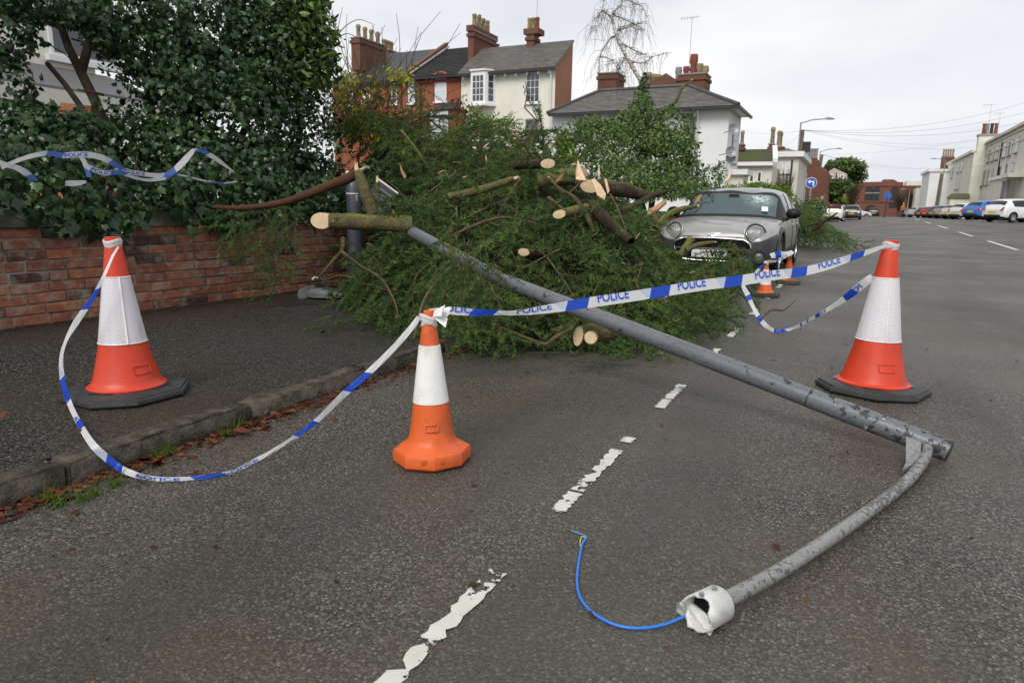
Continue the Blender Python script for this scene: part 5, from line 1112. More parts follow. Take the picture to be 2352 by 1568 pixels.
for L_ in limbs:
    for q in range(36):
        i = random.randrange(1, len(L_)); p = L_[i]; ln = random.uniform(.2, 1.1); sx = Rv*random.gauss(0, .38) + Vector((0, random.gauss(0, .3), 0)); pts = []
        for j in range(6):
            t = j/5; pts.append(p+sx*ln*(t**.6)*.9+Vector((0, 0, .10*ln*sin(pi*t*.5)-ln*.8*t*t))+Vector((random.gauss(0, .035), 0, random.gauss(0, .035))))
        b.tube(pts, [.005, .0045, .004, .0035, .003, .0025], 3, caps=False)
b.build('twigs', MT['twig'], bt, kind='stuff')
scatter('ivy_on_trunk', *IVY, *blob_leaves([(1478, 210, 18.8, 10, 40, .15, 260), (1482, 255, 18.7, 16, 25, .2, 200)], .10), MT['ivy'], bt, kind='stuff')
t = log('broken_branch', 'bare snapped limb with pale tip pointing up over the white house roof', [(1520, 255, 16.5, 6), (1550, 235, 16.5, 4.5), (1565, 205, 16.5, 3.5), (1588, 185, 16.5, 2)], 'barkmoss', (None, 'torn'), 7, 'branch')
# ------------------------------------------------------------------ litter on the ground
lt = []
for q in range(6):
    V = OVAL[0].copy(); V[:, 0] *= 1.6; V[:, 2] += .18*np.sin(V[:, 1]*4+q)*(1 if q % 2 else -1)+.2*np.abs(V[:, 0]); V[:, 2] -= V[:, 2].min(); lt.append(arrmesh('fallen_leaf', V*.07, OVAL[1], MT['deadleaf'], attr=[q/6]*len(V)))
def drop(x, y, z, k, lab, grp):
    o = bpy.data.objects.new('fallen_leaf', random.choice(lt)); link(o); o.location = (x, y, z); o.rotation_euler = (random.gauss(0, .25), random.gauss(0, .25), random.uniform(0, 6.3)); o.scale = (k, k, k*.8); props(o, lab, 'leaf', grp)
for q in range(60):
    y = random.choice((random.uniform(1.0, 2.1), random.uniform(.8, 4.2), random.uniform(1.9, 2.6))); drop(KX+abs(random.gauss(0, .075))+.01, y, .004, random.uniform(.5, 1.25), 'brown dead leaf lying in the gutter against the kerb', 'dead leaves along the kerb')
for q in range(60):
    x, y = random.uniform(-2.5, 1.6), random.uniform(1.0, 7.0)
    if x > -1 and random.random() < .4: continue
    drop(x, y, .003, random.uniform(.25, .6), 'small brown leaf scrap lying loose on the asphalt', 'leaf scraps on the road')
for q in range(40): drop(random.uniform(-5.2, KX-.2), random.uniform(1.6, 5.0), .115, random.uniform(.3, .7), 'brown leaf lying on the dark pavement', 'leaves on the pavement')
n = 5200; x = rng.random(n)*5.6-5.4; y = .8+rng.random(n)*6.5; x2 = np.where(rng.random(n) < .55, KX+np.abs(rng.normal(size=n))*.12, x); keep = np.where(x2 > -1.2, rng.random(n) < .35, True); x2, y = x2[keep], y[keep]; n = len(x2)
z = np.where(x2 < KX-.13, .118-(x2+8)/5.2*.036+.002, np.where(x2 < KX, .095, .004))
pos = np.stack([x2, y, z], 1); a = rng.random(n)*6.28; tip = np.stack([np.cos(a), np.sin(a), 0*a], 1); nrm = unit(np.array([0, 0, 1.])+.2*rng.normal(size=(n, 3)))
scatter('leaf_litter', (OVAL[0]*np.array([.5, 1, .4])), OVAL[1], pos, rots(tip, nrm), .008+.020*rng.random(n)**2.5, MT['deadleaf'], None, kind='stuff')
n = 1500; y = .7+rng.random(n)*4.2; x = KX+np.abs(rng.normal(size=n))*.07+.005; a = rng.random(n)*6.28; tip = np.stack([np.cos(a), np.sin(a), 0*a], 1); nrm = unit(np.array([0, 0, 1.])+.35*rng.normal(size=(n, 3)))
scatter('gutter_litter', OVAL[0]*np.array([1.1, 1, .6]), OVAL[1], np.stack([x, y, .004+.012*rng.random(n)], 1), rots(tip, nrm), .012+.035*rng.random(n)**2, MT['deadleaf'], None, kind='stuff')
n = 4200; a = rng.random(n)*6.28; k_ = rng.integers(2, 13, n); f_ = rng.random(n)[:, None]; ep = FP[k_]*(1-f_)+FP[k_+1]*f_; ep = ep+np.stack([rng.normal(size=n)*.25+.1, -np.abs(rng.normal(size=n))*.35+.1], 1)
zz = np.where(ep[:, 0] < KX, .12, .004); pos = np.stack([ep[:, 0], ep[:, 1], zz], 1); tip = np.stack([np.cos(a), np.sin(a), 0*a], 1)
scatter('needle_litter', np.array([(-.05, 0, 0), (.05, 0, 0), (0, 1, .05)]), np.array([(0, 1, 2)]), pos, rots(tip, np.tile([0, 0, 1.], (n, 1))), .03+.03*rng.random(n), MT['needle'], None, kind='stuff')
gt = []
for q in range(4):
    m_ = 26; P = rng.normal(size=(m_, 3))*np.array([.015, .015, 0]); tp = unit(rng.normal(size=(m_, 3))*np.array([.6, .6, .2])+np.array([0, 0, .8])); R_ = rots(tp, rng.normal(size=(m_, 3)))
    tv = np.array([(-.04, 0, 0), (.04, 0, 0), (0, 1, 0)]); V = np.einsum('nij,kj->nki', R_, tv*.07)*rng.uniform(.5, 1.2, m_)[:, None, None]+P[:, None]; gt.append(arrmesh('grass_tuft', V.reshape(-1, 3), np.arange(m_*3).reshape(-1, 3), MT['brightleaf'], attr=rng.random(m_*3)*.3))
for (u, v) in ((270, 1115), (215, 1140), (195, 1150), (110, 1150), (520, 1000), (545, 985), (370, 1050), (395, 1040), (625, 945), (128, 1163)):
    p = G(u, v, 0); o = bpy.data.objects.new('grass_tuft', random.choice(gt)); link(o); o.location = (max(p.x, KX+.012), p.y, .002); o.rotation_euler.z = random.uniform(0, 6); props(o, 'tiny grass tuft growing in the gutter at the kerb foot', 'grass tuft', 'grass tufts in the gutter')
# ------------------------------------------------------------------ cars
def car_body(st, J, wheels, wr_, cutw, levels=2, dent=None, capm=None):
    """st: stations (y, wb, wl, zt, zb, wr, zbot); J(i, j) -> material index of the cell; returns evaluated mesh after rounding and arch cutting"""
    V, F, MI = [], [], []
    def sec(s):
        y, wb, wl_, zt, zb_, wr, z0 = s; e = min(.075, max(.008, (zt-zb_)*.55)); zm = (zt-e+zb_)/2
        return [(0, zt), (wr*.45, zt-e*.10), (wr*.82, zt-e*.42), (wr, zt-e), ((wr*.48+wb*.52), zm if zt-e > zb_+.04 else (zt-e)*.6+zb_*.4), (wb, zb_), (wl_*.5+wb*.5+.012, zb_*.62+.55*.38), (wl_, min(.60, zb_-.04)), (wl_, .40), (wl_-.03, z0+.06), (wl_*.8, z0), (0, z0)]
    secs = [sec(s) for s in st]; n = len(secs[0]); ring_n = 2*n-2
    for s, q in zip(st, secs):
        for x, z in q: V.append((x, s[0], z))
        for x, z in q[-2:0:-1]: V.append((-x, s[0], z))
    for i in range(len(st)-1):
        for k in range(ring_n):
            k2 = (k+1) % ring_n; a = i*ring_n; F.append((a+k, a+k2, a+ring_n+k2, a+ring_n+k)); j = k if k < n-1 else ring_n-1-k; MI.append(J(i, j))
    for e, i in ((0, 0), (1, len(st)-1)):
        a = i*ring_n
        for j in range(n-1):
            l1, l2 = (a+(ring_n-j) % ring_n), a+(ring_n-j-1)
            f = [a+j, a+j+1, l2, l1]
            if j == 0: f = [a, a+1, l2]
            if j == n-2: f = [a+j, a+j+1, l1]
            F.append(tuple(f)); MI.append(J(-1 if e == 0 else -2, j))
    me = bpy.data.meshes.new('tmp'); me.from_pydata(V, [], F); me.polygons.foreach_set('material_index', MI)
    for q in range(8): me.materials.append(None)
    bm = bmesh.new(); bm.from_mesh(me); bmesh.ops.recalc_face_normals(bm, faces=bm.faces); bm.to_mesh(me); bm.free()
    o = bpy.data.objects.new('tmp', me); COL.objects.link(o); o.modifiers.new('s', 'SUBSURF').levels = levels
    dg = bpy.context.evaluated_depsgraph_get(); m2 = bpy.data.meshes.new_from_object(o.evaluated_get(dg)); o.modifiers.clear(); o.data = m2
    if dent:
        for v in m2.vertices: v.co += dent(v.co)
    cu = MB()
    for (y, z) in wheels:
        for sx in (-1, 1): cu.tube([(sx*(cutw-.30), y, z), (sx*(cutw+.3), y, z)], wr_, 28)
    c = cu.build('cut', [None]*8); c.data.polygons.foreach_set('material_index', [4]*len(c.data.polygons))
    b = o.modifiers.new('b', 'BOOLEAN'); b.operation = 'DIFFERENCE'; b.solver = 'EXACT'; b.object = c
    dg = bpy.context.evaluated_depsgraph_get(); m3 = bpy.data.meshes.new_from_object(o.evaluated_get(dg))
    bpy.data.objects.remove(o); bpy.data.objects.remove(c); return m3, secs
def split_mesh(me, names, mats, parent, sharp=40, isl=()):
    """one object for each material index"""
    out = {}
    for k, nm in names.items():
      if True:
        fs_all = [p for p in me.polygons if p.material_index == k]
        if not fs_all: continue
        groups = [fs_all]
        if k in isl:                             # each pane or pillar is a piece of its own
            par = {}
            def find(a):
                while par[a] != a: par[a] = par[par[a]]; a = par[a]
                return a
            for p in fs_all:
                for v in p.vertices: par.setdefault(v, v)
                r = find(p.vertices[0])
                for v in p.vertices[1:]: par[find(v)] = r
            gd = {}
            for p in fs_all: gd.setdefault(find(p.vertices[0]), []).append(p)
            groups = list(gd.values())
      for fs in groups:
        used = {}; V = []; F = []
        for p in fs:
            f = []
            for v in p.vertices:
                if v not in used: used[v] = len(V); V.append(me.vertices[v].co[:])
                f.append(used[v])
            F.append(f)
        m = bpy.data.meshes.new(nm); m.from_pydata(V, [], F); m.materials.append(mats[k]); m.polygons.foreach_set('use_smooth', [True]*len(F)); m.set_sharp_from_angle(angle=radians(sharp)); o = bpy.data.objects.new(nm, m); link(o, parent); out[k] = o
    return out
def paint(name, col, rough=.28, metal=.0):
    k = NM(name); n = k.noise(k.coord('Object'), 3, 4); k.set('Base Color', k.mix(k.ramp(n, [(.4, 0), (.7, .5)]), col, tuple(q*.86 for q in col))); k.set('Metallic', metal); k.set('Roughness', rough); k.set('Coat Weight', .35); k.set('Coat Roughness', .12); return k.m
def wheel_proto(r, w, spokes=10):
    root = bpy.data.objects.new('wheel', None); RX = Matrix.Rotation(pi/2, 3, 'Y')
    MB().lathe([(r*.66, -w*.5), (r*.9, -w*.52), (r*.985, -w*.40), (r, -w*.2), (r, w*.2), (r*.985, w*.40), (r*.9, w*.52), (r*.66, w*.5)], 32, R=RX, close=False).build('tyre', MT['tyre'], root, world=False, smooth=40)
    MB().lathe([(r*.66, -w*.45), (r*.70, w*.50), (r*.64, w*.47), (r*.62, w*.1), (.02, w*.05)], 32, R=RX, close=False).build('rim', MT['alloy'], root, world=False, smooth=30)
    b = MB()
    for q in range(spokes):
        a = 2*pi*q/spokes; d = Vector((0, cos(a), sin(a))); t = Vector((0, -sin(a), cos(a))); b.slab([Vector((w*.36, 0, 0))+d*.03+t*r*.06, Vector((w*.36, 0, 0))+d*.03-t*r*.06, Vector((w*.42, 0, 0))+d*r*.66-t*r*.075, Vector((w*.42, 0, 0))+d*r*.66+t*r*.075], (-w*.16, 0, 0))
    b.build('spokes', MT['alloy'], root, world=False); MB().lathe([(r*.6, 0), (.01, .001)], 24, R=RX).build('brake_shadow', MT['matte'], root, world=False)
    return root
_WP = {}
def put_wheels(t, wheels, x, r, w, sp=10):
    key = (round(r, 3), round(w, 3), sp)
    if key not in _WP: _WP[key] = wheel_proto(r, w, sp)
    for (y, z) in wheels:
        for sx in (1, -1):
            c = copy_tree(_WP[key], t); c.location = (sx*x, y, z); c.rotation_euler = (0, 0, 0 if sx > 0 else pi)
def interp_sec(st, secs, y):
    ysn = [s[0] for s in st]; n = len(secs[0]); return [(float(np.interp(y, ysn, [s[j][0] for s in secs])), float(np.interp(y, ysn, [s[j][1] for s in secs]))) for j in range(n)]
def side_x(q, z):
    pz = [p[1] for p in q[3:11]][::-1]; px = [p[0] for p in q[3:11]][::-1]; return float(np.interp(z, pz, px))
def front_y(st, secs, x, z, y1=1.2):
    for y in np.arange(0, y1, .012):
        q = interp_sec(st, secs, y); xs = [p[0] for p in q[:6]]; top = float(np.interp(abs(x), xs, [p[1] for p in q[:6]]))
        if z <= top and abs(x) <= side_x(q, z)+1e-6: return y
    return y1
# ---- the damaged car
mp_ = GR(1771, 636); SC = 1.06
mini = thing('damaged_car', 'dented silver estate car with smashed windscreen parked beside the fallen tree', 'car', (mp_.x-.80*SC, mp_.y-.80*SC, zr(mp_.y)+.0), rot=(radians(.3), 0, radians(-1.0))); mini.scale = (SC, SC, SC)
ST = [(0, .58, .62, .615, .55, .46, .20), (.03, .68, .72, .69, .60, .56, .19), (.10, .76, .80, .755, .66, .63, .18), (.22, .81, .85, .80, .71, .69, .18), (.42, .845, .885, .84, .755, .72, .18), (.72, .86, .90, .872, .80, .74, .18), (1.0, .865, .90, .895, .83, .75, .18), (1.14, .865, .90, .905, .845, .75, .18), (1.18, .865, .90, .915, .85, .745, .18),
 (1.45, .865, .90, 1.125, .865, .715, .18), (1.70, .86, .90, 1.315, .875, .69, .18), (1.76, .86, .90, 1.345, .875, .69, .18), (1.90, .86, .90, 1.37, .88, .69, .18), (2.28, .86, .90, 1.39, .885, .69, .18), (2.36, .86, .90, 1.392, .885, .69, .18), (3.02, .86, .90, 1.385, .89, .685, .18), (3.10, .86, .90, 1.382, .89, .685, .18), (3.62, .855, .895, 1.36, .895, .67, .18), (3.72, .85, .89, 1.35, .895, .66, .19), (4.02, .83, .86, 1.22, .89, .64, .20), (4.16, .79, .82, .98, .82, .62, .22), (4.25, .72, .76, .80, .70, .58, .26)]
def Jm(i, j):
    if i == -1: return 2 if j >= 6 else 0
    if i == -2: return 0
    y = ST[i][0]
    if 1.18 <= y < 1.70 and j <= 2: return 1
    if 1.14 <= y < 1.76 and j <= 4: return 3
    if 1.76 <= y < 3.62 and j in (3, 4): return 3 if y in (2.28, 3.02) else 5
    if 1.70 <= y < 4.0 and j <= 2: return 6
    if y < .42 and j >= 6: return 2
    if j >= 8: return 2
    return 0
def dentf(c):
    d = Vector()
    if c.y < 1.12 and c.z > .66:
        w = sm(.66, .76, c.z)*sm(1.2, .9, c.y); d.z = w*(-.030*exp(-((c.x-.18)**2+(c.y-.45)**2)/.045) + .020*sin(c.x*9+c.y*6)*cos(c.y*7-c.x*3)*.7 - .022*exp(-((c.x-.42)**2+(c.y-.2)**2)/.02)); d.y = w*.01*sin(c.x*13)
    if c.z > 1.26 and 1.5 < c.y < 2.3: d.z -= .045*exp(-((c.x-.25)**2/.05+(c.y-1.78)**2/.02)) + .02*exp(-((c.x+.3)**2/.03+(c.y-1.8)**2/.01))
    return d
WH = [(.80, .335), (3.46, .335)]
MT['mini'] = paint('silver_car_paint', (.275, .27, .262), .30, .08); MT['bumper'] = M('dark_grey_bumper', (.042, .042, .045), .45); MT['roofgrey'] = paint('grey_roof_paint', (.20, .20, .205), .22, .2)
def m_screen():
    k = NM('smashed_windscreen'); c = k.coord('Object'); d = k.n('VectorMath', {0: c, 1: (.42, 1.60, 1.22)}, operation='DISTANCE').outputs['Value']; mask = k.ramp(k.math('ADD', d, k.math('MULTIPLY', k.math('SUBTRACT', k.noise(c, 5, 4), .5), .3)), [(.05, 1), (.34, 0)])
    v = k.n('TexVoronoi', {'Vector': k.n('VectorMath', {0: c, 1: k.n('TexNoise', {'Vector': c, 'Scale': 6.0}).outputs['Color']}).outputs[0], 'Scale': 13.0}, feature='DISTANCE_TO_EDGE').outputs['Distance']
    cr = k.math('MULTIPLY', k.ramp(v, [(.0, 1), (.05, 0)]), mask); fr = k.math('MULTIPLY', k.ramp(k.noise(c, 20, 5), [(.4, 0), (.65, 1)]), k.math('MULTIPLY', mask, mask)); f = k.math('MINIMUM', k.math('ADD', cr, fr), .85)
    k.set('Base Color', k.mix(f, (.035, .065, .068), (.60, .70, .68))); k.set('Roughness', k.ramp(f, [(0, .06), (1, .5)])); k.set('Specular IOR Level', .9); k.bump(f, .5, .01); return k.m
MT['screen'] = m_screen(); MT['pillar'] = M('black_trim', (.012, .012, .013), .5, spec=.25)
m3, SECS = car_body(ST, Jm, WH, .375, .90, 2, dentf)
split_mesh(m3, {0: 'body', 1: 'windscreen', 2: 'bumper_and_sills', 3: 'pillar', 4: 'wheel_arch', 5: 'window', 6: 'roof'}, {0: MT['mini'], 1: MT['screen'], 2: MT['bumper'], 3: MT['pillar'], 4: MT['matte'], 5: MT['glassdark'], 6: MT['roofgrey']}, mini, isl=(3, 4, 5))
put_wheels(mini, WH, .79, .335, .20, 10)
def fy(x, z): return front_y(ST, SECS, x, z)
def sx_(y, z): return side_x(interp_sec(ST, SECS, y), z)
for sx in (1, -1):                               # arch cladding
    for (wy, wz) in WH:
        b = MB(); rings = []
        for a in np.linspace(radians(-16), radians(196), 26):
            row = []
            for r, e in ((.366, -.03), (.369, .016), (.418, .020), (.440, .004)):
                y, z = wy+r*cos(a), wz+r*sin(a); z = max(.2, z); row.append(Vector((sx*(sx_(min(max(y, .05), 4.2), z)+e), y, z)))
            rings.append(row)
        b.loft(rings, close=False); o = b.build('arch_cladding', MT['bumper'], mini, world=False, smooth=50)
    # head lamp, fog lamp, mirror, door lines
    hx, hz = .60*sx, .675; hy = fy(hx, hz); n = Vector((sx*.40, -.86, .34)).normalized(); Rm = n.to_track_quat('Z', 'Y').to_matrix(); c = Vector((hx, hy+.015, hz))
    hl = MB().lathe([(.152, -.03), (.154, .006), (.138, .014), (.134, .002)], 32, c=c, R=Rm, close=False).build('headlamp', MT['black'], mini, world=False, smooth=40)
    MB().lathe([(.134, .0), (.122, .004), (.10, -.02), (.03, -.035), (.001, -.035)], 32, c=c, R=Rm, close=False).build('reflector', MT['chrome'], hl, world=False, smooth=40)
    k = MT.get('lens')
    if not k:
        q = NM('lamp_lens'); q.set('Base Color', (.80, .82, .84, 1)); q.set('Roughness', .12); q.set('Transmission Weight', .85); q.set('Coat Weight', .5); q.bump(q.n('TexWave', {'Vector': q.coord('Object'), 'Scale': 22.0, 'Distortion': 3.0}).outputs['Fac'], .35, .01); MT['lens'] = q.m
    MB().lathe([(.133, .004), (.122, .022), (.092, .036), (.048, .044), (.001, .046)], 32, c=c, R=Rm, close=False).build('lens', MT['lens'], hl, world=False, smooth=60)
    MB().lathe([(.166, -.006), (.168, .004), (.157, .009), (.155, .002)], 32, c=c, R=Rm, close=False).build('lamp_rim', MT['mini'], hl, world=False, smooth=60)
    fx, fz = .68*sx, .35; fyv = fy(fx, fz); n2 = Vector((sx*.35, -.93, .05)).normalized(); R2 = n2.to_track_quat('Z', 'Y').to_matrix(); c2 = Vector((fx, fyv-.004, fz))
    fg = MB().lathe([(.10, -.05), (.10, .006), (.075, .009), (.06, .004)], 24, c=c2, R=R2, close=True).build('fog_lamp', MT['black'], mini, world=False, smooth=40); MB().lathe([(.055, .006), (.045, .014), (.001, .018)], 20, c=c2, R=R2, close=False).build('lens', MT['lens'], fg, world=False, smooth=60)
    my = 1.50; mm = MB(); mc = Vector((sx*.965, 1.46, .965)); rg = []
    for q in range(9):
        f = q/8; r = sin(pi*min(.97, max(.06, f)))**.5; rg.append([mc+Vector((sx*.0, .075*(f-.5)*2, 0))+Vector((cos(a)*.115*r, 0, sin(a)*.085*r)) for a in np.linspace(0, 2*pi, 21)[:-1]])
    mo = mm.loft(rg).build('mirror', MT['pillar'], mini, world=False, smooth=60); MB().tube([(sx*.84, 1.48, .86), (sx*.89, 1.47, .89), (sx*.94, 1.46, .93)], [.035, .028, .03], 8).build('stalk', MT['black'], mo, world=False, smooth=60)
    for y in (2.32, 3.08):                       # shut lines and handles
        MB().tube([Vector((sx*(sx_(y, z)+.001), y+.02*sin(z*3), z)) for z in np.linspace(.28, .87, 9)], .004, 4).build('shut_line', MT['matte'], mini, world=False)
    for y in (2.12, 2.92): MB().tube([Vector((sx*(sx_(y, .78)+.016), y-.08, .775)), Vector((sx*(sx_(y, .78)+.03), y, .78)), Vector((sx*(sx_(y, .78)+.016), y+.08, .78))], .013, 8).build('door_handle', MT['chrome'], mini, world=False, smooth=60)
    MB().tube([Vector((sx*(sx_(y, .87)+.004), y, np.interp(y, [1.2, 3.8], [.852, .898]))) for y in np.linspace(1.2, 3.8, 14)], .007, 5).build('belt_trim', MT['chrome'], mini, world=False)
    MB().slab([Vector((sx*(sx_(1.15, .80)+.006), 1.02, .69)), Vector((sx*(sx_(1.15, .80)+.006), 1.26, .73)), Vector((sx*(sx_(1.15, .85)+.008), 1.30, .80)), Vector((sx*(sx_(1.1, .85)+.008), 1.12, .79))], (sx*.006, 0, 0)).build('side_scuttle', MT['chrome'], mini, world=False)
def onf(x, z, e): return Vector((x, fy(x, z)-e, z))
go = [(-.44, .588), (-.2, .598), (.0, .602), (.2, .598), (.44, .588), (.53, .54), (.56, .48), (.53, .39), (.46, .31), (.39, .278), (.2, .266), (-.2, .266), (-.39, .278), (-.46, .31), (-.53, .39), (-.56, .48), (-.53, .54)]
gs = catmull([(x, z, 0) for x, z in go]+[(go[0][0], go[0][1], 0)], 3)
b = MB(); cv = [onf(p[0], p[1], .010) for p in gs]; ctr = Vector((0, fy(0, .43)-.003, .43))
for i in range(len(cv)-1): b.poly([cv[i], cv[i+1], ctr+(cv[i+1]-ctr)*.45+Vector((0, -.004, 0)), ctr+(cv[i]-ctr)*.45+Vector((0, -.004, 0))]); b.poly([ctr+(cv[i]-ctr)*.45+Vector((0, -.004, 0)), ctr+(cv[i+1]-ctr)*.45+Vector((0, -.004, 0)), ctr+Vector((0, -.006, 0))])
gr = b.build('grille', MT['matte'], mini, world=False); MB().tube([onf(p[0], p[1], .014) for p in gs], .014, 8).build('chrome_surround', MT['chrome'], gr, world=False, smooth=70)
for z in (.565, .535, .505, .475): MB().tube([onf(x, z, .02) for x in np.linspace(-.50, .50, 9)], .007, 5).build('grille_bar', MT['black'], gr, world=False, smooth=60)
MB().tube([onf(x, .44, .012) for x in np.linspace(-.53, .53, 9)], .022, 6).build('bumper_beam', MT['black'], gr, world=False, smooth=60)
pl_ = MB().box((-.02, fy(0, .37)-.035, .372), (.52, .008, .112)).build('number_plate', M('white_plate', (.74, .74, .72), .4), mini, world=False)
V, F = text_mesh('VMP', .012, .105); mb = MB(); mb.v = [Vector((v.x+.10, fy(0, .37)-.0405, v.y+.372)) for v in V]; mb.f = F; mb.m = [0]*len(F); mb.build('plate_letters', MT['black'], pl_, world=False, fix=False)
em = MB(); ez = .652; 
em.lathe([(.040, 0), (.040, .012), (.03, .014)], 20, c=onf(0, ez, .0), R=Vector((0, -.8, .6)).to_track_quat('Z', 'Y').to_matrix())
o = em.build('emblem', MT['chrome'], mini, world=False, smooth=40)
for sx in (1, -1): MB().slab([onf(sx*.04, ez+.012, .012), onf(sx*.11, ez+.022, .012), onf(sx*.085, ez-.005, .012), onf(sx*.06, ez-.018, .012), onf(sx*.035, ez-.014, .012)], (0, -.006, .004)).build('emblem_wing', MT['chrome'], o, world=False)
MB().tube([Vector((x, front_y(ST, SECS, x, .625, 1.0)-.002, .625-.02*abs(x))) for x in np.linspace(-.5, .5, 9)], .005, 4).build('bonnet_line', MT['matte'], mini, world=False)
for sx, y in ((.35, .72), (-.4, .75)): MB().lathe([(.014, 0), (.008, .008), (.001, .010)], 10, c=(sx, y, interp_sec(ST, SECS, y)[1][1]-.006)).build('washer_jet', MT['black'], mini, world=False)
b = MB().slab([Vector((.50, 1.27, .99)), Vector((.60, 1.27, .985)), Vector((.585, 1.36, 1.058)), Vector((.49, 1.36, 1.063))], (0, -.010, .008)); b.build('windscreen_sticker', M('pale_sticker', (.62, .74, .74), .5), mini, world=False)
b = MB().box((.0, 1.60, 1.235), (.16, .05, .06)); b.build('rear_view_mirror', MT['black'], mini, world=False)
# ---- street cars, simpler
def street_car(label, col, loc, heading, kind='hatch', plate=(.72, .52, .03), roof=None, group=None, name='parked_car', sc=1.0, lights=False):
    L_, H_ = {'hatch': (4.0, 1.48), 'suv': (4.4, 1.66), 'mini': (3.6, 1.49), 'estate': (4.4, 1.46), 'van': (5.2, 2.2)}[kind]
    t = thing(name, label, 'van' if kind == 'van' else 'car', loc, rz=heading, group=group); t.scale = (sc, sc, sc)
    w = .88 if kind != 'mini' else .81; bz = .92*H_/1.48 if kind != 'van' else 1.25; hd = .95*H_/1.48 if kind != 'van' else 1.2; rw = .60 if kind != 'van' else .82; f = L_/4.0
    st = [(0, w*.72, w*.76, .66, .58, w*.5, .26), (.06, w*.88, w*.92, .74, .64, w*.65, .21), (.3*f, w*.96, w, .84*hd/.95, .74, w*.78, .19), (.75*f, w*.98, w*1.01, hd, .84*bz/.92, w*.8, .19), (1.05*f, w*.98, w*1.01, hd+.06, bz-.02, w*.78, .19), (1.62*f, w*.97, w*1.01, H_-.05, bz, rw*1.02, .19), (1.85*f, w*.97, w*1.01, H_-.01, bz, rw, .19), (2.35*f, w*.97, w*1.01, H_, bz+.01, rw, .19), (2.42*f, w*.97, w*1.01, H_, bz+.01, rw, .19), (3.05*f, w*.97, w*1.01, H_-.03, bz+.03, rw*.98, .19), (3.25*f, w*.97, w*1.01, H_-.045, bz+.04, rw*.97, .19), (3.55*f, w*.96, w, H_-.10, bz+.05, rw*.95, .20), (3.84*f, w*.93, w*.97, bz+.16, bz+.02, rw*1.1, .22), (3.96*f, w*.88, w*.92, .86*bz/.92, .74, w*.74, .26), (4.0*f, w*.80, w*.84, .74, .62, w*.66, .32)]
    if kind == 'van': st[11] = (3.75*f, w*.97, w*1.01, H_-.06, bz, rw, .2); st[12] = (3.9*f, w*.96, w, H_-.25, bz, rw, .22)
    def J(i, j):
        if i in (-1, -2): return 2 if j >= 8 else 0
        y = st[i][0]/f
        if 1.04 <= y < 1.6 and j <= 2: return 1
        if 3.5 <= y < 3.8 and j <= 2: return 1
        if 1.6 <= y < 3.2 and j in (3, 4) and kind != 'van': return 3 if abs(y-2.35) < .03 else 1
        if j >= 9: return 2
        if 1.6 <= y < 3.5 and j <= 2 and roof: return 5
        return 0
    wh = [(.78*f, .31), (3.28*f, .31)]; m, secs = car_body(st, J, wh, .35, w*1.01, 2)
    pm = paint('car_paint', col, .25, .1); split_mesh(m, {0: 'body', 1: 'window', 2: 'lower_trim', 3: 'pillar', 4: 'wheel_arch', 5: 'soft_top'}, {0: pm, 1: MT['glassdark'], 2: MT['black'], 3: MT['black'], 4: MT['matte'], 5: M('soft_top', roof or (0, 0, 0), .7)}, t, 45, (1, 3, 4))
    put_wheels(t, wh, w*.90, .31, .20, 10)
    def ry(x, z):
        for y in np.arange(L_, L_-1.4, -.012):
            q = interp_sec(st, secs, y); top = float(np.interp(abs(x), [p[0] for p in q[:6]], [p[1] for p in q[:6]]))
            if z <= top and abs(x) <= side_x(q, z): return y
        return L_-1.4
    for sx in (1, -1):
        z0, z1 = bz*.76, bz*1.02; P = [Vector((sx*x, ry(x, z)+.012, z)) for x, z in ((w*.60, z0), (w*.86, z0+.02), (w*.84, z1), (w*.70, z1))]; MB().slab(P, (sx*.012, .02, 0)).build('tail_light', M('tail_light', (.42, .012, .012), .15, coat=.5) if 'tail' not in MT else MT['tail'], t, world=False)
        fyv = [front_y(st, secs, x, z) for x, z in ((w*.5, .64), (w*.8, .66), (w*.8, .76), (w*.55, .74))]; P = [Vector((sx*x, q-.012, z)) for (x, z), q in zip(((w*.5, .64), (w*.8, .66), (w*.8, .76), (w*.55, .74)), fyv)]
        lm = MT['lens']
        if lights:
            kk = NM('lit_headlamp'); kk.set('Emission Color', (1, .97, .9, 1)); kk.set('Emission Strength', 6.0); lm = kk.m
        MB().slab(P, (0, -.02, 0)).build('headlamp', lm, t, world=False)
        MB().box((sx*(w+.10), 1.25*f, bz+.03), (.2, .09, .13)).build('door_mirror', pm, t, world=False)
    pz = .62 if kind != 'mini' else .80; MB().box((0, ry(0, pz)+.012, pz), (.52, .012, .115)).build('number_plate', M('plate', plate, .4), t, world=False)
    MB().box((0, ry(0, .40)+.008, .40), (w*1.3, .03, .12)).build('rear_valance', MT['black'], t, world=False)
    return t
MT['tail'] = M('tail_light', (.42, .012, .012), .15, coat=.5)
FACE_AWAY = pi
def rear_at(px, L_=4.0, hd=0.0, sc=1.0):         # place a car so that its rear bumper stands at the given street point
    h = FACE_AWAY-hd; d = Vector((-sin(h), cos(h), 0))*(-1)
    return d
def place_car(label, col, p, hd, kind='hatch', sc=1.0, **k):
    """hd: heading measured clockwise from +Y (the way the bonnet points); p: ground point under the rear bumper"""
    L_ = {'hatch': 4.0, 'suv': 4.4, 'mini': 3.6, 'estate': 4.4, 'van': 5.2}[kind]*sc; fwd = Vector((sin(hd), cos(hd), 0)); nose = Vector(p)+fwd*L_
    return street_car(label, col, (nose.x, nose.y, zr((p.y+nose.y)/2, p.x)+.0), pi-hd, kind, sc=sc, **k)
RX_ = 7.9
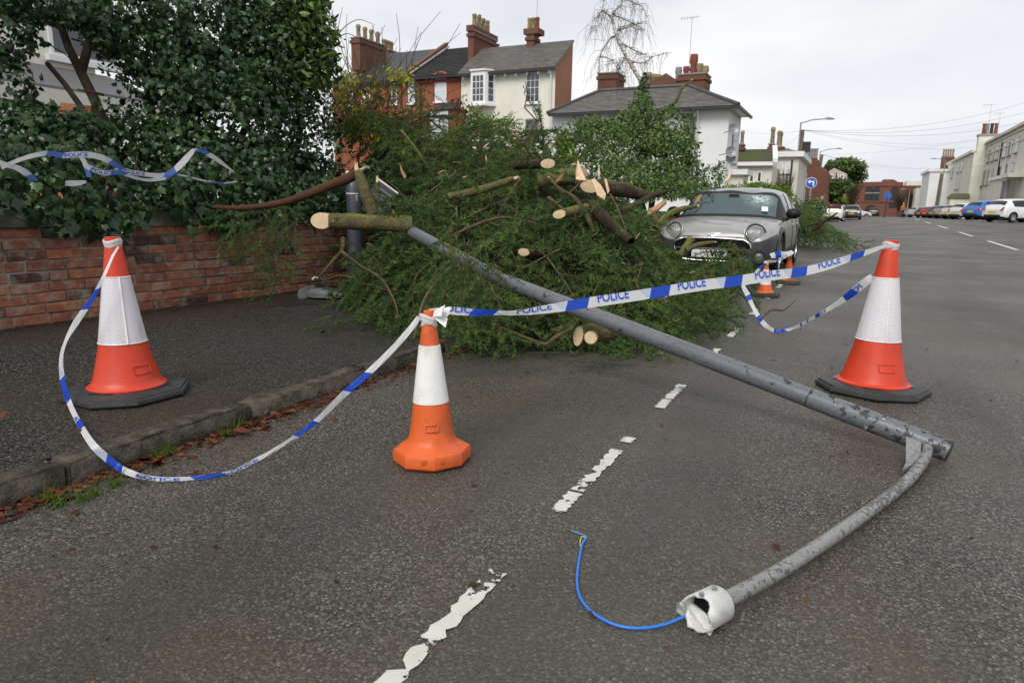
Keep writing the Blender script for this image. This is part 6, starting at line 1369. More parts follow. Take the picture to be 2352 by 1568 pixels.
row = [(2277, 'white hatchback with red tail lights, first of the angled row', (.72, .73, .74), 'hatch'), (2226, 'bright blue hatchback parked beside the first white hatchback', (.03, .16, .46), 'hatch'), (2190, 'pearl white hatchback parked next to the blue hatchback', (.60, .60, .58), 'hatch'), (2170, 'cream estate parked beyond the pearl white hatchback', (.50, .49, .44), 'estate'), (2152, 'mid grey hatchback between the cream estate and a dark car', (.22, .23, .25), 'hatch'), (2136, 'dark brown-grey hatchback parked beside the red hatchback', (.05, .045, .045), 'hatch'), (2121, 'bright red hatchback in the angled row', (.42, .015, .02), 'hatch'), (2108, 'black hatchback parked beyond the red hatchback', (.012, .012, .014), 'hatch'), (2090, 'silver off-roader parked at the far end of the angled row', (.36, .37, .38), 'suv')]
for u, lb, c_, kd in row:
    d = ray(u, 500); t_ = RX_/d.x; p = CAMP+d*t_; place_car(lb, c_, p, radians(52), kd, group='cars parked in the angled bays')
for q, (u, c_) in enumerate(((2074, (.3, .3, .32)), (2066, (.02, .02, .025)), (2060, (.1, .14, .2)), (2055, (.4, .45, .5)))):
    d = ray(u, 497); p = CAMP+d*(RX_/d.x); place_car(('grey', 'black', 'navy blue', 'pale blue-grey')[q]+' car far along the angled row near the car park', c_, p, radians(52), 'hatch', group='cars parked in the angled bays')
f5 = D(1921, 508, 56.0); f5.z = 0
place_car('cream city car with dark red folding roof parked at the kerb', (.68, .66, .58), f5+Vector((-.35, 0, 0)), radians(2), 'mini', roof=(.13, .012, .018), sc=1.0)
g5 = D(1950, 502, 66.0); place_car('dark grey hatchback parked just beyond the cream city car', (.05, .055, .06), Vector((-.2, g5.y, 0)), 0, 'hatch')
g6 = D(1962, 500, 90.0); place_car('black hatchback with lit red lamp parked further along the kerb', (.03, .03, .035), Vector((g6.x-.3, g6.y, 0)), 0, 'hatch')
g7 = D(1988, 496, 110.0); place_car('white saloon turning across the street', (.66, .67, .68), Vector((g7.x-3.5, g7.y+1, 0)), radians(78), 'estate', name='moving_car')
g8 = D(1969, 490, 135.0); place_car('white panel van at the street end', (.7, .7, .7), Vector((g8.x, g8.y, 0)), 0, 'van', name='panel_van')
g9 = D(2006, 496, 122.0); place_car('black off-roader driving away down the middle of the street', (.012, .012, .014), Vector((g9.x, g9.y, 0)), 0, 'suv', name='moving_car')
ga = D(2036, 494, 150.0); place_car('pale car approaching with headlamps on', (.5, .5, .52), Vector((ga.x, ga.y+4, 0)), pi, 'hatch', name='moving_car', lights=True)

for w_ in list(_WP.values()):
    for c in list(w_.children): bpy.data.objects.remove(c)
    bpy.data.objects.remove(w_)
# ------------------------------------------------------------------ houses
MT.update(
 cream=M('cream_render', (.72, .70, .61), .8, 0, (.64, .62, .53), 1.2, .4, .7), whiter=M('white_render', (.76, .76, .75), .8, 0, (.68, .68, .66), .9, .4, .7), ivoryr=M('ivory_render', (.68, .66, .58), .85, 0, (.58, .56, .48), .8, .4, .7),
 redbrick=m_rows('terrace_brick', (.34, .092, .042), (.27, .066, .033), (.28, .11, .065), .23, .075, noise=.6), sidebrick=m_rows('gable_brick', (.40, .16, .09), (.30, .11, .06), (.36, .22, .15), .23, .075, axis='YZ', noise=.5),
 stack=m_rows('chimney_brick', (.19, .065, .04), (.13, .045, .03), (.12, .07, .05), .23, .075), farbrickr=m_rows('car_park_brick', (.20, .075, .05), (.17, .06, .042), (.17, .08, .06), .6, .3, noise=.1),
 slate=M('slate', (.10, .095, .09), .55, 0, (.16, .145, .125), 2.2, .42, .62, .3, 25, .01, rnd=.10), slatedark=M('dark_tiles', (.030, .030, .032), .7, 0, (.05, .05, .045), 3, .4, .65, .3, 25, .01, rnd=.12), slateblack=M('black_slate', (.035, .037, .042), .5, 0, (.05, .052, .055), 3, rnd=.08), mossroof=M('mossy_roof', (.085, .085, .06), .9, 0, (.09, .105, .025), 1.1, .4, .6, .4, 20, .01, rnd=.1), pot=M('buff_chimney_pot', (.33, .25, .13), .8, 0, (.18, .15, .10), 5), potred=M('red_chimney_pot', (.22, .065, .045), .8), lead=M('lead_flashing', (.42, .43, .45), .6), frame_=M('white_joinery', (.74, .74, .74), .5), blind=M('white_blind', (.60, .62, .64), .7), pane=M('window_pane', (.045, .05, .055), .06, spec=.9), gutter=M('black_gutter', (.02, .02, .022), .5), stonew=M('grey_window_sill', (.25, .25, .25), .8))
def b_thing(name, label, x, y, z=0.0): return thing(name, label, 'building', (x, y, z))
def window(parent, c, w, h, cols, rows, n=(0, -1, 0), glass='pane', sill=.12, frame='frame_', bar=.035, fw=.07, proud=.05, nm='window', panes=True):
    """c: centre of the opening on the wall face, n: outward normal; frame, one pane each, sill"""
    n = Vector(n); r = Vector((0, 0, 1)).cross(n).normalized(); r = -r; up = Vector((0, 0, 1)); c = Vector(c); Rm = Matrix((r, n, up)).transposed()
    f = MB().box(c+n*proud*.5, (w, proud, h), rot=Rm).build(nm, MT[frame], parent)
    iw, ih = w-2*fw, h-2*fw
    pw, ph = (iw-bar*(cols-1))/cols, (ih-bar*(rows-1))/rows
    for i in range(cols):
        for j in range(rows):
            pc = c + r*(-iw/2+pw/2+i*(pw+bar)) + up*(-ih/2+ph/2+j*(ph+bar)) + n*(proud+.002)
            MB().box(pc, (pw, .012, ph), rot=Rm).build('pane', MT[glass], f)
    if sill: MB().box(c-up*(h/2+.05)+n*sill*.5, (w+.16, sill+.02, .10), rot=Rm).build('sill', MT[frame], f)
    return f
def roof_rows(parent, el, er, rr, rl, n, mat, th=.03, name='slate_course'):
    """overlapping courses between an eaves edge and a ridge edge"""
    el, er, rr, rl = map(Vector, (el, er, rr, rl)); nn = (er-el).cross(rl-el).normalized()
    if nn.z < 0: nn = -nn
    for i in range(n):
        a, b_ = i/n, min(1, (i+1.18)/n); p = [el.lerp(rl, a)+nn*th, er.lerp(rr, a)+nn*th, er.lerp(rr, b_)+nn*.004, el.lerp(rl, b_)+nn*.004]; MB().slab(p, -nn*.02).build(name, MT[mat], parent)
def chimney(parent, x0, x1, y0, y1, z0, z1, npots, mat='stack', pot='pot', ph=.9, name='chimney', cap=True, pr=.13):
    o = MB().bx((x0, y0, z0), (x1, y1, z1)).build(name, MT[mat], parent)
    if cap: MB().bx((x0-.08, y0-.08, z1-.35), (x1+.08, y1+.08, z1-.15)).build('corbel', MT[mat], o); MB().bx((x0-.05, y0-.05, z1), (x1+.05, y1+.05, z1+.08)).build('capping', MT['stonew'], o)
    for i in range(npots):
        f = (i+.5)/npots; lx = (x1-x0) > (y1-y0); p = Vector((x0+(x1-x0)*f if lx else (x0+x1)/2, (y0+y1)/2 if lx else y0+(y1-y0)*f, z1+.06))
        MB().lathe([(pr*1.05, 0), (pr*.95, .1), (pr*.82, ph*.72), (pr*1.05, ph*.78), (pr*1.05, ph*.9), (pr*.8, ph)], 12, c=p).build('chimney_pot', MT[pot], o, smooth=40)
    return o
def aerial(loc, h, label, wd_=.8):
    b = MB(); p = Vector(loc); b.tube([p, p+Vector((0, 0, h))], .015, 5); q = p+Vector((0, 0, h-.05)); b.tube([q-Vector((wd_*.6, 0, 0)), q+Vector((wd_*.4, 0, .05))], .012, 5)
    for k in range(6): c = q+Vector((-wd_*.55+k*.18, 0, 0)); b.tube([c-Vector((0, .2, 0)), c+Vector((0, .2, 0))], .007, 4); b.tube([c-Vector((0, 0, .14)), c+Vector((0, 0, .14))], .006, 4)
    props(b.build('tv_aerial', MT['steel']), label, 'aerial')
# ---- cream house with brick gable
YC = 40.0
def c2(x, y, Y=YC): return YP(*Z2(x, y), Y)
xl, xr = c2(1165, 632).x, c2(1975, 578).x; ze = (c2(1165, 632).z+c2(1975, 578).z)/2
gq = XP(*Z2(2122, 357), xr); yr_, zrdg = gq.y, gq.z
ch_ = b_thing('cream_house', 'cream rendered house with white bay window and red brick side wall', (xl+xr)/2, YC)
MB().bx((xl, YC, 0), (xr-.03, yr_, ze)).build('rendered_wall', MT['cream'], ch_)
MB().slab([(xr, YC+.02, 0), (xr, YC+.02, ze), (xr, yr_, zrdg), (xr, yr_, 0)], (-.25, 0, 0)).build('brick_gable', MT['sidebrick'], ch_)
MB().slab([(xl+.01, YC+.3, ze-.2), (xl+.01, yr_, zrdg-.1), (xl+.01, yr_, ze-.2)], (.2, 0, 0)).build('party_gable', MT['stack'], ch_)
rp0 = [(xl-.1, YC-.35, ze-.05), (xr+.06, YC-.35, ze-.05), (xr+.06, yr_, zrdg+.1), (xl-.1, yr_, zrdg+.1)]
roof = MB().slab(rp0, (0, .03, -.12)).build('roof', MT['slate'], ch_); roof_rows(roof, *rp0, 22, 'slate')
MB().bx((xl-.1, YC-.47, ze-.22), (xr+.1, YC-.33, ze-.08)).build('gutter', MT['gutter'], ch_)
for q in range(9):
    x = xl+.3+(xr-xl-.6)*q/8; MB().bx((x-.05, YC-.3, ze-.38), (x+.05, YC+.0, ze-.2)).build('eaves_bracket', MT['frame_'], ch_)
a, b_ = c2(1728, 632), c2(1830, 870); window(ch_, ((a.x+b_.x)/2, YC, (a.z+b_.z)/2), abs(b_.x-a.x)+.1, abs(a.z-b_.z)+.1, 3, 4)
a, b_ = c2(1722, 1025), c2(1822, 1180); window(ch_, ((a.x+b_.x)/2, YC, (a.z+b_.z)/2), abs(b_.x-a.x)+.1, abs(a.z-b_.z)+.1, 3, 2, frame='stonew')
a, b_ = c2(1310, 1030), c2(1450, 1200); window(ch_, ((a.x+b_.x)/2, YC, (a.z+b_.z)/2), abs(b_.x-a.x), abs(a.z-b_.z), 4, 2)
x0, x1, x2, x3 = c2(1258, 0).x, c2(1292, 0).x, c2(1418, 0).x, c2(1472, 0).x; zt_, zb2 = c2(1350, 622).z, c2(1350, 898).z; dpt = .62
bay = MB().slab([(x0, YC+.02, zb2), (x1, YC-dpt, zb2), (x2, YC-dpt, zb2), (x3, YC+.02, zb2)], (0, 0, zt_-zb2)).build('bay_window', MT['frame_'], ch_)
MB().slab([(x0-.08, YC+.02, zt_), (x1-.04, YC-dpt-.1, zt_), (x2+.04, YC-dpt-.1, zt_), (x3+.08, YC+.02, zt_)], (0, 0, .1)).build('bay_roof', MT['frame_'], ch_); MB().slab([(x0-.06, YC+.02, zb2-.14), (x1-.04, YC-dpt-.12, zb2-.14), (x2+.04, YC-dpt-.12, zb2-.14), (x3+.06, YC+.02, zb2-.14)], (0, 0, .14)).build('bay_sill', MT['frame_'], ch_)
def pane_grid(parent, p0, p1, z0, z1, cols, rows, out, bar=.05, glass='pane'):
    p0, p1 = Vector(p0), Vector(p1); d = p1-p0; W_ = d.length; d.normalize(); out = Vector(out); pw = (W_-bar*(cols+1))/cols; ph = (z1-z0-bar*(rows+1))/rows; ang = atan2(d.y, d.x)
    for i in range(cols):
        for j in range(rows): MB().box(p0+d*(bar+pw/2+i*(pw+bar))+Vector((0, 0, z0-p0.z+bar+ph/2+j*(ph+bar)))+out*.006, (pw, .012, ph), rz=ang).build('pane', MT[glass], parent)
pane_grid(bay, (x1+.10, YC-dpt, 0), (x2-.10, YC-dpt, 0), zb2+.12, zt_-.22, 3, 4, (0, -1, 0)); n_ = Vector((dpt, -(x3-x2), 0)).normalized(); pane_grid(bay, (x2+.10*n_.y*-1*.6+.08, YC-dpt+.12, 0), (x3-.1, YC-.12, 0), zb2+.12, zt_-.22, 1, 4, n_); n_ = Vector((-dpt, -(x1-x0), 0)).normalized(); pane_grid(bay, (x0+.06, YC-.1, 0), (x1-.06, YC-dpt+.12, 0), zb2+.12, zt_-.22, 1, 4, n_)
x = c2(1938, 700).x; MB().tube([(x, YC-.12, 0), (x, YC-.12, ze-.5), (x-.12, YC-.35, ze-.15)], .06, 8).build('downpipe', MT['frame_'], ch_, smooth=60)
def stack_from(parent, Y, x0, x1, ytop, ybot, npots, dep_=.9, **k):
    a, b_ = c2(x0, ytop, Y), c2(x1, ybot, Y); return chimney(parent, a.x, b_.x, Y, Y+dep_, b_.z-.6, a.z, npots, **k)
stack_from(ch_, 41.5, 1222, 1268, 268, 520, 1, 3.2, pot='pot', ph=.1, cap=True); 
a = c2(1245, 268, 41.5)
tall = [o for o in ch_.children if o.name.startswith('chimney')][-1]
for q in range(4): MB().lathe([(.16, 0), (.13, .6), (.16, .65), (.15, .75), (.11, .78)], 10, c=(a.x+.12, 41.8+q*.6, a.z+.33)).build('chimney_pot', MT['pot'], tall, smooth=40)
MB().bx((c2(1226, 0, 41.5).x-.1, 41.4, a.z), (c2(1268, 0, 41.5).x+.06, 44.9, a.z+.36)).build('stack_head', MT['stack'], tall)
p = c2(1320, 300, 42.5); MB().tube([p, c2(1322, 150, 42.5)], .11, 10).build('steel_flue', MT['lead'], ch_, smooth=60); q = c2(1322, 140, 42.5); MB().lathe([(.16, 0), (.05, .1)], 10, c=q).build('flue_cowl', MT['gutter'], ch_)
stack_from(ch_, 42.2, 1724, 1782, 300, 470, 0, .8); st2 = [o for o in ch_.children if o.name.startswith('chimney')][-1]; a = c2(1752, 300, 42.2)
MB().bx((a.x-.42, 42.1, a.z+.05), (a.x+.62, 43.1, a.z+.38)).build('stack_head', MT['stack'], st2)
for q in range(3): MB().lathe([(.14, 0), (.12, .55), (.15, .6), (.13, .72)], 10, c=(a.x-.18+q*.28, 42.5, a.z+.35)).build('chimney_pot', MT['pot' if q < 2 else 'potred'], st2, smooth=40)
aerial(c2(1808, 350, 42.6), 3.2, 'tall tv aerial beside the right chimney of the cream house')
# ---- red brick terrace to the left
YR = 40.25
rt = b_thing('brick_terrace', 'red brick terrace with dark tiled roofs left of the cream house', c2(700, 900, YR).x, YR)
xa, xb, xm = c2(60, 640, YR).x, xl-.02, c2(815, 640, YR).x; zt1 = c2(1100, 640, YR).z; zt0 = c2(600, 660, YR).z; zt0 = zt1-.15
MB().bx((xa, YR, 0), (xb, YR+5, zt1)).build('brick_wall_face', MT['redbrick'], rt)
q1 = YP(*Z2(1215, 405), YR+5.0); q2 = YP(*Z2(430, 470), YR+5.0)
xp = c2(700, 600, YR).x
rp1 = [(xp+.2, YR-.3, zt1-.05), (xb+.05, YR-.3, zt1-.05), (xb+.05, YR+5, q1.z), (xp+.2, YR+5, q1.z)]; r1 = MB().slab(rp1, (0, .03, -.1)).build('tiled_roof', MT['slatedark'], rt); roof_rows(r1, *rp1, 20, 'slatedark', .05, 'tile_course')
rp2 = [(xa, YR-.3, zt0-.1), (xp-.15, YR-.3, zt0-.1), (xp-.15, YR+5, q2.z), (xa, YR+5, q2.z)]; r2 = MB().slab(rp2, (0, .03, -.1)).build('slate_roof', MT['slateblack'], rt); roof_rows(r2, *rp2, 18, 'slateblack', .02)
MB().slab([(xp-.15, YR-.4, zt1-.3), (xp-.15, YR-.4, zt1+.25), (xp-.15, YR+5, q1.z+.45), (xp-.15, YR+5, q1.z-.3)], (.32, 0, 0)).build('party_parapet', MT['stack'], rt)
MB().slab([(xp+.18, YR-.35, zt1+.05), (xp+.18, YR-.35, zt1+.13), (xp+.18, YR+5, q1.z+.2), (xp+.18, YR+5, q1.z+.1)], (.12, 0, 0)).build('flashing', MT['lead'], rt)
MB().bx((xa, YR-.42, zt1-.2), (xb, YR-.28, zt1-.08)).build('gutter', MT['gutter'], rt)
for q in range(26): x = xp+.6+(xb-xp-.8)*q/25; MB().bx((x-.05, YR-.12, zt1-.42), (x+.05, YR, zt1-.25)).build('dentil', MT['redbrick'], rt)
for (u0, v0, u1, v1, gl) in ((940, 668, 1040, 868, 'blind'), (712, 690, 770, 885, 'blind'), (568, 700, 618, 890, 'pane'), (310, 745, 388, 905, 'blind'), (180, 745, 240, 905, 'pane')):
    a, b_ = c2(u0, v0, YR), c2(u1, v1, YR); w_ = window(rt, ((a.x+b_.x)/2, YR, (a.z+b_.z)/2), abs(b_.x-a.x), abs(a.z-b_.z), 1, 2, glass=gl, bar=.06, proud=.03)
    MB().tube([((a.x+b_.x)/2+cos(t)*abs(b_.x-a.x)*.56, YR-.03, a.z+.02+sin(t)*.28) for t in np.linspace(0, pi, 9)], .10, 5).build('brick_arch', MT['redbrick'], w_)
a, b_ = c2(835, 950, YR-1.2), c2(1150, 950, YR-1.2)
by = MB().slab([(a.x-.1, YR, 0), (a.x+.8, YR-1.2, 0), (b_.x-.8, YR-1.2, 0), (b_.x+.1, YR, 0)], (0, 0, a.z)).build('brick_bay', MT['redbrick'], rt)
tz = c2(960, 888, YR).z; MB().loft([[(a.x-.3, YR, a.z), (a.x+.7, YR-1.4, a.z), (b_.x-.7, YR-1.4, a.z), (b_.x+.3, YR, a.z)], [(a.x+.9, YR, tz), (a.x+1.2, YR-.2, tz), (b_.x-1.2, YR-.2, tz), (b_.x-.9, YR, tz)]]).build('bay_roof', MT['slatedark'], rt)
window(rt, ((a.x+b_.x)/2-.1, YR-1.2, c2(960, 1070, YR-1.2).z), 1.3, 1.7, 2, 1, glass='blind')
MB().bx((a.x+.7, YR-1.32, c2(960, 1010, YR-1.2).z), (b_.x-.7, YR-1.2, c2(960, 990, YR-1.2).z)).build('lintel', MT['gutter'], by)
x = c2(822, 800, YR).x; MB().tube([(x, YR-.1, 0), (x, YR-.1, zt1-.2)], .06, 8).build('downpipe', MT['gutter'], rt, smooth=60)
stack_from(rt, 41.5, 222, 300, 330, 520, 4, 3.0, ph=.9, pr=.17); stack_from(rt, 46.0, 448, 545, 440, 500, 5, 1.2, ph=.8, pr=.18)
# ---- white hipped house
YW = 34.0
def c3(x, y, Y=YW): return YP(*Z3(x, y), Y)
wl_, wr2 = c3(20, 985).x, c3(1540, 905).x; wz = (c3(60, 985).z+c3(1500, 912).z)/2; wdp = 3.6
wh_ = b_thing('white_house', 'white rendered house with shallow hipped slate roof', (wl_+wr2)/2, YW)
MB().bx((wl_, YW, 0), (wr2, YW+wdp, wz)).build('rendered_wall', MT['whiter'], wh_)
rz_ = YP(*Z3(820, 760), YW+1.8).z; rlx, rrx = YP(*Z3(430, 785), YW+1.8).x, YP(*Z3(1180, 735), YW+1.8).x; ov = .45
E_ = [(wl_-.1, YW-ov, wz), (wr2+ov, YW-ov, wz), (wr2+ov, YW+wdp, wz), (wl_-.1, YW+wdp, wz)]; Rg = [(rlx, YW+1.8, rz_), (rrx, YW+1.8, rz_)]
b = MB(); b.v = [Vector(p) for p in E_+Rg]; b.f = [(0, 1, 5, 4), (1, 2, 5), (2, 3, 4, 5), (3, 0, 4), (0, 3, 2, 1)]; b.m = [0]*5; rf = b.build('roof', MT['slate'], wh_)
roof_rows(rf, E_[0], E_[1], Rg[1], Rg[0], 16, 'slate'); 
for i in range(14):
    p, q, r_ = Vector(E_[1]), Vector(E_[2]), Vector(Rg[1]); a0, a1 = i/14, min(1, (i+1.15)/14); nn = (q-p).cross(r_-p).normalized(); nn = nn if nn.z > 0 else -nn; MB().slab([p.lerp(r_, a0)+nn*.03, q.lerp(r_, a0)+nn*.03, q.lerp(r_, a1)+nn*.004, p.lerp(r_, a1)+nn*.004], -nn*.02).build('slate_course', MT['slate'], rf)
for p, q in ((E_[1], Rg[1]), (E_[0], Rg[0]), (Rg[0], Rg[1])): MB().tube([Vector(p)+Vector((0, 0, .03)), Vector(q)+Vector((0, 0, .04))], .10, 8).build('ridge_tile', MT['slateblack'], rf)
MB().bx((wl_, YW-ov-.1, wz-.14), (wr2+ov+.1, YW-ov+.02, wz-.02)).build('gutter', MT['gutter'], wh_); MB().bx((wr2+ov, YW-ov, wz-.14), (wr2+ov+.1, YW+wdp, wz-.02)).build('gutter', MT['gutter'], wh_); MB().bx((wl_, YW-ov+.02, wz-.06), (wr2+ov, YW+wdp, wz-.01)).build('soffit', MT['frame_'], wh_)
for (u0, v0, u1, v1, co, ro) in ((250, 1012, 356, 1190, 3, 3), (640, 1045, 706, 1195, 2, 3), (1165, 975, 1238, 1205, 3, 4)):
    a, b_ = c3(u0, v0), c3(u1, v1); window(wh_, ((a.x+b_.x)/2, YW, (a.z+b_.z)/2), abs(b_.x-a.x), abs(a.z-b_.z), co, ro, frame='stonew', bar=.03, fw=.06)
a, b_ = c3(1180, 1375), c3(1235, 1470); window(wh_, ((a.x+b_.x)/2, YW, (a.z+b_.z)/2-.5), .8, 1.6, 2, 2, frame='stonew')
x = c3(1272, 1000).x; MB().tube([(x, YW-.08, .2), (x, YW-.08, wz-.5), (x, YW-.4, wz-.1)], .05, 8).build('downpipe', MT['whiter'], wh_, smooth=60)
window(wh_, (wr2, YW+1.8, wz-1.6), 1.0, 1.6, 2, 3, n=(1, 0, 0), frame='stonew')
MB().bx((wr2, YW+1.0, 0), (wr2+.7, YW+2.6, 2.7)).build('porch', MT['ivoryr'], wh_); MB().bx((wr2, YW+.8, 2.7), (wr2+.9, YW+2.8, 2.95)).build('porch_cornice', MT['frame_'], wh_)
def dish(p, lb, r=.24):
    t = thing('satellite_dish', lb, 'dish', tuple(p)); n = Vector((.5, -.8, .25)).normalized(); Rm = n.to_track_quat('Z', 'Y').to_matrix(); MB().lathe([(r, .09), (r*.7, .04), (r*.3, .01), (.01, 0)], 20, c=p, R=Rm, close=False).build('reflector', MT['steel'], t, smooth=60); MB().tube([p, p+n*.3+Vector((0, 0, -.1))], .015, 5).build('feed_arm', MT['steel'], t); MB().tube([p, Vector((wr2, p.y+.15, p.z-.1))], .02, 5).build('bracket', MT['steel'], t)
dish(XP(*Z3(1562, 1112), wr2+.4), 'grey satellite dish high under the eaves of the white house'); dish(XP(*Z3(1540, 1305), wr2+.5), 'grey satellite dish in the middle of the white house flank'); dish(XP(*Z3(1540, 1365), wr2+.5), 'grey satellite dish lowest on the white house flank')
# chimneys and gable rising behind the white house
bk = b_thing('brick_house', 'dark brick house behind the white house with many chimney pots', c3(1000, 700, 46).x, 46)
def c4(x, y): return YP(*Z3(x, y), 46.0)
P = [c4(790, 760), c4(850, 715), c4(992, 625), c4(1090, 690), c4(1110, 770)]; P = [Vector((p.x, 46, p.z)) for p in P]; P = [Vector((P[0].x, 46, 0))]+P+[Vector((P[-1].x, 46, 0))]; MB().slab(P, (0, 8, 0)).build('gable_wall', MT['stack'], bk)
for (a, b_, t, bt2, n, pt) in ((418, 572, 640, 790, 0, 'pot'), (1102, 1325, 650, 790, 0, 'pot')):
    A, B = c4(a, t), c4(b_, bt2); chimney(bk, A.x, B.x, 45.8, 47.5, 0, A.z, n)
for (x, y, h, r, pt) in ((1145, 652, 1.1, .22, 'potred'), (1205, 645, 2.0, .26, 'potred'), (1260, 640, 1.2, .24, 'pot'), (1305, 672, 1.3, .24, 'pot'), (818, 712, 1.2, .24, 'pot'), (866, 705, 1.0, .22, 'pot'), (905, 690, .8, .22, 'pot'), (1076, 690, 1.4, .22, 'stonew')): p = c4(x, y); p.y = 46.6; MB().lathe([(r, 0), (r*.8, h*.7), (r*1.05, h*.78), (r*.9, h)], 10, c=p-Vector((0, 0, .15+h*.25))).build('chimney_pot', MT[pt], bk, smooth=40)
p = c4(1170, 650); p.y = 46.5; aerial(p, 3.6, 'tv aerial above the brick chimney block behind the white house', 1.2)
# ---- low cream building with mossy roof, and neighbours down the street
Z5 = zc(2900, 550, 3.36)
def c5(x, y, Y): return YP(*Z5(x, y), Y)
YM = 47.0; mb_ = b_thing('mossy_roof_house', 'low cream house with mossy slate roof and three narrow windows', c5(380, 400, YM).x, YM)
a, b_ = c5(105, 385, YM), c5(640, 380, YM); MB().bx((a.x-6, YM, 0), (b_.x, YM+6, a.z)).build('rendered_wall', MT['ivoryr'], mb_)
f0, f1 = c5(105, 335, YM), c5(660, 330, YM); MB().bx((f0.x-6, YM-.35, a.z), (f1.x, YM+.1, f0.z)).build('fascia', MT['frame_'], mb_)
rt_ = YP(*Z5(380, 160), YM+4).z; rpm = [(f0.x-6, YM-.3, f0.z), (f1.x, YM-.3, f0.z), (c5(635, 155, YM+4).x, YM+4, rt_), (f0.x-6, YM+4, rt_)]; r_ = MB().slab(rpm, (0, .02, -.1)).build('roof', MT['mossroof'], mb_); roof_rows(r_, *rpm, 12, 'mossroof')
MB().slab([(f1.x-.05, YM-.35, f0.z-.05), (f1.x-.05, YM-.35, f0.z+.2), (c5(635, 155, YM+4).x, YM+4, rt_+.25), (c5(635, 155, YM+4).x, YM+4, rt_-.1)], (.3, 0, 0)).build('verge', MT['frame_'], mb_)
for x in (255, 360, 463): A, B = c5(x-22, 462, YM), c5(x+22, 600, YM); window(mb_, ((A.x+B.x)/2, YM, (A.z+B.z)/2), abs(B.x-A.x), abs(A.z-B.z), 1, 1, fw=.05)
A, B = c5(180, 100, YM+3), c5(235, 170, YM+3); chimney(mb_, A.x, B.x, YM+3, YM+4, B.z-1, A.z, 1, ph=.9)
YT = 52.0; tb = b_thing('rendered_house', 'taller stone-coloured house beyond the mossy roof', c5(800, 400, YT).x, YT)
A, B = c5(600, 275, YT), c5(1000, 250, YT); MB().bx((A.x, YT, 0), (B.x, YT+9, (A.z+B.z)/2)).build('rendered_wall', MT['ivoryr'], tb); MB().bx((A.x-.2, YT-.3, (A.z+B.z)/2), (B.x+.3, YT+9, (A.z+B.z)/2+.35)).build('parapet', MT['frame_'], tb)
zz_ = (A.z+B.z)/2+.35; xk = c5(640, 150, YT+4); MB().loft([[(A.x, YT, zz_), (B.x, YT, zz_), (B.x, YT+9, zz_), (A.x, YT+9, zz_)], [(xk.x, YT+4, xk.z), (xk.x+1, YT+4, xk.z), (xk.x+1, YT+5, xk.z), (xk.x, YT+5, xk.z)]]).build('hipped_roof', MT['slate'], tb)
for (x0, x1, t, n, h) in ((590, 640, 95, 1, 1.2), (650, 775, 135, 4, 1.1)): A, B = c5(x0, t, YT+2), c5(x1, 190, YT+2); chimney(tb, A.x, B.x, YT+2, YT+3.2, B.z-1.5, A.z, n, ph=h, pr=.16)
for x in (740, 850): A, B = c5(x-35, 330, YT), c5(x+35, 470, YT); window(tb, ((A.x+B.x)/2, YT, (A.z+B.z)/2), abs(B.x-A.x), abs(A.z-B.z), 2, 2, glass='blind')
MB().tube([c5(905, 300, YT-.1), Vector((c5(905, 300, YT).x, YT-.1, .3))], .06, 6).build('downpipe', MT['gutter'], tb)
YB = 66.0; rb2 = b_thing('brick_gable_house', 'plain dark red brick gable with a row of chimney pots', c5(1150, 500, YB).x, YB)
P = [c5(*q, YB) for q in ((1000, 285), (1235, 275), (1228, 372), (1385, 450), (1400, 860), (1000, 860))]; P[-1].z = P[-2].z = 0; MB().slab(P, (0, 8, 0)).build('brick_gable', MT['stack'], rb2)
for x in (1070, 1108, 1147, 1185, 1222): p = c5(x, 278, YB+.6); MB().lathe([(.14, -.1), (.12, .6), (.15, .8)], 8, c=p).build('chimney_pot', MT['stonew'], rb2)
YK = 84.0; pk = b_thing('pink_house', 'pale pinkish house behind the trees', c5(1500, 500, YK).x, YK); P = [c5(*q, YK) for q in ((1370, 470), (1470, 410), (1640, 490), (1640, 700), (1370, 700))]; P[-1].z = P[-2].z = 0; MB().slab(P, (0, 9, 0)).build('rendered_wall', M('pink_render', (.50, .40, .37), .85), pk)
for x in (1430, 1500, 1570): A, B = c5(x-18, 500, YK), c5(x+18, 590, YK); window(pk, ((A.x+B.x)/2, YK, (A.z+B.z)/2), abs(B.x-A.x), abs(A.z-B.z), 1, 2)
# ---- brick car park closing the street
Z6 = zc(3400, 450, 3.379); YE = 150.0
def c6(x, y, Y=YE): return YP(*Z6(x, y), Y)
cp_ = b_thing('car_park', 'wide red brick car park building closing the far end of the street', c6(500, 1200).x, YE)
P = [c6(*q) for q in ((-300, 945), (100, 942), (450, 935), (450, 905), (590, 905), (650, 940), (722, 940), (722, 988), (1060, 988), (1060, 1400), (-300, 1400))]; P[-1].z = P[-2].z = -.2; MB().slab(P, (0, 20, 0)).build('brick_front', MT['farbrickr'], cp_)
for (x0, x1, t, bt2) in ((212, 292, 1003, 1190), (310, 388, 1003, 1190), (555, 632, 1003, 1290), (200, 352, 1245, 1400), (870, 910, 1040, 1170)):
    A, B = c6(x0, t), c6(x1, bt2); w_ = B.x-A.x; pts = [Vector((A.x, YE-.05, B.z)), Vector((B.x, YE-.05, B.z))]+[Vector(((A.x+B.x)/2+cos(t_)*w_/2, YE-.05, A.z-w_/2+sin(t_)*w_/2)) for t_ in np.linspace(0, pi, 9)]; o = MB().slab(pts, (0, .3, 0)).build('arched_opening', MT['gutter'], cp_)
    if x0 in (212, 310):
        for zf in (.5,): MB().bx((A.x, YE-.12, B.z+(A.z-B.z)*zf), (B.x, YE-.07, B.z+(A.z-B.z)*zf+.22)).build('railing', MT['stonew'], o)
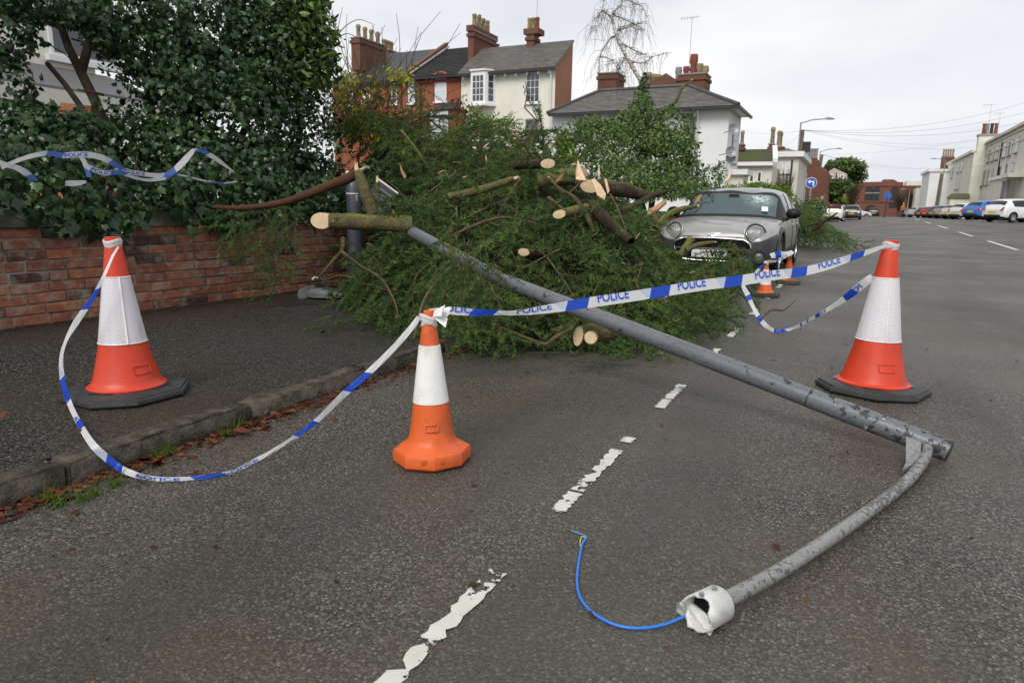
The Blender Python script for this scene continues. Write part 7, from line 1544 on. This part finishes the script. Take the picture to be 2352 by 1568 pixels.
for v in (985, 1195): a, b_ = c6(-300, v), c6(720, v); MB().bx((a.x, YE-.12, a.z-.15), (b_.x, YE, a.z+.15)).build('string_course', MT['farbrickr'], cp_)
wb_ = b_thing('white_block', 'pale flat-roofed block behind the car park', c6(900, 960, 190).x, 190); A, B = c6(770, 925, 190), c6(1080, 990, 190); MB().bx((A.x, 190, 0), (B.x, 200, A.z)).build('wall', MT['ivoryr'], wb_)
# ---- regency terrace on the right
def r6(x, y, X): return XP(*Z6(x, y), X)
def terrace(name, label, X, x_far, x_near, ytop, mat, wins, depth=10, cornice=True, near_y=None, frame='stonew', gl='pane'):
    """street front on the plane X between two picture columns; wins = list of (x0,x1,y0,y1)"""
    A = r6(x_far, ytop, X); yn = near_y if near_y else r6(x_near, 1000, X).y
    t = b_thing(name, label, X+depth/2, (A.y+yn)/2, .1); MB().bx((X, yn, 0), (X+depth, A.y, A.z)).build('rendered_wall', MT[mat], t)
    if cornice:
        for dz, pr_2, h in ((-.1, .35, .28), (-.45, .15, .12), (-1.5, .10, .10)): MB().bx((X-pr_2, yn-.02, A.z+dz), (X+.1, A.y+.1, A.z+dz+h)).build('cornice', MT[mat], t)
    for (x0, x1, y0, y1) in wins:
        p, q = r6((x0+x1)/2, y0, X), r6((x0+x1)/2, y1, X); w_ = abs(r6(x0, y0, X).y-r6(x1, y0, X).y); window(t, (X, p.y, (p.z+q.z)/2), max(.9, min(w_, 1.6)), p.z-q.z, 2, 2, n=(-1, 0, 0), frame=frame, glass=gl, proud=.03, sill=.2)
    return t, A
XA = 14.2
wa = [(1872, 1912, 505, 668), (1930, 1972, 480, 650), (1988, 2032, 455, 628), (2086, 2128, 408, 598), (2165, 2215, 372, 572), (2250, 2310, 332, 535), (1800, 1848, 788, 985), (1850, 1902, 775, 975), (1905, 1965, 765, 968), (2010, 2060, 730, 945), (2090, 2140, 706, 920), (2175, 2230, 682, 905), (1958, 1985, 1112, 1170), (2140, 2190, 1135, 1185)]
ta, A = terrace('regency_terrace', 'long pale stucco terrace with tall sash windows and cornice', XA, 1870, 2352, 412, 'ivoryr', wa, near_y=58)
for x in (2060, 2150): p = r6(x, 400, XA-.1); MB().tube([p, Vector((XA-.1, p.y, .4))], .07, 6).build('downpipe', MT['gutter' if x == 2060 else 'ivoryr'], ta)
p, q = r6(2010, 930, XA), r6(2240, 960, XA); MB().bx((XA-.8, min(p.y, q.y), 0), (XA, max(p.y, q.y), p.z)).build('bow_front', MT['cream'], ta); MB().bx((XA-1.0, min(p.y, q.y)-.2, p.z), (XA, max(p.y, q.y)+.2, p.z+.35)).build('bow_cornice', MT['frame_'], ta)
p = r6(2300, 870, XA); MB().bx((XA-1.3, p.y-2.0, p.z-.1), (XA, p.y+1.2, p.z+.3)).build('porch_roof', MT['ivoryr'], ta)
for q in (0, 1): MB().lathe([(.28, .1), (.24, .5), (.2, p.z-.6), (.28, p.z-.35)], 14, c=(XA-1.05, p.y+.8-q*1.4, 0)).build('porch_column', MT['stonew'], ta, smooth=50)
yA = A.y
XB = 12.9; yb0 = yA+.2
eb = r6(1640, 540, XB)
tb2 = b_thing('stucco_house', 'yellowish stucco house with tall blank end wall and chimney pots', XB+4, yb0, .1)
e0 = YP(*Z6(1700, 530), yb0); yb1 = r6(1330, 700, XB).y
MB().bx((XB, yb0, 0), (XB+9, yb1, e0.z)).build('rendered_wall', MT['cream'], tb2)
s0, s1 = YP(*Z6(1745, 320), yb0-.05), YP(*Z6(1985, 300), yb0-.05); MB().bx((s0.x, yb0-.06, 0), (s1.x+3, yb0+1.2, s0.z)).build('end_stack', MT['cream'], tb2); MB().bx((s0.x-.1, yb0-.16, s0.z), (s1.x+3.1, yb0+1.3, s0.z+.25)).build('stack_cap', MT['stonew'], tb2)
for x, pt in ((1800, 'potred'), (1848, 'stonew'), (1905, 'gutter'), (1962, 'potred')): p = YP(*Z6(x, 300), yb0+.5); MB().lathe([(.2, 0), (.17, 1.1), (.22, 1.2), (.18, 1.35)], 10, c=(p.x, p.y, s0.z+.2)).build('chimney_pot', MT[pt], tb2, smooth=40)
for (x0, x1, y0, y1) in ((1470, 1492, 670, 805), (1515, 1540, 655, 795), (1440, 1458, 885, 1040), (1475, 1498, 870, 1035), (1390, 1405, 740, 880)):
    p, q = r6((x0+x1)/2, y0, XB), r6((x0+x1)/2, y1, XB); window(tb2, (XB, p.y, (p.z+q.z)/2), 1.1, p.z-q.z, 2, 2, n=(-1, 0, 0), frame='stonew', proud=.03, sill=.2)
MB().bx((XB-.3, yb0, e0.z-.1), (XB+.2, yb1, e0.z+.25)).build('cornice', MT['cream'], tb2)
aerial(YP(*Z6(1855, 300), yb0+.6), 3.6, 'tv aerial above the stucco house end stack', 1.6); aerial(YP(*Z6(1990, 300), yb0+.8), 2.6, 'smaller tv aerial at the stack edge nearer the terrace', 1.2)
p, q = YP(*Z6(1360, 1130), yb0-3), YP(*Z6(1620, 1160), yb0-3); an = b_thing('low_annexe', 'low mossy-roofed annexe between the stucco house and parked cars', p.x+1.5, yb0-2.5, .1); MB().bx((p.x, yb0-3, 0), (q.x, yb0-.1, q.z)).build('wall', MT['cream'], an); MB().loft([[(p.x-.2, yb0-3.2, q.z), (q.x, yb0-3.2, q.z), (q.x, yb0-.1, q.z), (p.x-.2, yb0-.1, q.z)], [(p.x+.4, yb0-2.4, p.z+.3), (q.x, yb0-2.4, p.z+.3), (q.x, yb0-.1, p.z+.4), (p.x+.4, yb0-.1, p.z+.4)]]).build('roof', MT['mossroof'], an)
yc0 = yb1+.3; XC = 12.6; g0 = YP(*Z6(1400, 620), yc0); cc = b_thing('brown_gable_house', 'brown brick house with chimney stack further down the terrace side', XC+3, yc0, .1)
P = [YP(*Z6(x, y), yc0) for x, y in ((1150, 950), (1180, 770), (1400, 615), (1410, 950))]; P[0].z = P[3].z = 0; P[3].x = P[2].x = max(P[2].x, XC+5); P[0].x = P[1].x; MB().slab([Vector((q.x, yc0, q.z)) for q in P], (0, 14, 0)).build('brick_gable', M('brown_brick', (.15, .115, .09), .9), cc)
A, B = YP(*Z6(1250, 600), yc0+1), YP(*Z6(1400, 690), yc0+1); chimney(cc, A.x, B.x, yc0+1, yc0+2.5, B.z-2, A.z, 5, ph=1.2, pr=.15)
A, B = YP(*Z6(1085, 800), 128), YP(*Z6(1180, 900), 128); dd = b_thing('white_gable_house', 'white house beyond the brown brick gable', A.x+3, 128, .1); MB().bx((A.x, 128, 0), (A.x+9, 142, A.z)).build('rendered_wall', MT['whiter'], dd); MB().bx((A.x-.3, 127.8, A.z), (A.x+9, 142, A.z+.4)).build('cornice', MT['whiter'], dd)
A = YP(*Z6(900, 1020), 140); de_ = b_thing('low_white_house', 'low cream building beside the car park', A.x+3, 140, .1); MB().bx((A.x, 140, 0), (A.x+7, 149, A.z)).build('rendered_wall', MT['cream'], de_)
# ---- villa behind the ivy, seen through the gap
XV = -13.5; v0 = XP(*Z1(110, 400), XV); v1 = XP(*Z1(720, 520), XV)
vl = b_thing('cream_villa', 'cream villa with lead verandah roof glimpsed through the ivy', XV-4, (v0.y+v1.y)/2)
MB().bx((XV-8, 1, 0), (XV, 9.0, 9.5)).build('rendered_wall', MT['cream'], vl); zv = (v0.z+v1.z)/2; za = XP(*Z1(440, 590), XV+2.0).z
rpv = [(XV+2.0, 1, za), (XV+2.0, 9.2, za), (XV+.02, 9.2, zv), (XV+.02, 1, zv)]; MB().slab(rpv, (0, 0, -.06)).build('verandah_roof', M('lead_roof', (.13, .13, .14), .6, 0, (.17, .16, .07), 1.5, .5, .7), vl); MB().bx((XV+1.9, 1, za-.3), (XV+2.05, 9.2, za-.05)).build('verandah_beam', MT['ivoryr'], vl)
for y in range(2, 10, 2): MB().bx((XV+1.85, y-.06, 0), (XV+1.98, y+.06, za-.3)).build('verandah_post', MT['frame_'], vl)
a = XP(*Z1(550, 230), XV); window(vl, (XV, a.y, a.z+.5), 1.3, 2.0, 2, 3, n=(1, 0, 0))
bp = D(185, 330, 8.2); pier = thing('brick_pier', 'orange-brown crumbling brick pier showing through the ivy', 'pier', (bp.x, bp.y, .33))
b = MB(); b.tube([Vector((bp.x, bp.y, .3)), Vector((bp.x, bp.y, .9)), Vector((bp.x+.02, bp.y, 1.4)), Vector((bp.x+.1, bp.y, D(185, 245, 8.2).z))], [.62, .58, .42, .2], 9, jag=.12); b.build('brickwork', M('crumbling_brick', (.30, .12, .055), .95, 0, (.20, .075, .04), 6, .4, .6, .8, 20, .03), pier)
# ------------------------------------------------------------------ street furniture
Z4 = zc(2850, 350, 1.888)
def z4(x, y, d): return D(*Z4(x, y), d)
def lamp(label, top, base_u, arm_to, d, r=.075):
    T_ = z4(*top, d); t = thing('street_lamp', label, 'street lamp', (T_.x, T_.y, zr(T_.y, T_.x))); g = Vector((T_.x, T_.y, zr(T_.y, T_.x)))
    MB().tube([g, g+Vector((0, 0, 1.4)), g+Vector((0, 0, 1.45)), T_], [r*1.5, r*1.5, r, r*.7], 10).build('column', MT['steel'], t, smooth=50); Aa = z4(*arm_to, d); MB().tube([T_-Vector((0, 0, .05)), T_.lerp(Aa, .5)+Vector((0, 0, .06)), Aa], r*.55, 8).build('arm', MT['steel'], t, smooth=60)
    dr = (Aa-T_); dr.z = 0; dr.normalize(); sd_ = Vector((-dr.y, dr.x, 0)); rg = []
    for f_, w, h in ((0, .06, .05), (.2, .16, .12), (.55, .17, .10), (.85, .06, .04)): c = Aa+dr*f_; rg.append([c-sd_*w-Vector((0, 0, .03)), c+sd_*w-Vector((0, 0, .03)), c+sd_*w*.6+Vector((0, 0, h)), c-sd_*w*.6+Vector((0, 0, h))])
    MB().loft(rg).build('lantern', MT['lant'], t, smooth=40)
lamp('tall grey street lamp with long arm beside the telegraph pole', (668, 265), 605, (838, 238), 52); lamp('grey street lamp rising beyond the blue arrow sign', (815, 482), 755, (925, 463), 78)
lamp('street lamp leaning out before the brown brick gable', (1760, 545), 1760, (1690, 540), 96)
lamp('distant street lamp in front of the car park right wing', (1490, 775), 1490, (1465, 770), 118)
def pole_(name, label, cat, pts, d, r, mat='twig', boxes=()):
    P = [z4(*q, d) for q in pts]; T_ = P[-1]; g = Vector((P[0].x, P[0].y, min(zr(P[0].y, P[0].x), P[0].z))); t = thing(name, label, cat, tuple(g)); MB().tube([g]+P[1:], [r*1.2]+[r]*(len(P)-1), 8).build('post', MT[mat], t, smooth=60); return t, T_
MT['polewood'] = M('pole_timber', (.17, .135, .10), .9, 0, (.10, .08, .06), 3, stretch=(4, 4, .3))
tp1, T1 = pole_('telegraph_pole', 'wooden telegraph pole with black junction box beside the tall street lamp', 'pole', [(618, 800), (682, 322)], 52.5, .14, 'polewood'); MB().box(T1+Rv*.42-Vector((0, 0, 1.25)), (.55, .4, .75)).build('junction_box', MT['gutter'], tp1)
for q in range(9): MB().box(T1-Vector((0, 0, 2.2+q*.35))+Rv*.16*(1 if q % 2 else -1), (.25, .03, .03)).build('climbing_step', MT['steel'], tp1)
tp2, T2_ = pole_('telegraph_pole', 'wooden telegraph pole beyond the blue arrow sign', 'pole', [(758, 900), (828, 508)], 78, .15, 'polewood')
tp3, T3_ = pole_('telegraph_pole', 'dark telegraph pole before the terrace on the parked car side', 'pole', [(1690, 890), (1732, 650)], 98, .2, 'polewood')
pole_('slim_post', 'thin dark lamp post with small globe between the houses', 'post', [(545, 760), (572, 460)], 50, .06, 'gutter')
pole_('slim_post', 'bare grey post just before the blue arrow sign', 'post', [(683, 880), (710, 648)], 44, .05, 'steel')
pole_('slim_post', 'thin dark post near the give way sign', 'post', [(905, 900), (937, 645)], 74, .06, 'gutter')
t, T_ = pole_('arrow_sign', 'round blue sign with white turn-left arrow on grey post', 'sign', [(728, 900), (746, 720)], 42.5, .045, 'steel')
fc = (CAMP-T_); fc.z = 0; fc.normalize(); Rm = fc.to_track_quat('Z', 'Y').to_matrix(); c = T_+fc*.06; rs_ = .33
MB().lathe([(rs_, -.01), (rs_, .01), (rs_*.98, .012)], 32, c=c, R=Rm).build('border', MT['paintwhite'], t); dk = MB().lathe([(rs_*.92, .012), (rs_*.92, .018)], 32, c=c, R=Rm).build('blue_disc', M('sign_blue', (.012, .10, .42), .4), t)
ar = [(.16, -.34), (.30, -.34), (.30, .20), (-.12, .20), (-.12, .34), (-.40, .11), (-.12, -.10), (-.12, .05), (.16, .05)]; rx = Vector((0, 0, 1)).cross(fc).normalized(); MB().slab([c+rx*(x*rs_*1.7)+Vector((0, 0, y*rs_*1.7))+fc*.022 for x, y in ar], fc*.004).build('arrow', MT['paintwhite'], dk)
t, T_ = pole_('give_way_sign', 'red and white triangular give way sign by the hedge', 'sign', [(935, 900), (946, 820)], 72, .045, 'steel'); fc = (CAMP-T_); fc.z = 0; fc.normalize(); rx = Vector((0, 0, 1)).cross(fc).normalized(); c = T_+fc*.08
tri = lambda s: [c+rx*(-.6*s)+Vector((0, 0, .38*s)), c+rx*(.6*s)+Vector((0, 0, .38*s)), c+Vector((0, 0, -.66*s))]
MB().slab(tri(1.0), fc*.02).build('red_border', M('sign_red', (.5, .02, .02), .4), t); MB().slab([p+fc*.024 for p in tri(.62)], fc*.006).build('white_centre', MT['paintwhite'], t); MB().slab([c+fc*.034+rx*x+Vector((0, 0, z)) for x, z in ((-.25, .1), (.25, .1), (.25, .16), (-.25, .16))], fc*.004).build('lettering', MT['black'], t)
t, T_ = pole_('keep_left_post', 'black post with small blue round sign on the traffic island', 'sign', [(1297, 975), (1320, 830)], 88, .07, 'gutter'); fc = (CAMP-T_); fc.z = 0; fc.normalize(); MB().lathe([(.5, 0), (.5, .04)], 20, c=T_+Vector((0, 0, .2)), R=fc.to_track_quat('Z', 'Y').to_matrix()).build('disc', M('sign_blue_far', (.03, .12, .36), .5), t)
def wire(label, a, b_, sag, r=.014):
    r *= .45
    a, b_ = Vector(a), Vector(b_); pts = [a.lerp(b_, k/14)-Vector((0, 0, sag*4*(k/14)*(1-k/14))) for k in range(15)]; props(MB().tube(pts, r, 4).build('overhead_wire', MT['gutter']), label, 'wire', 'overhead wires')
WL_ = 'thin overhead wire running from a telegraph pole to the terrace'
for (x, y) in ((2440, 90), (2440, 168), (2440, 240)): wire(WL_, T1, XP(*Z4(x, y), XA), .9, .018)
wire(WL_, T1, XP(*Z4(2120, 428), XB), .9); wire(WL_, T1, XP(*Z4(2000, 395), XB), .8)
for (x, y) in ((1660, 632), (1640, 600), (2100, 585)): wire(WL_, T2_, XP(*Z4(x, y), 13.0), .9)
wire(WL_, T2_, XP(*Z4(2352, 330), XA-.1), .5, .012)
wire('thin wire from the telegraph pole back towards the white house', T1, z4(180, 305, 60), .4, .012); wire('sloping wire from the telegraph pole to the mossy roof house', T1, z4(420, 440, 50), .6, .012)
# ------------------------------------------------------------------ trees and hedges further off
def tree(name, label, d, crown, mat, size, trunk=None, tm='barkdark', tmpl=OVAL, inner=.35):
    c = crown[0]; g = D(c[0], c[1], d); g.z = zr(g.y, g.x); t = thing(name, label, 'tree', tuple(g)); scatter('crown', *tmpl, *blob_leaves([(u, v, d, a, b_, h, n) for u, v, a, b_, h, n in crown], size, .2, inner, .7), MT[mat], t, kind='stuff')
    top = D(c[0], c[1], d); MB().tube(bent(g, top, 5, .02), list(np.linspace(.25, .12, 6)), 8).build('trunk', MT[tm], t, smooth=60); return t
u5 = lambda x, y: Z5(x, y)
def cr(x, y, hw, hh, hd, n): u, v = Z5(x, y); return (u, v, hw/3.36*.574, hh/3.36*.574, hd, n)
tree('pine_tree', 'large grey-green pine standing over the pink house', 92, [cr(1600, 400, 120, 100, 5, 2600), cr(1680, 450, 80, 100, 4, 1600), cr(1540, 350, 80, 60, 4, 900), cr(1700, 540, 60, 80, 4, 900)], 'laurel', .5)
tree('dark_conifer', 'dark rounded conifer beside the brick gable', 64, [cr(1440, 690, 100, 110, 3, 2600), cr(1510, 640, 70, 80, 3, 1400), cr(1360, 740, 70, 60, 2, 900)], 'needle', .35)
tree('golden_bush', 'yellow-green bush behind the give way sign', 70, [cr(1400, 830, 90, 60, 2, 1400), cr(1490, 850, 80, 60, 2, 1200), cr(1250, 850, 100, 50, 2, 1200)], 'brightleaf', .3)
def bare(name, label, x, y0, y1, w, d, n=130, mat='twig', r=.03, f=c5):
    u, v = Z5(x, y1); g = D(u, v, d); g.z = zr(g.y, g.x); tpz = D(*Z5(x, y0), d).z; t = thing(name, label, 'tree', tuple(g)); hw = w/3.36*.574*d/FPX; MB().tube(bent(g, Vector((g.x, g.y, tpz*.75)), 5, .03), [r*6, r*5, r*4, r*3, r*2, r], 7).build('trunk', MT[mat], t, smooth=60); b = MB()
    for q in range(n):
        z0 = g.z+(tpz-g.z)*random.uniform(.15, .6); a = Vector((g.x+random.gauss(0, .1), g.y, z0)); an = random.uniform(0, 6.28); e = Vector((g.x+cos(an)*hw*random.random()**.5, g.y+sin(an)*hw, z0+(tpz-z0)*random.uniform(.4, 1))); b.tube(bent(a, e, 4, .08), [r, r*.8, r*.6, r*.5, r*.4], 3, caps=False)
    b.build('twigs', MT[mat], t, kind='stuff')
bare('bare_willow', 'bare brownish willow in front of the car park', 1690, 580, 900, 130, 88, 260, 'twig', .035)
bare('bare_tree', 'leafless young tree before the stone-coloured house', 800, 420, 700, 150, 46, 170, 'twig', .016)
bare('bare_tree', 'leafless tree at the left corner of the pine', 1420, 300, 600, 60, 90, 60, 'twig', .03)
bare('bare_tree', 'hazy bare tree by the car park arches', 2330, 700, 1000, 120, 120, 160, 'twig', .04)
bare('bare_tree', 'bare tree in front of the car park right wing', 2480, 640, 1000, 110, 125, 160, 'twig', .04)
# ------------------------------------------------------------------ people far down the street
def person(label, u, v, d, h, cols, walk=.25, bag=False):
    p = D(u, v, d); p.z = zr(p.y, p.x); t = thing('person', label, 'person', tuple(p), rz=.4); k = h/1.75; b = MB()
    def T_(pts, r): b.tube([Vector(q)*k for q in pts], [x*k for x in r], 10)
    for s in (-1, 1): T_([(s*.10, 0, .92), (s*.10, s*walk*.35, .5), (s*.10, s*walk-.03, .06), (s*.10, s*walk-.14, .04)], [.10, .075, .05, .045])
    T_([(0, 0, .88), (0, 0, 1.05), (0, -.01, 1.25), (0, 0, 1.42), (0, 0, 1.5), (0, -.01, 1.56)], [.16, .155, .18, .17, .07, .06])
    for s in (-1, 1): T_([(s*.17, 0, 1.40), (s*.25, 0, 1.15), (s*.24, -s*walk*.4-.08, .88)], [.075, .06, .045])
    T_([(0, -.01, 1.53), (0, -.02, 1.60), (0, -.02, 1.68), (0, -.01, 1.75), (0, 0, 1.77)], [.06, .09, .10, .07, .02])
    o = b.build('body', [M('clothes_'+str(q), c, .8) for q, c in enumerate(cols)]); o.modifiers.new('r', 'REMESH').voxel_size = .022; o.modifiers['r'].mode = 'VOXEL'
    dg = bpy.context.evaluated_depsgraph_get(); me = bpy.data.meshes.new_from_object(o.evaluated_get(dg)); bpy.data.objects.remove(o); n = bpy.data.objects.new('body', me); link(n, t)
    me.materials.clear()
    for q, c in enumerate(cols): me.materials.append(M('clothing', c, .8))
    for f in me.polygons: z = f.center.z/k; f.material_index = 0 if z < .90 else 1 if z < 1.52 else (2 if z < 1.66 else 3); f.use_smooth = True
person('pedestrian in a dark jacket walking along the left pavement', 1883, 498, 40, 1.76, [(.02, .02, .03), (.015, .018, .03), (.45, .28, .2), (.35, .3, .25)])
person('pedestrian in an orange and pale jacket by the angled cars', 2071, 503, 84, 1.75, [(.03, .03, .05), (.42, .16, .06), (.45, .28, .2), (.5, .45, .4)], .3)
